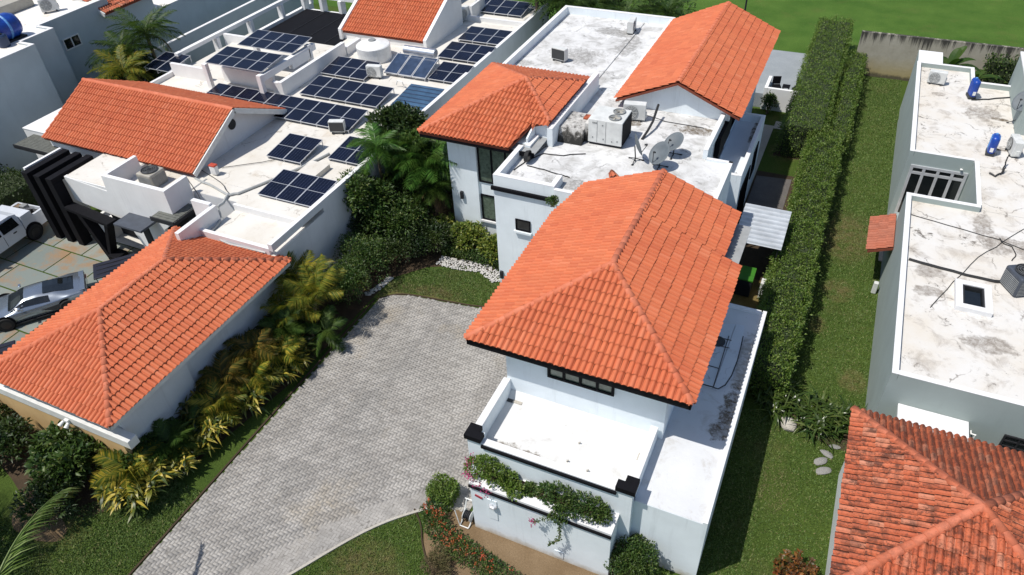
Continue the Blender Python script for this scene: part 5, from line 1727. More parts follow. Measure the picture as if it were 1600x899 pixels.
# ------------------------------------------------------------------ dishes
def dish(base, aim, r, label, mast=0.55):
    a = thing('satellite_dish', label, 'satellite dish', base, 'satellite dishes on the middle roof')
    d = Vector(aim).normalized()
    ctr = Vector((0, 0, mast + r * .75))
    q = d.to_track_quat('Z', 'Y').to_matrix().to_4x4()
    prof = [(0.0, 0.0), (r * .35, 0.012), (r * .7, 0.05), (r * .95, 0.095), (r, 0.11), (r * .97, 0.118), (r * .7, 0.068), (r * .35, 0.03), (0.001, 0.018)]
    MB().lathe((0, 0, 0), prof, 28).xf(Matrix.Translation(ctr) @ q @ Matrix.Diagonal((1, 1.12, 1, 1))).build('reflector', M['dish'], a, smooth=True, world_space=False)
    up = Vector((0, 0, 1))
    MB().tube([(0, 0, 0), (0, 0, mast * .6), ctr - d * 0.06], 0.028, 8).build('mast', M['charcoal'], a, world_space=False)
    side = d.cross(up).normalized()
    low = ctr - (up - d * up.dot(d)).normalized() * r * 1.0 + d * 0.1
    f_ = ctr + d * r * 1.15 - up * 0.15
    MB().tube([low, f_], 0.016, 6).build('feed_arm', M['charcoal'], a, world_space=False)
    MB().tube([f_ - d * 0.02, f_ - d * 0.14 + up * 0.04], [0.05, 0.035], 10).build('feed_horn', M['acdark'], a, world_space=False)
    mb = MB()
    for k in range(3):
        t = k * 2.094 + .5
        mb.bar((0, 0, .35 * mast), (math.cos(t) * .35, math.sin(t) * .35, 0.015), 0.03)
        mb.box(math.cos(t) * .35 - .05, math.cos(t) * .35 + .05, math.sin(t) * .35 - .05, math.sin(t) * .35 + .05, 0.0, 0.012)
    mb.build('tripod', M['charcoal'], a, world_space=False)
    return a
dish((-7.27, 27.30, 5.60), (0.75, 0.45, 0.25), 0.46, 'satellite dish turned edge-on, nearest the twin-fan unit', 0.42)
dish((-6.15, 27.14, 5.60), (-0.5, -0.75, 0.85), 0.48, 'satellite dish facing the camera, nearest the hip roof ridge', 0.30)
dish((-5.86, 28.35, 5.60), (-0.45, -0.6, 1.0), 0.44, 'satellite dish facing up, behind the other two', 0.28)
dsh = dish((8.54, 40.47, 3.65), (-0.5, -0.6, 0.7), 0.50, 'blue-grey satellite dish beside the raised wall of the stained right roof', 0.9)

# ------------------------------------------------------------------ tanks and the solar water heater
wt = (-26.73, 35.97, 3.72)
WT = thing('water_tank', 'round white water tank on the roof of the solar house', 'water tank', (-27.3, 37.1, 3.7))
MB().lathe((-27.3, 37.1, 3.68), [(1.06, 0.0), (1.08, 0.05), (1.06, 0.5), (1.08, 0.9), (1.02, 0.95), (0.5, 1.08), (0.28, 1.12), (0.0, 1.12)], 36).build('tank', M['pvc'], WT, smooth=False)
MB().lathe((-27.4, 37.2, 4.80), [(0.24, 0.0), (0.24, 0.05), (0.2, 0.07), (0, 0.07)], 18).build('lid', M['acgrey'], WT)
WH = thing('solar_water_heater', 'solar water heater with three flat collectors and a silver tank', 'water heater', (-23.9, 35.8, 3.7))
for k in range(3):
    x0 = -25.3 + k * 0.98
    c_ = MB()
    rot = Matrix.Translation((x0, 35.0, 3.92)) @ Matrix.Rotation(R(16), 4, 'X')
    cc = MB().box(0, 0.93, 0, 1.85, -0.08, 0.0)
    cc.xf(rot)
    col_ = cc.build('collector', M['alu'], WH)
    g_ = MB().box(0.04, 0.89, 0.04, 1.81, 0.0, 0.006)
    g_.xf(rot)
    g_.build('glass', M['collector'], col_)
MB().tube([(-24.9, 37.0, 4.62), (-24.88, 37.0, 4.62), (-22.72, 37.0, 4.62), (-22.7, 37.0, 4.62)], [0.22, 0.27, 0.27, 0.22], 24).build('tank', M['steel'], WH)
mb = MB()
for x in (-25.2, -24.0, -22.5):
    mb.bar((x, 36.9, 3.7), (x, 36.9, 4.45), 0.04)
    mb.bar((x, 35.1, 3.7), (x, 35.1, 3.85), 0.04)
    mb.bar((x, 35.1, 3.72), (x, 36.9, 3.72), 0.04)
mb.build('stand', M['alu'], WH)
def small_pipe(pts, r, mat, name, label, cat='pipe', group=None):
    o = MB().tube(pts, r, 7).build(name, mat)
    return tag(o, label, cat, group)
small_pipe([(-23.76, 33.88, 3.80), (-23.62, 33.88, 4.10), (-23.27, 33.81, 4.10), (-23.34, 34.05, 3.75)], 0.03, M['pvc'], 'vent_pipe', 'bent white vent pipe in front of the collectors')

def blue_tank(loc, rz, label, s=1.0):
    a = thing('blue_tank', label, 'tank', loc)
    a.rotation_euler = (0, 0, rz)
    MB().box(-.17, .17, -.34, .34, .10, 1.02 * s, c=.13).build('shell', M['blue'], a, smooth=True, world_space=False)
    MB().box(-.19, .19, -.30, .30, 0.0, .16, c=.04).build('base', M['acdark'], a, world_space=False)
    mb = MB()
    for y_ in (-.17, 0.0, .17):
        mb.box(-.185, .185, y_ - .02, y_ + .02, .22, .95 * s, c=.012)
    mb.build('ribs', M['lightblue'] if s < 1 else M['blue'], a, world_space=False)
    MB().box(-.07, .07, -.355, -.335, .25, .45).build('label_plate', M['pvc'], a, world_space=False)
    MB().lathe((0, .1, 1.01 * s), [(0.06, 0), (0.06, 0.05), (0, 0.06)], 12).build('cap', M['lightblue'], a, world_space=False)
    return a
blue_tank((6.61, 43.17, 3.65), 0.2, 'narrow blue tank at the back parapet of the stained right roof', 1.0)
blue_tank((7.32, 37.02, 3.65), -0.1, 'narrow blue tank beside the AC unit on the stained right roof', 0.95)
bt = thing('blue_tank', 'large blue cistern lying on the roof at the upper left edge', 'tank', (-48.6, 26.2, 6.55))
q0 = (-45.84, 26.54, 6.55)
MB().lathe((0, 0, 0), [(0.0, -1.0), (0.3, -0.98), (0.6, -0.8), (0.72, -0.5), (0.74, 0.0), (0.72, 0.5), (0.6, 0.8), (0.3, 0.98), (0.0, 1.0)], 28).xf(Matrix.Translation((q0[0] - 0.25, q0[1], 7.25)) @ Matrix.Rotation(R(90), 4, 'X') ).build('shell', M['blue'], bt, smooth=True)
MB().lathe((0, 0, 0), [(0.74, -0.08), (0.78, 0.0), (0.74, 0.08)], 28).xf(Matrix.Translation((q0[0] - 0.25, q0[1], 7.25)) @ Matrix.Rotation(R(90), 4, 'X')).build('hoop', M['lightblue'], bt)
MB().box(q0[0] - .9, q0[0] + .4, q0[1] - .8, q0[1] + .8, 6.52, 6.62).build('cradle', M['charcoal'], bt)
bt2 = thing('blue_drum', 'small dark blue drum in front of the large blue cistern', 'drum', (-45.47, 25.83, 6.55))
q1 = (-45.28, 25.69, 6.55)
MB().lathe((q1[0], q1[1], 6.52), [(0.3, 0), (0.33, 0.1), (0.33, 0.6), (0.26, 0.7), (0, 0.72)], 20).build('shell', plain('dark_blue_plastic', (0.02, 0.04, 0.09), 0.4), bt2, smooth=False)
MB().lathe((q1[0], q1[1], 7.24), [(0.12, 0), (0.12, 0.05), (0, 0.06)], 12).build('cap', M['charcoal'], bt2)

# ------------------------------------------------------------------ cables and pipes over the roofs
def cable(pts, r, mat, label, name='cable', group='cables and pipes on the roofs'):
    P_ = [Vector(p) for p in pts]
    out = [P_[0]]
    for i in range(len(P_) - 1):
        for t in (0.33, 0.66, 1.0):
            q = P_[i].lerp(P_[i + 1], t) + Vector((rnd.uniform(-.03, .03), rnd.uniform(-.03, .03), 0))
            out.append(q)
    return tag(MB().tube(out, r, 6).build(name, mat), label, 'cable', group)
cable([(4.17, 26.96, 3.68), (5.31, 26.79, 3.68), (6.63, 26.64, 3.68), (7.40, 26.67, 3.70)], 0.055, M['cable'], 'thick black pipe running from the parapet to the dark grey condenser')
cable([(4.11, 30.31, 3.66), (5.53, 30.00, 3.66), (7.42, 29.62, 3.66), (8.28, 29.21, 3.66)], 0.016, M['cable'], 'thin wire crossing the stained right roof above the thick black pipe')
cable([(8.37, 30.80, 3.66), (7.58, 29.54, 3.66), (6.67, 28.10, 3.66), (5.76, 26.12, 3.66), (5.02, 24.24, 3.66)], 0.014, M['cable'], 'thin wire running diagonally over the stained right roof')
cable([(7.45, 29.77, 3.66), (7.53, 29.43, 3.66), (7.88, 29.33, 3.66), (7.99, 28.79, 3.66), (7.83, 28.28, 3.66)], 0.02, M['cable'], 'curly loose wire near the right edge of the stained roof')
cable([(7.85, 35.39, 3.90), (7.76, 35.23, 3.70), (7.47, 34.81, 3.68), (7.21, 35.03, 3.70)], 0.035, M['cable'], 'bundle of black hoses between blue tank and AC unit')
cable([(7.89, 36.08, 4.10), (7.86, 35.82, 3.80), (7.70, 35.09, 3.70)], 0.03, M['cable'], 'short black hose beside the AC unit on the right roof')
cable([(6.65, 42.79, 3.68), (7.48, 43.16, 3.68), (8.55, 43.78, 3.68)], 0.03, M['cable'], 'black hose from the far blue tank to the raised wall')
cable([(-11.91, 24.74, 5.62), (-11.71, 25.62, 5.62), (-11.23, 26.51, 5.62), (-10.37, 26.65, 5.62), (-9.50, 27.15, 5.62)], 0.025, M['cable'], 'long cable loop from the coil to the twin-fan unit')
cable([(-11.51, 25.29, 5.62), (-10.71, 25.24, 5.62), (-9.74, 25.04, 5.62), (-9.45, 25.04, 5.62)], 0.025, M['cable'], 'short cable lying on the front of the middle roof')
cable([(-11.67, 25.73, 5.70), (-11.54, 26.52, 5.62), (-11.32, 27.34, 5.62), (-11.42, 28.20, 5.62)], 0.025, M['cable'], 'cable along the foot of the left parapet')
ck = (-11.68, 25.56, 5.85)
mb = MB()
for k in range(6):
    mb.tube([(ck[0] + 0.03 * k, ck[1] + .24 * math.cos(t), 5.9 + .24 * math.sin(t) + .01 * k) for t in np.linspace(0, 2 * math.pi, 20)], 0.02, 5, False)
tag(mb.build('hose_coil', M['cable']), 'coil of dark cable hanging on the left parapet of the middle roof', 'cable coil')
cable([(-27.68, 21.37, 3.75), (-26.68, 21.17, 3.75), (-25.04, 20.76, 3.75), (-24.72, 21.06, 3.75), (-24.03, 22.48, 3.75), (-23.32, 24.08, 3.75), (-22.78, 25.76, 3.75)], 0.06, M['pipe'], 'grey pipe across the cream roof between the solar arrays')
cable([(-25.12, 20.85, 3.75), (-24.82, 20.20, 3.75), (-24.60, 19.59, 3.90)], 0.07, M['pipe'], 'grey pipe elbow at the edge of the cream roof')
cable([(-24.60, 19.59, 3.90), (-24.40, 19.40, 3.50), (-24.11, 18.86, 3.50), (-24.06, 18.19, 3.50), (-22.53, 17.91, 3.50), (-20.66, 17.99, 3.50)], 0.05, M['pipe'], 'grey pipe snaking down to the lower cream roof by the garage')
cable([(-28.33, 21.39, 3.74), (-27.37, 20.81, 3.74), (-26.44, 20.25, 3.74), (-25.89, 19.87, 3.74)], 0.02, M['cable'], 'thin dark cable below the gable barge board')
cable([(-28.30, 22.25, 3.74), (-26.22, 21.55, 3.74), (-25.14, 20.92, 3.74)], 0.018, M['cable'], 'thin cable from the red-topped box to the grey pipe')
cable([(-27.20, 22.66, 3.74), (-25.79, 23.65, 3.74), (-25.06, 24.26, 3.74)], 0.016, M['cable'], 'thin cable from the red-topped box to the lone two-panel array')
cable([(-8.12, 31.11, 5.90), (-7.00, 31.27, 5.62), (-5.18, 31.25, 5.62)], 0.018, M['cable'], 'thin wire under the white gable on the middle roof')
cable([(-12.61, 25.41, 5.62), (-12.23, 25.25, 5.62)], 0.016, M['cable'], 'short stub of wire at the left parapet foot')

# ------------------------------------------------------------------ vehicles
def wheel(parent, c, r, w, side):
    mb = MB().lathe((0, 0, 0), [(r * .62, -w / 2), (r * .93, -w / 2), (r, -w * .32), (r, w * .32), (r * .93, w / 2), (r * .62, w / 2)], 28)
    mb.xf(Matrix.Translation(c) @ Matrix.Rotation(R(90), 4, 'Y'))
    wo = mb.build('wheel', M['tyre'], parent, world_space=False)
    rb_ = MB().lathe((0, 0, 0), [(0.0, w * .36), (r * .14, w * .38), (r * .16, w * .30), (r * .6, w * .25), (r * .64, w * .40), (r * .62, w * .46)], 28)
    for k in range(10):
        t = k * math.pi / 5
        rb_.bar((math.cos(t) * r * .12, math.sin(t) * r * .12, w * .36), (math.cos(t) * r * .6, math.sin(t) * r * .6, w * .40), r * .09, w * .08)
    rb_.xf(Matrix.Translation(c) @ Matrix.Rotation(R(90 * side), 4, 'Y'))
    rb_.build('rim', M['rim'], wo, world_space=False)
    return wo

def loft(sections, mats):
    mb = MB()
    rows = []
    for sct in sections:
        rows.append(sct)
    n = len(rows[0])
    vs = [p for r_ in rows for p in r_]
    fs = []
    for i in range(len(rows) - 1):
        for k in range(n - 1):
            fs.append((i * n + k, i * n + k + 1, (i + 1) * n + k + 1, (i + 1) * n + k))
        fs.append((i * n + n - 1, i * n, (i + 1) * n, (i + 1) * n + n - 1))
    fs.append(tuple(range(n)))
    fs.append(tuple((len(rows) - 1) * n + k for k in range(n - 1, -1, -1)))
    mb.add(vs, fs)
    return mb

def interp(tab, y):
    for a, b in zip(tab[:-1], tab[1:]):
        if a[0] <= y <= b[0]:
            t = (y - a[0]) / (b[0] - a[0])
            t = t * t * (3 - 2 * t) * .5 + t * .5
            return [p + (q - p) * t for p, q in zip(a, b)]
    return list(tab[0] if y < tab[0][0] else tab[-1])

def car_body(tab, step=0.09):
    ys = np.arange(tab[0][0], tab[-1][0] + 1e-6, step)
    secs = []
    for y in ys:
        _, w, zb, zs, wr, zr = interp(tab, y)
        half = [(w * .80, zb), (w * .97, zb + (zs - zb) * .22), (w, zb + (zs - zb) * .55), (w * .985, zs - .03), (w * .95, zs), (wr + (w - wr) * .52, zs + (zr - zs) * .52), (wr, zr - .02), (wr * .82, zr), (wr * .4, zr + .02)]
        secs.append([(x, y, z) for x, z in half] + [(-x, y, z) for x, z in reversed(half)])
    return loft(secs, None)

def glass_side(tab, y0, y1, lo, hi, side, n=8, off=0.012, lo1=None):
    vs, fs = [], []
    for k in range(n + 1):
        t = k / n
        y = y0 + (y1 - y0) * t
        _, w, zb, zs, wr, zr = interp(tab, y)
        l = lo + ((lo1 if lo1 is not None else lo) - lo) * t
        for f in (l, hi):
            x = w * .95 + (wr - w * .95) * f
            z = zs + (zr - .02 - zs) * f
            vs.append((side * (x + off + .030), y, z + off))
    fs = [(2 * k, 2 * k + 1, 2 * k + 3, 2 * k + 2) for k in range(n)]
    return MB().add(vs, fs)

def glass_top(tab, y0, y1, f0, f1, n=6, off=0.012):
    vs, fs = [], []
    m_ = 6
    for k in range(n + 1):
        t = k / n
        y = y0 + (y1 - y0) * t
        _, w, zb, zs, wr, zr = interp(tab, y)
        f = f0 + (f1 - f0) * t
        for j in range(m_ + 1):
            u = -1 + 2 * j / m_
            vs.append((u * wr * f, y, zr + .02 * (1 - abs(u)) + off))
    fs = [(k * (m_ + 1) + j, k * (m_ + 1) + j + 1, (k + 1) * (m_ + 1) + j + 1, (k + 1) * (m_ + 1) + j) for k in range(n) for j in range(m_)]
    return MB().add(vs, fs)

SC = thing('sports_car', 'low silver-grey sports car parked on the slate drive beside the garage roof', 'car', (-31.8, 13.86, 0.03))
SC.rotation_euler = (0, 0, R(141.5))
tab = [(-2.22, .80, .40, .80, .70, .84), (-2.05, .93, .28, .84, .74, .88), (-1.5, .985, .18, .86, .66, .94), (-0.9, .965, .14, .80, .56, 1.06), (-0.2, .92, .12, .74, .50, 1.13), (0.3, .91, .12, .72, .50, 1.11), (1.0, .94, .12, .72, .62, .80), (1.45, .96, .13, .68, .66, .70), (1.9, .93, .14, .54, .66, .56), (2.26, .76, .16, .32, .56, .34)]
car_body(tab).build('body', M['carsilver'], SC, smooth=True, world_space=False)
glass_top(tab, 0.30, 1.06, .94, 1.04).build('windscreen', M['glass'], SC, world_space=False)
glass_top(tab, -1.75, -0.50, .80, .96).build('engine_cover_glass', M['glass'], SC, world_space=False)
for s_ in (-1, 1):
    glass_side(tab, -0.70, 0.95, .16, .84, s_, lo1=.42).build('side_window', M['glass'], SC, world_space=False)
    MB().extr([(s_ * .94, -0.2, .55), (s_ * .94, -1.15, .62), (s_ * .95, -1.2, .42), (s_ * .95, -.75, .34)], (s_ * .035, 0, 0)).build('side_intake', M['acdark'], SC, world_space=False)
    MB().box(*sorted((s_ * .80, s_ * .97)), -1.0, 1.0, .13, .20).build('sill_skirt', M['charcoal'], SC, world_space=False)
    MB().obox((s_ * .98, .55, .93), (1, 0, 0), (0, 1, 0), (0, 0, 1), .09, .05, .04).build('wing_mirror', M['carsilver'], SC, world_space=False)
    MB().box(*sorted((s_ * .55, s_ * .8)), 1.98, 2.08, .48, .55).build('headlight', M['alu'], SC, world_space=False)
    MB().box(*sorted((s_ * .45, s_ * .75)), -2.24, -2.18, .62, .68).build('tail_light', plain('tail_light_red', (0.3, .01, .01), .3), SC, world_space=False)
    for y in (-1.30, 1.32):
        a_ = MB().lathe((0, 0, 0), [(0.0, -.02), (.40, -.02), (.40, .02), (0, .02)], 28).xf(Matrix.Translation((s_ * .955, y, .37)) @ Matrix.Rotation(R(90), 4, 'Y'))
        a_.build('wheel_arch', M['black'], SC, world_space=False)
        wheel(SC, Vector((s_ * .90, y, .34)), .34, .26, s_)
MB().box(-.8, .8, -2.22, -1.98, .86, .90, c=.015).build('spoiler', M['carsilver'], SC, world_space=False)

PK = thing('pickup_truck', 'white crew-cab pickup truck with a loaded bed at the left edge', 'pickup truck', (-37.75, 15.85, 0.03))
PK.rotation_euler = (0, 0, R(185))
MB().extr([(-.95, -3.0, .55), (-.95, 3.0, .55), (-.95, 3.05, 1.0), (-.95, 1.45, 1.18), (-.95, -.95, 1.18), (-.95, -3.0, 1.12)], (1.9, 0, 0)).build('body', M['carwhite'], PK, world_space=False)
cabp = MB()
secs = []
for (y, w, z0, wr, z1) in ((-1.55, .94, 1.17, .80, 1.82), (-1.2, .94, 1.17, .80, 1.93), (.1, .94, 1.17, .79, 1.95), (.65, .94, 1.17, .77, 1.88), (1.45, .92, 1.17, .85, 1.2)):
    secs.append([(w, y, z0), ((w + wr) / 2 + .02, y, (z0 + z1) / 2), (wr, y, z1 - .04), (wr * .8, y, z1), (-wr * .8, y, z1), (-wr, y, z1 - .04), (-(w + wr) / 2 - .02, y, (z0 + z1) / 2), (-w, y, z0)])
loft(secs, None).build('cab', M['carwhite'], PK, world_space=False)
for s_ in (-1, 1):
    for (y0, y1, y2, y3) in ((-1.38, -.42, -.42, -1.30), (-.30, .85, .52, -.30)):
        a = [(s_ * .955, y0, 1.26), (s_ * .955, y1, 1.26), (s_ * .845, y2, 1.78), (s_ * .845, y3, 1.78)]
        MB().extr(a, (s_ * .012, 0, 0.004)).build('side_window', M['glass'], PK, world_space=False)
    for y in (-1.0, .3):
        MB().box(*sorted((s_ * .95, s_ * .985)), y - .1, y + .1, 1.02, 1.07).build('door_handle', M['charcoal'], PK, world_space=False)
    for y in (-1.56, -.36, 1.05):
        MB().box(*sorted((s_ * .945, s_ * .958)), y - .012, y + .012, .6, 1.17).build('door_gap', M['acdark'], PK, world_space=False)
    for y in (-1.95, 1.95):
        MB().lathe((0, 0, 0), [(0, -.02), (.50, -.02), (.50, .02), (0, .02)], 26).xf(Matrix.Translation((s_ * .945, y, .5)) @ Matrix.Rotation(R(90), 4, 'Y')).build('wheel_arch', M['black'], PK, world_space=False)
        wheel(PK, Vector((s_ * .88, y, .42)), .42, .28, s_)
    MB().obox((s_ * 1.08, .95, 1.25), (1, 0, 0), (0, 1, 0), (0, 0, 1), .09, .06, .13).build('wing_mirror', M['charcoal'], PK, world_space=False)
    MB().box(*sorted((s_ * .80, s_ * .955)), -2.98, -1.6, 1.12, 1.30, c=.01).build('bed_rail', M['carwhite'], PK, world_space=False)
MB().extr([(-.74, .82, 1.84), (.74, .82, 1.84), (.84, 1.40, 1.25), (-.84, 1.40, 1.25)], (0, .02, .02)).build('windscreen', M['glass'], PK, world_space=False)
MB().box(-.79, .79, -2.95, -1.0, 1.125, 1.15).build('bed_floor', M['acdark'], PK, world_space=False)
MB().box(-.95, .95, -3.06, -2.98, .6, 1.28, c=.01).build('tailgate', M['carwhite'], PK, world_space=False)
MB().box(-.98, .98, -2.25, -1.6, 1.31, 1.62, c=.02).build('tool_chest', M['carwhite'], PK, world_space=False)
MB().box(-.97, .97, -2.275, -2.26, 1.33, 1.58).build('chest_front', M['charcoal'], PK, world_space=False)
for k, (x, y) in enumerate(((-.4, -2.5), (.35, -2.65), (.05, -2.7))):
    MB().box(x - .18, x + .18, y - .16, y + .16, 1.15, 1.38 + .05 * k, c=.02).build('load_box', [M['charcoal'], M['bark'], M['acgrey']][k], PK, world_space=False)
MB().bar((-.7, -2.85, 1.36), (-.55, -2.3, 1.6), .05).build('load_bar', M['steel'], PK, world_space=False)

def cart(x, y, rz, label):
    c_ = thing('golf_cart', label, 'golf cart', (x, y, 0.03), 'golf carts by the garage')
    c_.rotation_euler = (0, 0, rz)
    rf_ = MB().box(-.62, .62, -.95, .95, 1.80, 1.88, c=.035)
    rf_.build('roof', M['plum'], c_, world_space=False)
    mb = MB()
    for xx in (-.35, 0, .35):
        mb.tube([(xx, -.8, 1.885), (xx * .9, 0, 1.90), (xx, .8, 1.885)], .018, 5)
    mb.build('roof_rib', M['charcoal'], c_, world_space=False)
    for a in (-.55, .55):
        for b, b2 in ((-.85, -.8), (.85, 1.0)):
            MB().tube([(a, b, 1.8), (a, b2, .75)], .02, 6).build('roof_post', M['charcoal'], c_, world_space=False)
    MB().box(-.58, .58, -1.1, 1.15, .28, .62, c=.06).build('body', M['carwhite'], c_, world_space=False)
    MB().box(-.55, .55, -.6, -.1, .63, .80, c=.03).build('seat', M['charcoal'], c_, world_space=False)
    MB().box(-.55, .55, -.72, -.61, .70, 1.15, c=.03).build('backrest', M['charcoal'], c_, world_space=False)
    for a in (-1, 1):
        for b in (-.75, .8):
            wheel(c_, Vector((a * .55, b, .22)), .22, .18, a)
cart(-28.45, 16.15, R(-40), 'golf cart with a dark roof peeping out beyond the garage roof ridge')
cart(-28.55, 9.75, R(-40), 'golf cart whose dark roof corner shows at the lower left edge of the garage roof')

# hose reel cart at the corner of the planter wall
HR = thing('hose_reel_cart', 'white-grey hose reel cart standing by the corner of the planter wall', 'hose reel', (-7.95, 11.75, 0))
hx, hy = -7.98, 11.72
for s_ in (-.19, .19):
    MB().tube([(hx + s_, hy - .38, .06), (hx + s_, hy - .2, .10), (hx + s_, hy + .2, .62), (hx + s_, hy + .36, .95)], .028, 8).build('side_rail', M['acwhite'], HR)
    MB().lathe((0, 0, 0), [(.05, 0), (.23, 0), (.24, .02), (.22, .03), (.05, .03)], 20).xf(Matrix.Translation((hx + s_ * .85, hy, .38)) @ Matrix.Rotation(R(90), 4, 'Y')).build('reel_flange', M['acwhite'], HR)
    MB().lathe((0, 0, 0), [(0, -.03), (.12, -.03), (.12, .03), (0, .03)], 16).xf(Matrix.Translation((hx + s_ * 1.25, hy + .12, .13)) @ Matrix.Rotation(R(90), 4, 'Y')).build('wheel', M['acdark'], HR)
mb = MB()
for k in range(5):
    mb.tube([(hx - .13 + k * .065, hy + .15 * math.cos(t), .38 + .15 * math.sin(t)) for t in np.linspace(0, 2 * math.pi, 18)], .03, 6, False)
mb.build('hose', M['charcoal'], HR)
MB().tube([(hx - .26, hy + .36, .95), (hx + .26, hy + .36, .95)], .025, 8).build('handle', M['acwhite'], HR)
MB().tube([(hx - .19, hy - .38, .06), (hx + .19, hy - .38, .06)], .025, 8).build('foot_bar', M['acwhite'], HR)
MB().tube([(hx - .19, hy - .38, .06), (hx - .45, hy - .2, .75)], .02, 6).build('crank', M['acwhite'], HR)

for ch in HR.children:
    ch.location = Vector(HR.location) * 0
HR.scale = (.85, .85, .78)

# ------------------------------------------------------------------ plants
def lobes(cx, cy, r, h, n, z0=0.0, seed=0):
    rr = random.Random(seed)
    out = []
    for k in range(n):
        t = 2.4 * k + rr.random()
        q = r * 0.62 * math.sqrt((k + .5) / n)
        zz = z0 + h * (0.55 + 0.25 * rr.random()) - q / r * h * .25
        out.append((cx + q * math.cos(t), cy + q * math.sin(t), zz, r * rr.uniform(.40, .62), h * rr.uniform(.26, .42)))
    return out

def cloud(lbs, n, L, Wd, mat, parent, name='foliage', up=0.35, low=0.0, core=True):
    """leaves on and just inside a cluster of lobes, pointing outwards and up"""
    k = npr.integers(0, len(lbs), n)
    lb = np.array(lbs)[k]
    d = unit(npr.normal(0, 1, (n, 3)))
    d[:, 2] = np.where(d[:, 2] < -0.5, -d[:, 2], d[:, 2])
    rad = 0.62 + 0.42 * npr.random(n) ** 0.6
    wob = 1 + 0.16 * np.sin(d[:, 0] * 7 + lb[:, 0] * 3) * np.sin(d[:, 1] * 6 + lb[:, 1] * 5)
    C = lb[:, :3] + d * (rad * wob)[:, None] * np.stack([lb[:, 3], lb[:, 3], lb[:, 4]], 1)
    keep = C[:, 2] > low + 0.02
    C, d = C[keep], d[keep]
    D = d + np.array([0, 0, up]) + npr.normal(0, .55, d.shape)
    m_ = len(C)
    V, F = leaf_arrays(C, D, L * npr.uniform(.7, 1.3, m_), Wd * npr.uniform(.7, 1.3, m_), bend=npr.uniform(.1, .5, (m_, 1)))
    return npmesh(name, V, F, mat, parent)

def stems(parent, cx, cy, lbs, z0=0.0, r=0.035):
    mb = MB()
    for (x, y, z, a, b) in lbs[:7]:
        m1 = Vector((cx, cy, z0)).lerp(Vector((x, y, z)), .5) + Vector((rnd.uniform(-.1, .1), rnd.uniform(-.1, .1), 0))
        mb.tube([(cx + rnd.uniform(-.1, .1), cy + rnd.uniform(-.1, .1), z0 - .02), m1, (x, y, z)], [r, r * .8, r * .4], 6)
    return mb.build('stems', M['bark'], parent)

def shrub(label, x, y, r, h, mat, n=1800, L=.13, Wd=.07, cat='shrub', group=None, name='shrub', nl=8, z0=0.0, seed=None):
    t = thing(name, label, cat, (x, y, z0), group)
    lb = lobes(x, y, r, h, nl, z0, seed if seed is not None else int(abs(x * 31 + y * 17)))
    cloud(lb, n, L, Wd, mat, t, low=z0)
    stems(t, x, y, lb, z0)
    return t

def rosette_bush(label, x, y, r, h, mat, nstem=22, nleaf=15, L=.5, Wd=.075, cat='shrub', group=None, name='croton_bush', droop=.55):
    t = thing(name, label, cat, (x, y, 0), group)
    C, D, LL = [], [], []
    mb = MB()
    for k in range(nstem):
        a = 2.4 * k + rnd.random() * .5
        q = r * .72 * math.sqrt((k + .4) / nstem)
        hh = h * rnd.uniform(.5, .86) * (1 - .3 * q / r)
        c = Vector((x + q * math.cos(a), y + q * math.sin(a), hh))
        mb.tube([(x + q * .45 * math.cos(a), y + q * .45 * math.sin(a), 0), (x + q * .8 * math.cos(a), y + q * .8 * math.sin(a), hh * .55), c], [.022, .018, .01], 5)
        for j in range(nleaf):
            b = 2.4 * j + rnd.random()
            el = rnd.uniform(-.1, 1.15)
            dd = Vector((math.cos(b) * math.cos(el), math.sin(b) * math.cos(el), math.sin(el) + .1)) + Vector((math.cos(a), math.sin(a), 0)) * .35 * q / r
            C.append(c - Vector((0, 0, rnd.uniform(0, .28 * hh))))
            D.append(dd)
            LL.append(L * rnd.uniform(.6, 1.2))
    C, D, LL = np.array([v[:] for v in C]), np.array([v[:] for v in D]), np.array(LL)
    V, F = blade_arrays(C, D, LL, Wd * npr.uniform(.7, 1.3, len(LL)), npr.uniform(.6, 1.3, len(LL)) * droop)
    npmesh('foliage', V, F, mat, t)
    mb.build('stems', M['bark'], t)
    return t

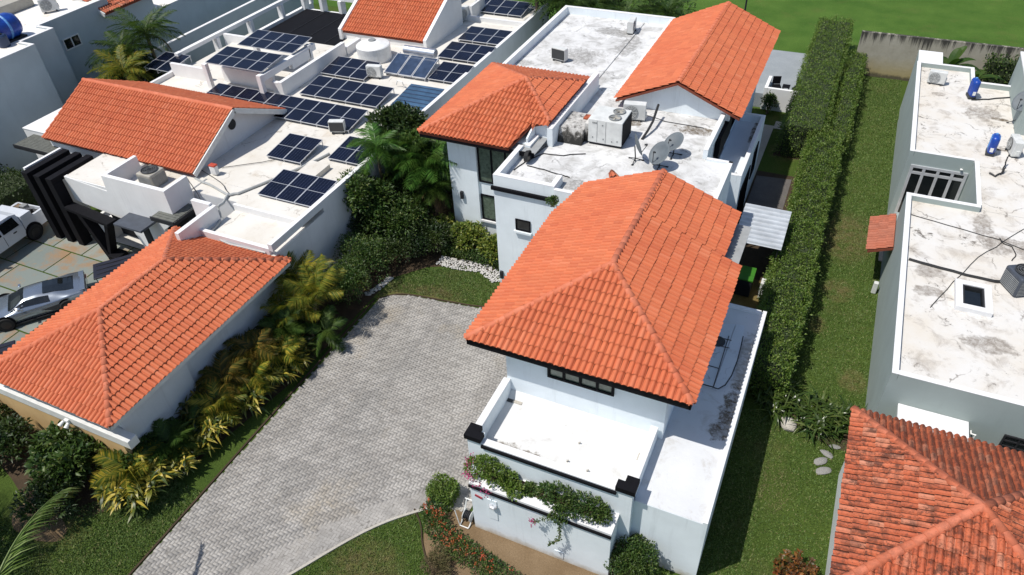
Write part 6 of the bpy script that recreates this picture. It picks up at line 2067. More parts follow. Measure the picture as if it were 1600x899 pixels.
FROND = {}
def frond_mesh(L, droop, mat, seed, nl=38, ll=.55, lw=.048, hang=.5):
    key = (L, droop, mat.name, seed)
    if key in FROND:
        return FROND[key]
    rr = np.random.default_rng(seed)
    t = np.linspace(0, 1, 12)
    rx = L * t * (1 - .12 * droop * t)
    rz = L * (.42 * t - droop * t ** 2.1)
    mb = MB()
    mb.tube([(a, 0, b) for a, b in zip(rx, rz)], list(np.linspace(.022, .004, 12)), 5)
    o = bpy.data.meshes.new('frond')
    V, F = [list(v) for v in mb.v], [tuple(f) for f in mb.f]
    for s in (-1, 1):
        tt = np.linspace(.10, 1.0, nl) + rr.uniform(-.01, .01, nl)
        for u in tt:
            u = min(u, 1)
            px, pz = np.interp(u, t, rx), np.interp(u, t, rz)
            q = ll * (math.sin(math.pi * min(1, u * .92 + .08)) ** .6 + .12) * rr.uniform(.85, 1.15)
            fwd = .55 + .5 * u
            d = np.array([fwd, s * 1.0, .25 - .2 * u + rr.uniform(-.15, .15)])
            d /= np.linalg.norm(d)
            hg = hang * q * rr.uniform(.6, 1.3)
            b0 = len(V)
            w = lw * rr.uniform(.8, 1.2)
            p0 = np.array([px, 0, pz])
            p1 = p0 + d * q * .5 + np.array([0, 0, -.22 * hg])
            p2 = p0 + d * q + np.array([0, 0, -hg])
            ax_ = np.array([1, 0, 0]) * w
            V += [list(p0 - ax_ * .3), list(p0 + ax_ * .3), list(p1 - ax_ * .5), list(p1 + ax_ * .5), list(p2)]
            F += [(b0, b0 + 1, b0 + 3, b0 + 2), (b0 + 2, b0 + 3, b0 + 4)]
    o.from_pydata(V, [], F)
    o.materials.append(mat)
    FROND[key] = o
    return o

def palm(label, x, y, h, L, nf, mat, group=None, droop=(.45, .9), trunk=.09, lean=(0, 0), name='palm_tree', cat='palm', dead=0, el=(.0, 1.1), stemsn=1, spread=.35, ll=.5, start=0.0):
    t = thing(name, label, cat, (x, y, 0), group)
    mb = MB()
    heads = []
    for s in range(stemsn):
        a = 2.4 * s
        ox, oy = (math.cos(a) * spread * .4, math.sin(a) * spread * .4) if stemsn > 1 else (0, 0)
        hh = h * (1 if s == 0 else rnd.uniform(.55, .95))
        hx_, hy_ = x + lean[0] + ox * 3, y + lean[1] + oy * 3
        mb.tube([(x + ox, y + oy, -.05), (x + ox * 1.6 + lean[0] * .25, y + oy * 1.6 + lean[1] * .25, hh * .45), (hx_, hy_, hh)], [trunk * 1.2, trunk, trunk * .8], 9)
        heads.append((hx_, hy_, hh))
    mb.build('trunk', M['bark'], t)
    per = max(4, nf // stemsn)
    for (hx_, hy_, hh) in heads:
        for k in range(per):
            me = frond_mesh(L, rnd.choice([droop[0], (droop[0] + droop[1]) / 2, droop[1]]), mat, rnd.randint(1, 2), ll=ll)
            f = link('frond', me, t)
            f.location = (hx_ - x, hy_ - y, hh)
            az = start + 2.4 * k + rnd.uniform(-.25, .25)
            e = el[0] + (el[1] - el[0]) * ((k + .5) / per)
            f.rotation_euler = (rnd.uniform(-.3, .3), -e + .35, az)
            sc_ = rnd.uniform(.8, 1.1)
            f.scale = (sc_, sc_, sc_)
        for k in range(dead):
            f = link('frond', frond_mesh(L * .8, 1.1, M['deadpalm'], 1, ll=ll), t)
            f.location = (hx_ - x, hy_ - y, hh - .15)
            f.rotation_euler = (0, .45, 2.4 * k + 1)
    return t

def tree(label, x, y, h, r, mat, n, L=.17, Wd=.08, group=None, zc=.68, nl=12):
    t = thing('tree', label, 'tree', (x, y, 0), group)
    lb = []
    for (a, b, z, rr_, hh) in lobes(x, y, r, h, nl, 0, int(abs(x * 13 + y * 7))):
        lb.append((a, b, h * zc + (z - h * .6) * .8, rr_, r * .55))
    mb = MB().tube([(x, y, -.05), (x + .1, y, h * .3), (x, y + .1, h * .55)], [.14, .11, .08], 9)
    mb.build('trunk', M['bark'], t)
    mb = MB()
    for (a, b, z, _, _) in lb[:8]:
        mb.tube([(x, y + .05, h * .4), ((x + a) / 2, (y + b) / 2, h * .55), (a, b, z)], [.07, .045, .02], 6)
    mb.build('limbs', M['bark'], t)
    cloud(lb, n, L, Wd, mat, t, 'crown', low=h * .2)
    return t

M['brightgreen'] = leafmat('fresh_palm_leaf', [(0.0, (0.03, 0.09, 0.015)), (0.6, (0.07, 0.19, 0.03)), (1.0, (0.13, 0.27, 0.05))], 0.35)
M['leafbright'] = leafmat('bright_tree_leaf', [(0.0, (0.03, 0.075, 0.015)), (0.6, (0.065, 0.14, 0.028)), (1.0, (0.15, 0.22, 0.05))])
# --- the border along the left of the drive
G1 = 'plants in the border between garage and drive'
rosette_bush('bright yellow-and-green croton at the front end of the drive border', -19.4, 8.2, 1.5, 1.5, M['croton'], 46, 18, .62, .105, group=G1)
rosette_bush('small green and yellow croton right behind the bright yellow one', -18.75, 9.35, 0.85, 1.12, M['croton'], 18, 16, 0.50, 0.084, group=G1)
shrub('large dark green shrub with cupped leaves below the corner of the garage', -22.2, 7.75, 1.35, 1.75, M['shrub'], 2600, .24, .11, group=G1, nl=10)
shrub('dark low shrub in front of the large cupped-leaf shrub', -21.6, 6.55, 1.15, 1.2, M['darkleaf'], 1800, .2, .08, group=G1)
shrub('green low shrub at the far left below the garage wall', -25.3, 7.4, 1.1, 1.3, M['darkleaf'], 1500, .2, .09, group=G1)
shrub('dark undergrowth at the left edge below the sand-coloured wall', -27.2, 8.0, 1.2, 1.4, M['darkleaf'], 1500, .18, .08, group=G1)
palm('short green feather palm by the garage wall, behind the yellow croton', -19.9, 10.7, .7, 1.55, 14, M['palm'], G1, (.5, .9), .06, cat='palm', stemsn=2, spread=.5, ll=.42)
rosette_bush('mixed green and yellow croton in the middle of the drive border', -18.8, 11.3, 1.04, 1.40, M['croton'], 30, 17, 0.56, 0.091, group=G1)
rosette_bush('brown-green croton by the garage wall, near the middle of the border', -19.55, 12.4, 1.04, 1.79, M['crotondark'], 33, 17, 0.56, 0.091, group=G1)
rosette_bush('golden croton leaning over the edge of the drive, mid border', -18.55, 13.0, 1.04, 1.40, M['croton'], 30, 17, 0.58, 0.098, group=G1)
rosette_bush('dark bronze croton against the garage wall below the long eave', -19.45, 14.0, 1.16, 1.96, M['crotondark'], 39, 17, 0.56, 0.091, group=G1)
rosette_bush('orange-yellow croton at the drive edge next to the bronze one', -18.35, 14.5, 0.98, 1.46, M['croton'], 27, 17, 0.56, 0.091, group=G1)
rosette_bush('dark green croton third from the tall palm', -19.2, 15.6, 1.10, 1.90, M['crotondark'], 33, 17, 0.56, 0.091, group=G1)
rosette_bush('small olive croton overhanging the drive below the tall palm', -18.2, 15.9, 0.85, 1.23, M['crotondark'], 21, 16, 0.50, 0.084, group=G1)
palm('tall yellowish clump palm at the corner of the garage roof', -19.1, 17.9, 1.9, 1.75, 36, M['palmyellow'], G1, (.2, .5), .07, stemsn=3, spread=.6, ll=.5, el=(.5, 1.35))
palm('low green clump palm at the foot of the tall yellowish palm', -18.3, 17.0, .8, 1.3, 15, M['palm'], G1, (.5, .9), .06, stemsn=2, spread=.6, ll=.42)
shrub('dark filler shrub behind the low clump palm', -19.5, 16.8, .9, 1.5, M['darkleaf'], 1600, .17, .07, group=G1)
shrub('dark filler shrub in front of the short feather palm', -20.0, 9.7, .8, 1.1, M['darkleaf'], 1300, .17, .07, group=G1)
for k, (x, y, r_, h_, l) in enumerate(((-19.65, 11.55, .8, 1.75, 'tall dark croton against the garage wall, first from the front'), (-19.6, 13.2, .8, 1.9, 'tall dark croton against the garage wall, second from the front'), (-19.5, 14.9, .8, 1.95, 'tall dark croton against the garage wall, third from the front'), (-19.45, 16.3, .8, 2.0, 'tall dark croton against the garage wall, last before the tall palm'))):
    rosette_bush(l, x, y, r_, h_, M['crotondark'], 26, 17, .55, .09, group=G1)
rosette_bush('rust-coloured croton between the golden ones at the drive edge', -18.45, 13.8, .75, 1.35, M['crotondark'], 22, 16, .55, .10, group=G1)
rosette_bush('yellow croton at the drive edge just before the low clump palm', -18.15, 15.3, .75, 1.35, M['croton'], 22, 16, .55, .10, group=G1)
rosette_bush('green-yellow croton beside the short feather palm', -18.9, 10.4, .85, 1.2, M['croton'], 22, 16, .55, .10, group=G1)
shrub('broad green shrub filling the border next to the bright yellow croton', -20.1, 8.9, .9, 1.35, M['shrub'], 1700, .24, .09, group=G1)
M['goldpalm'] = leafmat('golden_palm_leaf', [(0.0, (0.05, 0.10, 0.015)), (0.4, (0.14, 0.18, 0.025)), (0.75, (0.44, 0.36, 0.04)), (1.0, (0.60, 0.42, 0.07))], 0.45, spec=0.25)
M['rustpalm'] = leafmat('rusty_palm_leaf', [(0.0, (0.03, 0.05, 0.012)), (0.5, (0.09, 0.08, 0.02)), (0.85, (0.26, 0.15, 0.03)), (1.0, (0.42, 0.27, 0.05))], 0.45, spec=0.25)
for (x, y, h_, L_, m_, l) in ((-19.25, 9.7, .95, 1.15, M['palm'], 'small green fan palm just behind the bright yellow croton'),
    (-18.85, 11.9, 1.0, 1.15, M['goldpalm'], 'small golden fan palm, nearest the camera of those in the drive border'),
    (-19.25, 12.8, 1.35, 1.2, M['rustpalm'], 'rust-tinged fan palm against the garage wall, mid border'),
    (-18.55, 13.6, .95, 1.1, M['goldpalm'], 'small golden fan palm at the drive edge, middle of three'),
    (-19.1, 14.5, 1.45, 1.25, M['rustpalm'], 'taller rust-tinged fan palm below the long garage eave'),
    (-18.3, 15.0, .95, 1.1, M['goldpalm'], 'small golden fan palm at the drive edge, farthest of three'),
    (-18.9, 16.1, 1.3, 1.2, M['palm'], 'green fan palm just before the tall yellowish clump palm'),
    (-19.7, 8.3, .9, 1.25, M['goldpalm'], 'golden fan palm inside the bright yellow croton')):
    palm(l, x, y, h_, L_, 15, m_, G1, (.45, .9), .05, cat='palm', name='fan_palm', el=(.2, 1.2), ll=.42, start=x * 3)
G2 = 'shrubs at the far end of the drive'
shrub('dense green shrub at the upper left corner of the drive', -18.4, 19.9, 1.35, 1.9, M['shrub'], 4200, .11, .055, group=G2, nl=11)
shrub('dense green shrub second from the drive corner', -18.6, 21.8, 1.45, 2.0, M['shrub'], 4200, .11, .055, group=G2, nl=11)
shrub('dark shrub leaning on the wall of the solar house', -19.6, 23.6, 1.3, 2.2, M['darkleaf'], 3200, .13, .06, group=G2, nl=10)
shrub('dark round shrub beside the dry corner of the lawn', -17.4, 23.6, 1.35, 1.7, M['darkleaf'], 3600, .13, .055, group=G2, nl=10)
shrub('dark pandanus-like shrub left of the pebble strip', -16.5, 24.9, 1.15, 1.4, M['darkleaf'], 2400, .2, .05, group=G2)
shrub('dark shrub between the two tall palms', -18.4, 25.4, 1.4, 2.6, M['shrub'], 3400, .14, .07, group=G2, nl=10)
rosette_bush('small yellow spider plant in the dark shrubs', -18.0, 20.2, .5, 1.9, M['croton'], 5, 14, .4, .04, group=G2)
# trees between the two houses
shrub('tall leafy mass under the tree by the solar house wall', -19.2, 26.9, 1.5, 3.6, M['shrub'], 5200, .18, .085, group='trees between the two houses', nl=12)
shrub('dark leafy mass under the tower eave', -17.7, 28.6, 1.3, 3.6, M['darkleaf'], 4200, .2, .09, group='trees between the two houses', nl=12)
shrub('leafy mass in front of the two tall palms', -18.3, 24.2, 1.5, 2.7, M['shrub'], 4600, .15, .07, group='trees between the two houses', nl=12)
tree('tall bright leafy tree between the tower and the solar house', -18.7, 27.6, 5.4, 1.7, M['leafbright'], 5200, .24, .11, 'trees between the two houses')
tree('dark round-crowned tree with white blooms reaching up to the tower eave', -20.05, 28.5, 5.9, 1.7, M['darkleaf'], 5600, .26, .13, 'trees between the two houses')
tree('mid-green leafy tree leaning over the solar house roof edge', -19.7, 24.0, 4.3, 1.4, M['shrub'], 5200, .19, .09, 'trees between the two houses')
palm('bright green fan-like palm over the roof edge of the solar house', -19.9, 25.9, 4.6, 1.6, 16, M['brightgreen'], 'palms between the two houses', (.5, .8), .07, ll=.55)
palm('tall green palm in front of the tower, left of two', -18.8, 27.2, 4.0, 2.1, 26, M['palm'], 'palms between the two houses', (.4, .8), .09, ll=.6)
palm('green palm with broad fronds right below the tower eave', -17.8, 26.9, 3.7, 2.1, 26, M['brightgreen'], 'palms between the two houses', (.4, .8), .09, ll=.6)
palm('palm with dry brown skirt close to the tower wall', -17.2, 26.4, 2.6, 1.5, 16, M['palm'], 'palms between the two houses', (.5, .9), .09, dead=4, ll=.5)
rosette_bush('lime-green shrub climbing below the palm with the dry skirt', -16.6, 25.9, .8, 1.9, M['limeleaf'], 24, 14, .30, .12, group='lime shrubs by the tower', droop=.3)
shrub('pale lime variegated shrub under the lower tower window', -15.0, 25.65, .95, 1.25, M['limeleaf'], 1900, .17, .10, group='lime shrubs by the tower')
shrub('pale lime variegated shrub at the corner of the white block', -13.4, 25.3, .8, 1.15, M['limeleaf'], 1500, .17, .10, group='lime shrubs by the tower')

# --- clipped hedges
def hedge(label, x0, x1, y0, y1, h, n, mat, L=.09, Wd=.05, parent=None, name='clipped_hedge', wob=.20, z0=0.0):
    t = thing(name, label, 'hedge', ((x0 + x1) / 2, (y0 + y1) / 2, z0))
    A_ = np.array([(x1 - x0) * (y1 - y0), (y1 - y0) * (h - z0), (y1 - y0) * (h - z0), (x1 - x0) * (h - z0), (x1 - x0) * (h - z0)])
    A_[1:] *= .7
    f = npr.choice(5, n, p=A_ / A_.sum())
    u, v = npr.random(n), npr.random(n)
    X = np.where(f == 1, x0, np.where(f == 2, x1, x0 + u * (x1 - x0)))
    Y = np.where(f == 3, y0, np.where(f == 4, y1, y0 + np.where((f == 1) | (f == 2), u, v) * (y1 - y0)))
    Z = np.where(f == 0, h, z0 + v * (h - z0))
    nr_ = np.array([[0, 0, 1], [-1, 0, 0], [1, 0, 0], [0, -1, 0], [0, 1, 0]], float)[f]
    w_ = wob * (np.sin(X * 2.3 + Y * 1.1) * np.sin(Y * 1.7 - X) + .6 * np.sin(Y * 5.1 + X * 3.7 + Z * 4) + .5 * np.sin(X * 7 - Y * 6.3)) / 2
    dep = -npr.random(n) ** 2 * .22
    C = np.stack([X, Y, Z], 1) + nr_ * (w_ + dep)[:, None] + npr.normal(0, .02, (n, 3))
    # rounded shoulders
    ex = np.minimum(np.minimum(C[:, 0] - x0, x1 - C[:, 0]), .3) / .3
    C[:, 2] -= np.where(f == 0, .16 * (1 - np.clip(ex, 0, 1)) ** 2, 0)
    D = nr_ * .8 + np.array([0, 0, .5]) + npr.normal(0, .6, (n, 3))
    # thin places where leaves are missing, and shoots that stand out of the clipped face
    gap = np.sin(X * 1.9 + 2 * np.sin(Y * .8)) * np.sin(Y * 1.35 + 1.5 * np.sin(X)) + .5 * np.sin(Y * 3.9 - X * 2.2)
    keep = (gap > -1.15) | (npr.random(n) < .55)
    sh_ = npr.random(n) < (.035 if wob > .1 else 0.0)
    C = C + nr_ * (sh_ * npr.uniform(.05, .22, n))[:, None]
    C, D = C[keep], D[keep]
    m_ = len(C)
    V, F = leaf_arrays(C, D, L * npr.uniform(.6, 1.5, m_), Wd * npr.uniform(.6, 1.5, m_))
    npmesh('foliage', V, F, mat, t)
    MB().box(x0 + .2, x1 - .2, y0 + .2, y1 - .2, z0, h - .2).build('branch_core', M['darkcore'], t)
    return t
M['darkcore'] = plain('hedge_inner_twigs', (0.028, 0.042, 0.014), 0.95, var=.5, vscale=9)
hedge('long lower clipped hedge running beside the white house to the back wall', -0.75, .95, 21.0, 40.4, 1.85, 46000, M['hedge'])
hedge('taller wide clipped hedge at the back, nearest the rear terrace', -2.35, -0.05, 40.0, 57.5, 2.15, 26000, M['hedge'])
hedge('narrow clipped hedge beside the taller one, against the open lawn', .15, 1.25, 40.5, 53.2, 1.55, 13000, M['hedge'])
hedge('low clipped hedge strip behind the white pebbles', (-15.96, 24.02, 0.40)[0], -12.45, 24.45, 25.0, .5, 3600, M['shrub'], .08, .045, wob=.05)
hedge('small clipped box shrub on the corner of the drive and planter wall', -9.55, -8.72, 11.75, 12.5, .85, 2600, M['hedge'], .075, .045, name='clipped_shrub', wob=.05)
hedge('dark hedge under the slatted canopy at the far left', -45, -39.2, 17.2, 20.6, 1.9, 6000, M['darkleaf'], .13, .07)
hedge('dark clipped hedge along the back wall at the upper right', 8.2, 24, 51.9, 52.9, 2.5, 7000, M['shrub'], .15, .08)

# --- flowers, round bush and small things in front of the planter wall
FH = thing('flowering_hedge', 'low curving hedge with orange flowers in the soil bed', 'flower hedge', (-7.6, 10.7, 0))
pth = smooth_poly([(-9.15, 11.45), (-8.75, 10.9), (-8.0, 10.6), (-7.2, 10.45), (-6.3, 10.25), (-5.4, 9.95), (-4.6, 9.6), (-3.6, 9.3)], 2)
lb = []
for i, (a, b) in enumerate(pth):
    lb.append((a + rnd.uniform(-.06, .06), b + rnd.uniform(-.06, .06), .24, .42, .28))
cloud(lb, 5200, .085, .045, M['shrub'], FH)
kk = npr.integers(0, len(pth), 130)
C = np.array(pth)[kk]
C = np.concatenate([C + npr.normal(0, .17, C.shape), npr.uniform(.42, .56, (130, 1))], 1)
C = np.repeat(C, 7, 0) + npr.normal(0, .025, (130 * 7, 3))
V, F = leaf_arrays(C, npr.normal(0, 1, C.shape) + np.array([0, 0, .7]), npr.uniform(.04, .075, len(C)), npr.uniform(.03, .05, len(C)))
npmesh('flowers', V, F, M['orange'], FH, 'stuff')
shrub('dry brown twiggy shrub on the bare soil next to the lawn', -8.05, 9.75, .55, .5, M['twig'], 1300, .13, .02)
shrub('round dark green bush at the foot of the white annex wall', -2.35, 12.0, .82, 1.55, M['shrub'], 5200, .075, .045, nl=12)
shrub('small fresh green bush beside the round bush', -1.45, 11.7, .55, .75, M['hedge'], 1600, .10, .05)
BG = thing('bougainvillea', 'bougainvillea with pink bracts spilling over the planter ledge at its left end', 'climber', (-7, 12, 2.5), 'bougainvilleas in the planter')
lb = [(-7.6, 12.0, 2.8, .32, .3), (-7.2, 12.05, 2.98, .36, .32), (-6.85, 11.95, 2.86, .38, .34), (-6.45, 12.0, 2.72, .3, .22), (-6.15, 11.8, 2.62, .26, .2)]
cloud(lb, 2300, .085, .055, M['hedge'], BG, low=2.3)
C = np.array([(-7.72, 11.85, 3.0), (-7.85, 11.95, 3.05), (-7.75, 11.7, 2.75), (-7.55, 11.62, 2.6), (-7.35, 11.55, 2.55), (-7.1, 11.52, 2.5), (-7.8, 12.1, 3.1), (-7.62, 11.6, 2.9), (-7.0, 11.55, 2.45), (-7.78, 11.8, 2.6)])
C = np.repeat(C, 18, 0) + npr.normal(0, .075, (180, 3))
V, F = leaf_arrays(C, npr.normal(0, 1, C.shape), npr.uniform(.05, .08, 180), npr.uniform(.04, .06, 180))
npmesh('bracts', V, F, M['pink'], BG, 'stuff')
MB().tube([(-7.0, 12.05, 2.5), (-7.1, 11.95, 2.75), (-7.3, 11.9, 2.95)], .025, 6).build('stems', M['bark'], BG)
BG2 = thing('bougainvillea', 'dark bougainvillea with two hanging shoots at the right part of the planter ledge', 'climber', (-4.5, 12, 2.5), 'bougainvilleas in the planter')
lb = [(-5.75, 12.05, 2.60, .22, .1), (-5.2, 12.05, 2.75, .30, .22), (-4.75, 11.9, 2.95, .42, .36), (-4.4, 11.8, 2.8, .36, .32), (-4.0, 11.95, 2.9, .42, .34), (-3.6, 11.95, 2.85, .38, .3), (-4.6, 11.62, 2.5, .25, .28), (-3.35, 11.95, 2.75, .26, .2)]
cloud(lb, 3600, .085, .05, M['shrub'], BG2, low=2.2)
sh = []
for p0, p1 in (((-4.75, 11.55, 2.4), (-5.35, 11.35, 2.05)), ((-4.55, 11.5, 2.3), (-4.5, 11.35, 1.6)), ((-4.5, 11.35, 1.6), (-4.85, 11.3, 1.15))):
    for q in np.linspace(0, 1, 22):
        sh.append([a + (b - a) * q for a, b in zip(p0, p1)])
sh = np.repeat(np.array(sh), 4, 0) + npr.normal(0, .025, (len(sh) * 4, 3))
V, F = leaf_arrays(sh, npr.normal(0, 1, sh.shape), npr.uniform(.05, .08, len(sh)), npr.uniform(.03, .05, len(sh)))
npmesh('hanging_shoots', V, F, M['shrub'], BG2, 'stuff')
C = np.array([(-5.38, 11.33, 2.05)])
C = np.repeat(C, 40, 0) + npr.normal(0, .05, (40, 3))
V, F = leaf_arrays(C, npr.normal(0, 1, C.shape), npr.uniform(.05, .08, 40), npr.uniform(.04, .06, 40))
npmesh('bracts', V, F, M['pink'], BG2, 'stuff')
MB().tube([(-4.75, 12.0, 2.5), (-4.75, 11.6, 2.55), (-4.55, 11.48, 2.3), (-4.5, 11.35, 1.6), (-4.85, 11.3, 1.15)], .012, 5).build('stems', M['bark'], BG2)
shrub('tuft of green growing from the roof corner beside the white block', (-9.29, 22.71, 5.65)[0], (-9.29, 22.71, 5.65)[1] - .02, .26, .42, M['shrub'], 420, .09, .045, z0=5.62, nl=4)
shrub('tuft of ferny green between gable eave and rear terrace', -3.7, 45.2, .5, 1.3, M['shrub'], 700, .16, .07)

# --- right-hand lawn
def strap_clump(label, x, y, r, n, L, group):
    t = thing('strap_leaf_plant', label, 'plant', (x, y, 0), group)
    a = npr.random(n) * 6.283
    q = r * np.sqrt(npr.random(n))
    C = np.stack([x + q * np.cos(a), y + q * np.sin(a), npr.uniform(.02, .35, n)], 1)
    b = npr.random(n) * 6.283
    D = np.stack([np.cos(b) * .8, np.sin(b) * .8, npr.uniform(.5, 1.5, n)], 1)
    V, F = blade_arrays(C, D, L * npr.uniform(.6, 1.2, n), .075 * npr.uniform(.7, 1.2, n), npr.uniform(.3, .9, n), 5)
    npmesh('leaves', V, F, M['strap'], t)
    MB().lathe((x, y, 0), [(r * .8, 0), (r * .7, .12), (r * .3, .25), (0, .28)], 14).build('crown_base', M['darkcore'], t)
    return t
G3 = 'strap-leaved clumps on the right lawn'
strap_clump('strap-leaved clump in the shade at the end of the long hedge', .75, 21.0, .85, 230, 1.35, G3)
strap_clump('strap-leaved clump between the boulder and the weathered roof', 2.35, 20.55, .85, 340, 1.05, G3)
strap_clump('smaller strap-leaved clump touching the grey-green house', 3.25, 20.9, .6, 200, 1.0, G3)
rosette_bush('red-orange croton bush beside the outbuilding at the bottom edge', 2.35, 13.75, .85, 1.25, M['redbush'], 46, 17, .17, .07, droop=.3, name='red_croton_bush')

# --- plants at the back
def banana(label, x, y, h, n):
    t = thing('banana_plant', label, 'banana plant', (x, y, 0), 'banana plants by the back wall')
    MB().tube([(x, y, 0), (x + .05, y, h * .5), (x, y, h * .72)], [.13, .11, .06], 10).build('trunk', M['bark'], t)
    for k in range(n):
        a = 2.4 * k + rnd.random() * .4
        e = rnd.uniform(.35, 1.25)
        L = h * rnd.uniform(.55, .8)
        mb = MB()
        vs = []
        S = 8
        for i in range(S + 1):
            u = i / S
            out = L * u * math.cos(e) * (1 + .1 * u)
            zz = h * .68 + L * u * math.sin(e) - L * .55 * u * u * (1.25 - .5 * e)
            w = .26 * (math.sin(math.pi * min(1, u * .93 + .05)) ** .7) * (h / 3)
            c = Vector((x + out * math.cos(a), y + out * math.sin(a), zz))
            sd = Vector((-math.sin(a), math.cos(a), 0))
            vs += [c + sd * w + Vector((0, 0, w * .35)), c, c - sd * w + Vector((0, 0, w * .35))]
        fs = []
        for i in range(S):
            for j in range(2):
                fs.append((i * 3 + j, i * 3 + j + 1, (i + 1) * 3 + j + 1, (i + 1) * 3 + j))
        mb.add(vs, fs)
        mb.build('leaf', M['palm'], t)
    return t
banana('banana plant rising behind the white parapet by the back wall', 5.9, 50.2, 3.2, 11)
banana('second banana plant to the right, nearest the raised grey wall', 7.4, 49.6, 2.8, 9)
G4 = 'palms beside the blue-grey house'
palm('tall palm against the blue-grey wall with drooping pale frond', -42.3, 33.0, 5.0, 2.6, 34, M['palm'], G4, (.5, .9), .13, dead=1)
palm('palm in front with hanging yellow-brown fronds beside the solar house', -41.2, 29.6, 3.9, 2.1, 26, M['palmyellow'], G4, (.5, .9), .12, dead=1)
palm('dark palm left of the tall one, close to the blue-grey wall', -43.0, 31.4, 4.2, 2.3, 30, M['palm'], G4, (.5, .9), .12)
shrub('dark leafy tree crown between the palms by the blue-grey house', -42.2, 31.0, 1.9, 4.0, M['darkleaf'], 4200, .3, .12)
shrub('dark leafy mass at the foot of the palms by the blue-grey house', -41.2, 28.8, 1.5, 3.2, M['shrub'], 2600, .28, .11)
shrub('green undergrowth by the openwork wall of the solar house', -41.0, 36.6, 1.0, 1.4, M['shrub'], 1500, .2, .09)
G5 = 'palms at the top edge behind the houses'
for k, (x, y, h, l) in enumerate(((-20.5, 47.5, 5.4, 'leftmost of the feathery palms behind the rear white roof'), (-18.2, 46.6, 5.0, 'second feathery palm from the left behind the rear white roof'), (-15.9, 47.2, 4.9, 'third feathery palm from the left behind the rear white roof'), (-13.7, 46.5, 4.6, 'fourth feathery palm from the left behind the rear white roof'), (-11.2, 47.4, 4.8, 'feathery palm nearest the top of the orange gable'))):
    palm(l, x, y, h, 2.3, 22, M['palm'], G5, (.4, .8), .12)
shrub('dark shrub filling the gap behind the solar house at the top edge', -20.3, 50.0, 2.4, 6.0, M['darkleaf'], 2600, .24, .1)
shrub('dark shrub behind the rear white roof at the top edge', -16.5, 50.6, 2.4, 5.6, M['darkleaf'], 2600, .24, .1)
shrub('dark shrub behind the right end of the rear white roof', -12.3, 50.4, 2.2, 5.4, M['shrub'], 2600, .24, .1)
tag(MB().tube([(-7.2, 53.6, 0), (-7.2, 53.6, 4.2)], .06, 8).build('post', M['charcoal']), 'slim dark post at the edge of the fairway behind the gable roof', 'post')

# --- palm close to the camera at the lower left
FP = thing('palm_tree', 'palm whose wind-swept bright green fronds reach in at the lower left corner', 'palm', (-16.9, 1.6, 0), 'palms close to the camera')
MB().tube([(-16.9, 1.6, -.05), (-16.75, 1.7, 2.4), (-16.3, 2.0, 4.4)], [.16, .13, .12], 10).build('trunk', M['bark'], FP)
def swept_frond(base, tip, sag, nl, ll, side, mat, parent):
    """a frond whose leaflets the wind has pushed to one side"""
    base, tip, side = Vector(base), Vector(tip), Vector(side).normalized()
    mb = MB()
    pts = []
    for k in range(15):
        u = k / 14
        pts.append(base.lerp(tip, u) + Vector((0, 0, sag * (u * (1 - u)) * 4 - sag * .6 * u * u)))
    mb.tube(pts, list(np.linspace(.035, .004, 15)), 6)
    for k in range(nl):
        u = .12 + .88 * k / nl
        i = min(13, int(u * 14))
        p = pts[i].lerp(pts[i + 1], u * 14 - i)
        t = (pts[i + 1] - pts[i]).normalized()
        for s_ in (0.25, 1.0):
            d = (t * 1.25 + side * s_ * rnd.uniform(.5, .9) + Vector((0, 0, rnd.uniform(-.25, .1)))).normalized()
            q = ll * (1 - .45 * u) * rnd.uniform(.8, 1.15)
            w = d.cross(Vector((0, 0, 1))).normalized() * .020
            p1 = p + d * q * .5 + Vector((0, 0, -.05 * q))
            p2 = p + d * q + Vector((0, 0, -.32 * q))
            mb.add([p - w * .5, p + w * .5, p1 + w, p1 - w, p2], [(0, 1, 2, 3), (3, 2, 4)])
    return mb.build('frond', mat, parent)
hd = Vector((-16.3, 2.0, 4.4))
swept_frond(hd, (-17.55, 5.6, 4.9), .5, 60, .95, (.9, .35, -.3), M['brightpalm'], FP)
swept_frond(hd, (-14.1, 4.1, 4.1), .35, 44, .8, (-.5, .7, -.3), M['palm'], FP)
swept_frond(hd, (-19.3, 3.6, 4.4), .4, 48, .85, (.3, .9, -.3), M['palm'], FP)
swept_frond(hd, (-17.8, -0.4, 4.6), .5, 48, .9, (.8, -.3, -.2), M['brightpalm'], FP)
swept_frond(hd, (-14.5, 0.2, 4.6), .5, 48, .9, (.3, -.9, -.2), M['brightpalm'], FP)
swept_frond(hd, (-15.0, 2.6, 5.6), .7, 48, .9, (.3, .9, -.2), M['brightpalm'], FP)
palm('palm standing just outside the left edge, thin fronds crossing into view', -23.7, 3.4, 3.4, 2.6, 18, M['palm'], 'palms close to the camera', (.4, .8), .13, ll=.7)
palm('palm below the lower left corner that shades the lawn', -20.4, 0.3, 4.2, 2.8, 20, M['palm'], 'palms close to the camera', (.4, .8), .14, ll=.75)

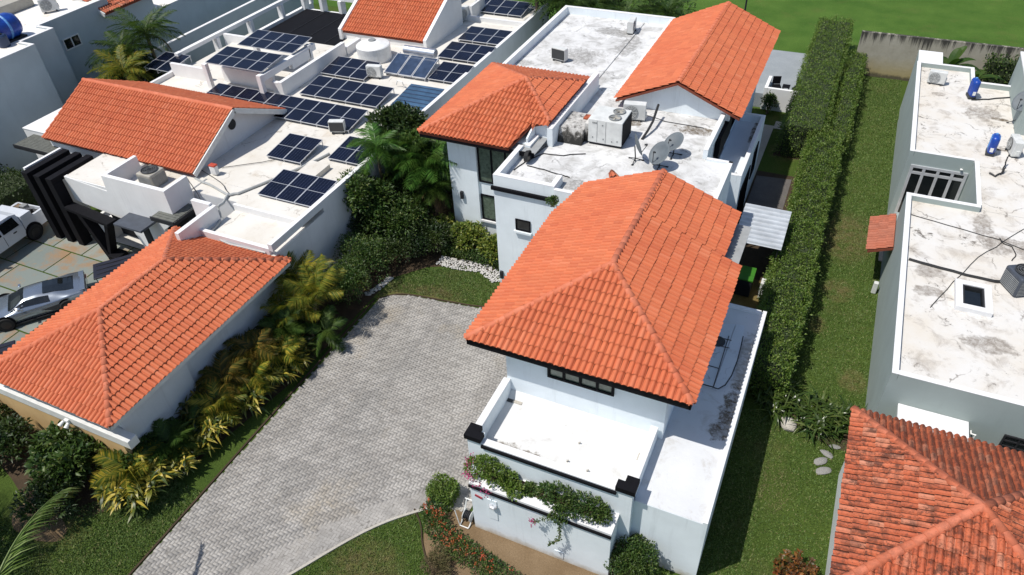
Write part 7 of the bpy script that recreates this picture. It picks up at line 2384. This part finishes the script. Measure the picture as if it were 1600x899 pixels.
# ------------------------------------------------------------------ grass blades on the lawns near the camera
def blades(name, x0, x1, y0, y1, n, keep, label, hgt=.05):
    X, Y = npr.uniform(x0, x1, n), npr.uniform(y0, y1, n)
    k = np.array([keep(a, b) for a, b in zip(X, Y)])
    X, Y = X[k], Y[k]
    n = len(X)
    a = npr.random(n) * 6.283
    h = hgt * npr.uniform(.5, 1.5, n)
    w = .016 * npr.uniform(.7, 1.4, n)
    lx, ly = npr.normal(0, .6, n) * h, npr.normal(0, .6, n) * h
    V = np.stack([np.stack([X - w * np.cos(a), Y - w * np.sin(a), 0 * X], 1), np.stack([X + w * np.cos(a), Y + w * np.sin(a), 0 * X], 1), np.stack([X + lx, Y + ly, h], 1)], 1).reshape(-1, 3)
    F = np.arange(3 * n).reshape(-1, 3)
    o = npmesh(name, V, F, M['blade'], None, 'stuff')
    return tag(o, label)
def bladmat():
    m, nt, bs = new_mat('grass_blade')
    v = pos(nt)
    c = ramp(nt, island(nt), [(0.0, (0.048, 0.092, 0.016)), (0.55, (0.095, 0.160, 0.030)), (0.88, (0.145, 0.20, 0.046)), (1.0, (0.24, 0.21, 0.095))])
    c = mix(nt, ramp(nt, noise(nt, v, 0.42, 7, 0.7), [(0.52, 0.0), (0.75, 0.5)]), c, (0.15, 0.125, 0.055))
    dry = [(2.1, 33.2, 1.0, 1.6), (2.2, 28.8, 0.5, 0.6), (-10.2, 8.6, 1.0, 0.9), (-16.4, 21.5, 1.4, 0.45), (-14.8, 21.9, 1.0, 0.35), (1.6, 26.1, 0.3, 0.4), (3.3, 23.2, 0.4, 0.5), (1.3, 17.0, .5, .8)]
    c = mix(nt, math_n(nt, 'MULTIPLY', soft_spots(nt, v, dry), ramp(nt, noise(nt, v, 2.2, 8, 0.75), [(0.38, 0.0), (0.62, 0.9)])), c, (0.17, 0.14, 0.06))
    nt.links.new(c, bs.inputs['Base Color'])
    bs.inputs['Roughness'].default_value = 0.7
    return m
M['blade'] = bladmat()
isl = curve + [(-9.9, 11.3), (-9.4, 10.9), (-9.05, 10.3), (-8.45, 9.65), (-7.6, 9.25), (-6.4, 9.1), (-4.4, 8.5), (-4.4, 6.5), (-14.6, 2.2)]
blades('grass_blades', -14.6, -5.5, 5.0, 11.9, 60000, lambda x, y: inside((x, y), isl), 'short grass of the rounded lawn inside the curve of the drive')
blades('grass_blades', -23.5, -17.33, 3.2, 9.0, 50000, lambda x, y: (x > -19 - (9 - y) * .9 or y < 5.4) and not (-22.9 < x < -20.6 and 5.2 < y < 6.3), 'shaded grass strip along the left edge of the drive')
blades('grass_blades', -17.4, -11.8, 20.9, 24.2, 24000, lambda x, y: inside((x, y), [(-17.2, 20.9), (-16.6, 21.2), (-15.8, 21.45), (-14.35, 21.6), (-11.9, 21.9), (-11.9, 23.4), (-12.6, 23.6), (-14.5, 24.0), (-16.2, 23.2), (-17.3, 22.0)]), 'small lawn between the drive and the white pebbles')
blades('grass_blades', .85, 3.84, 12.2, 53.0, 95000, lambda x, y: not (x > 3.2 and y < 18.5), 'long grass strip between the clipped hedge and the grey-green house', .045)
blades('grass_blades', -.4, .95, 12.2, 20.3, 14000, lambda x, y: True, 'shaded grass beside the white annex wall', .045)
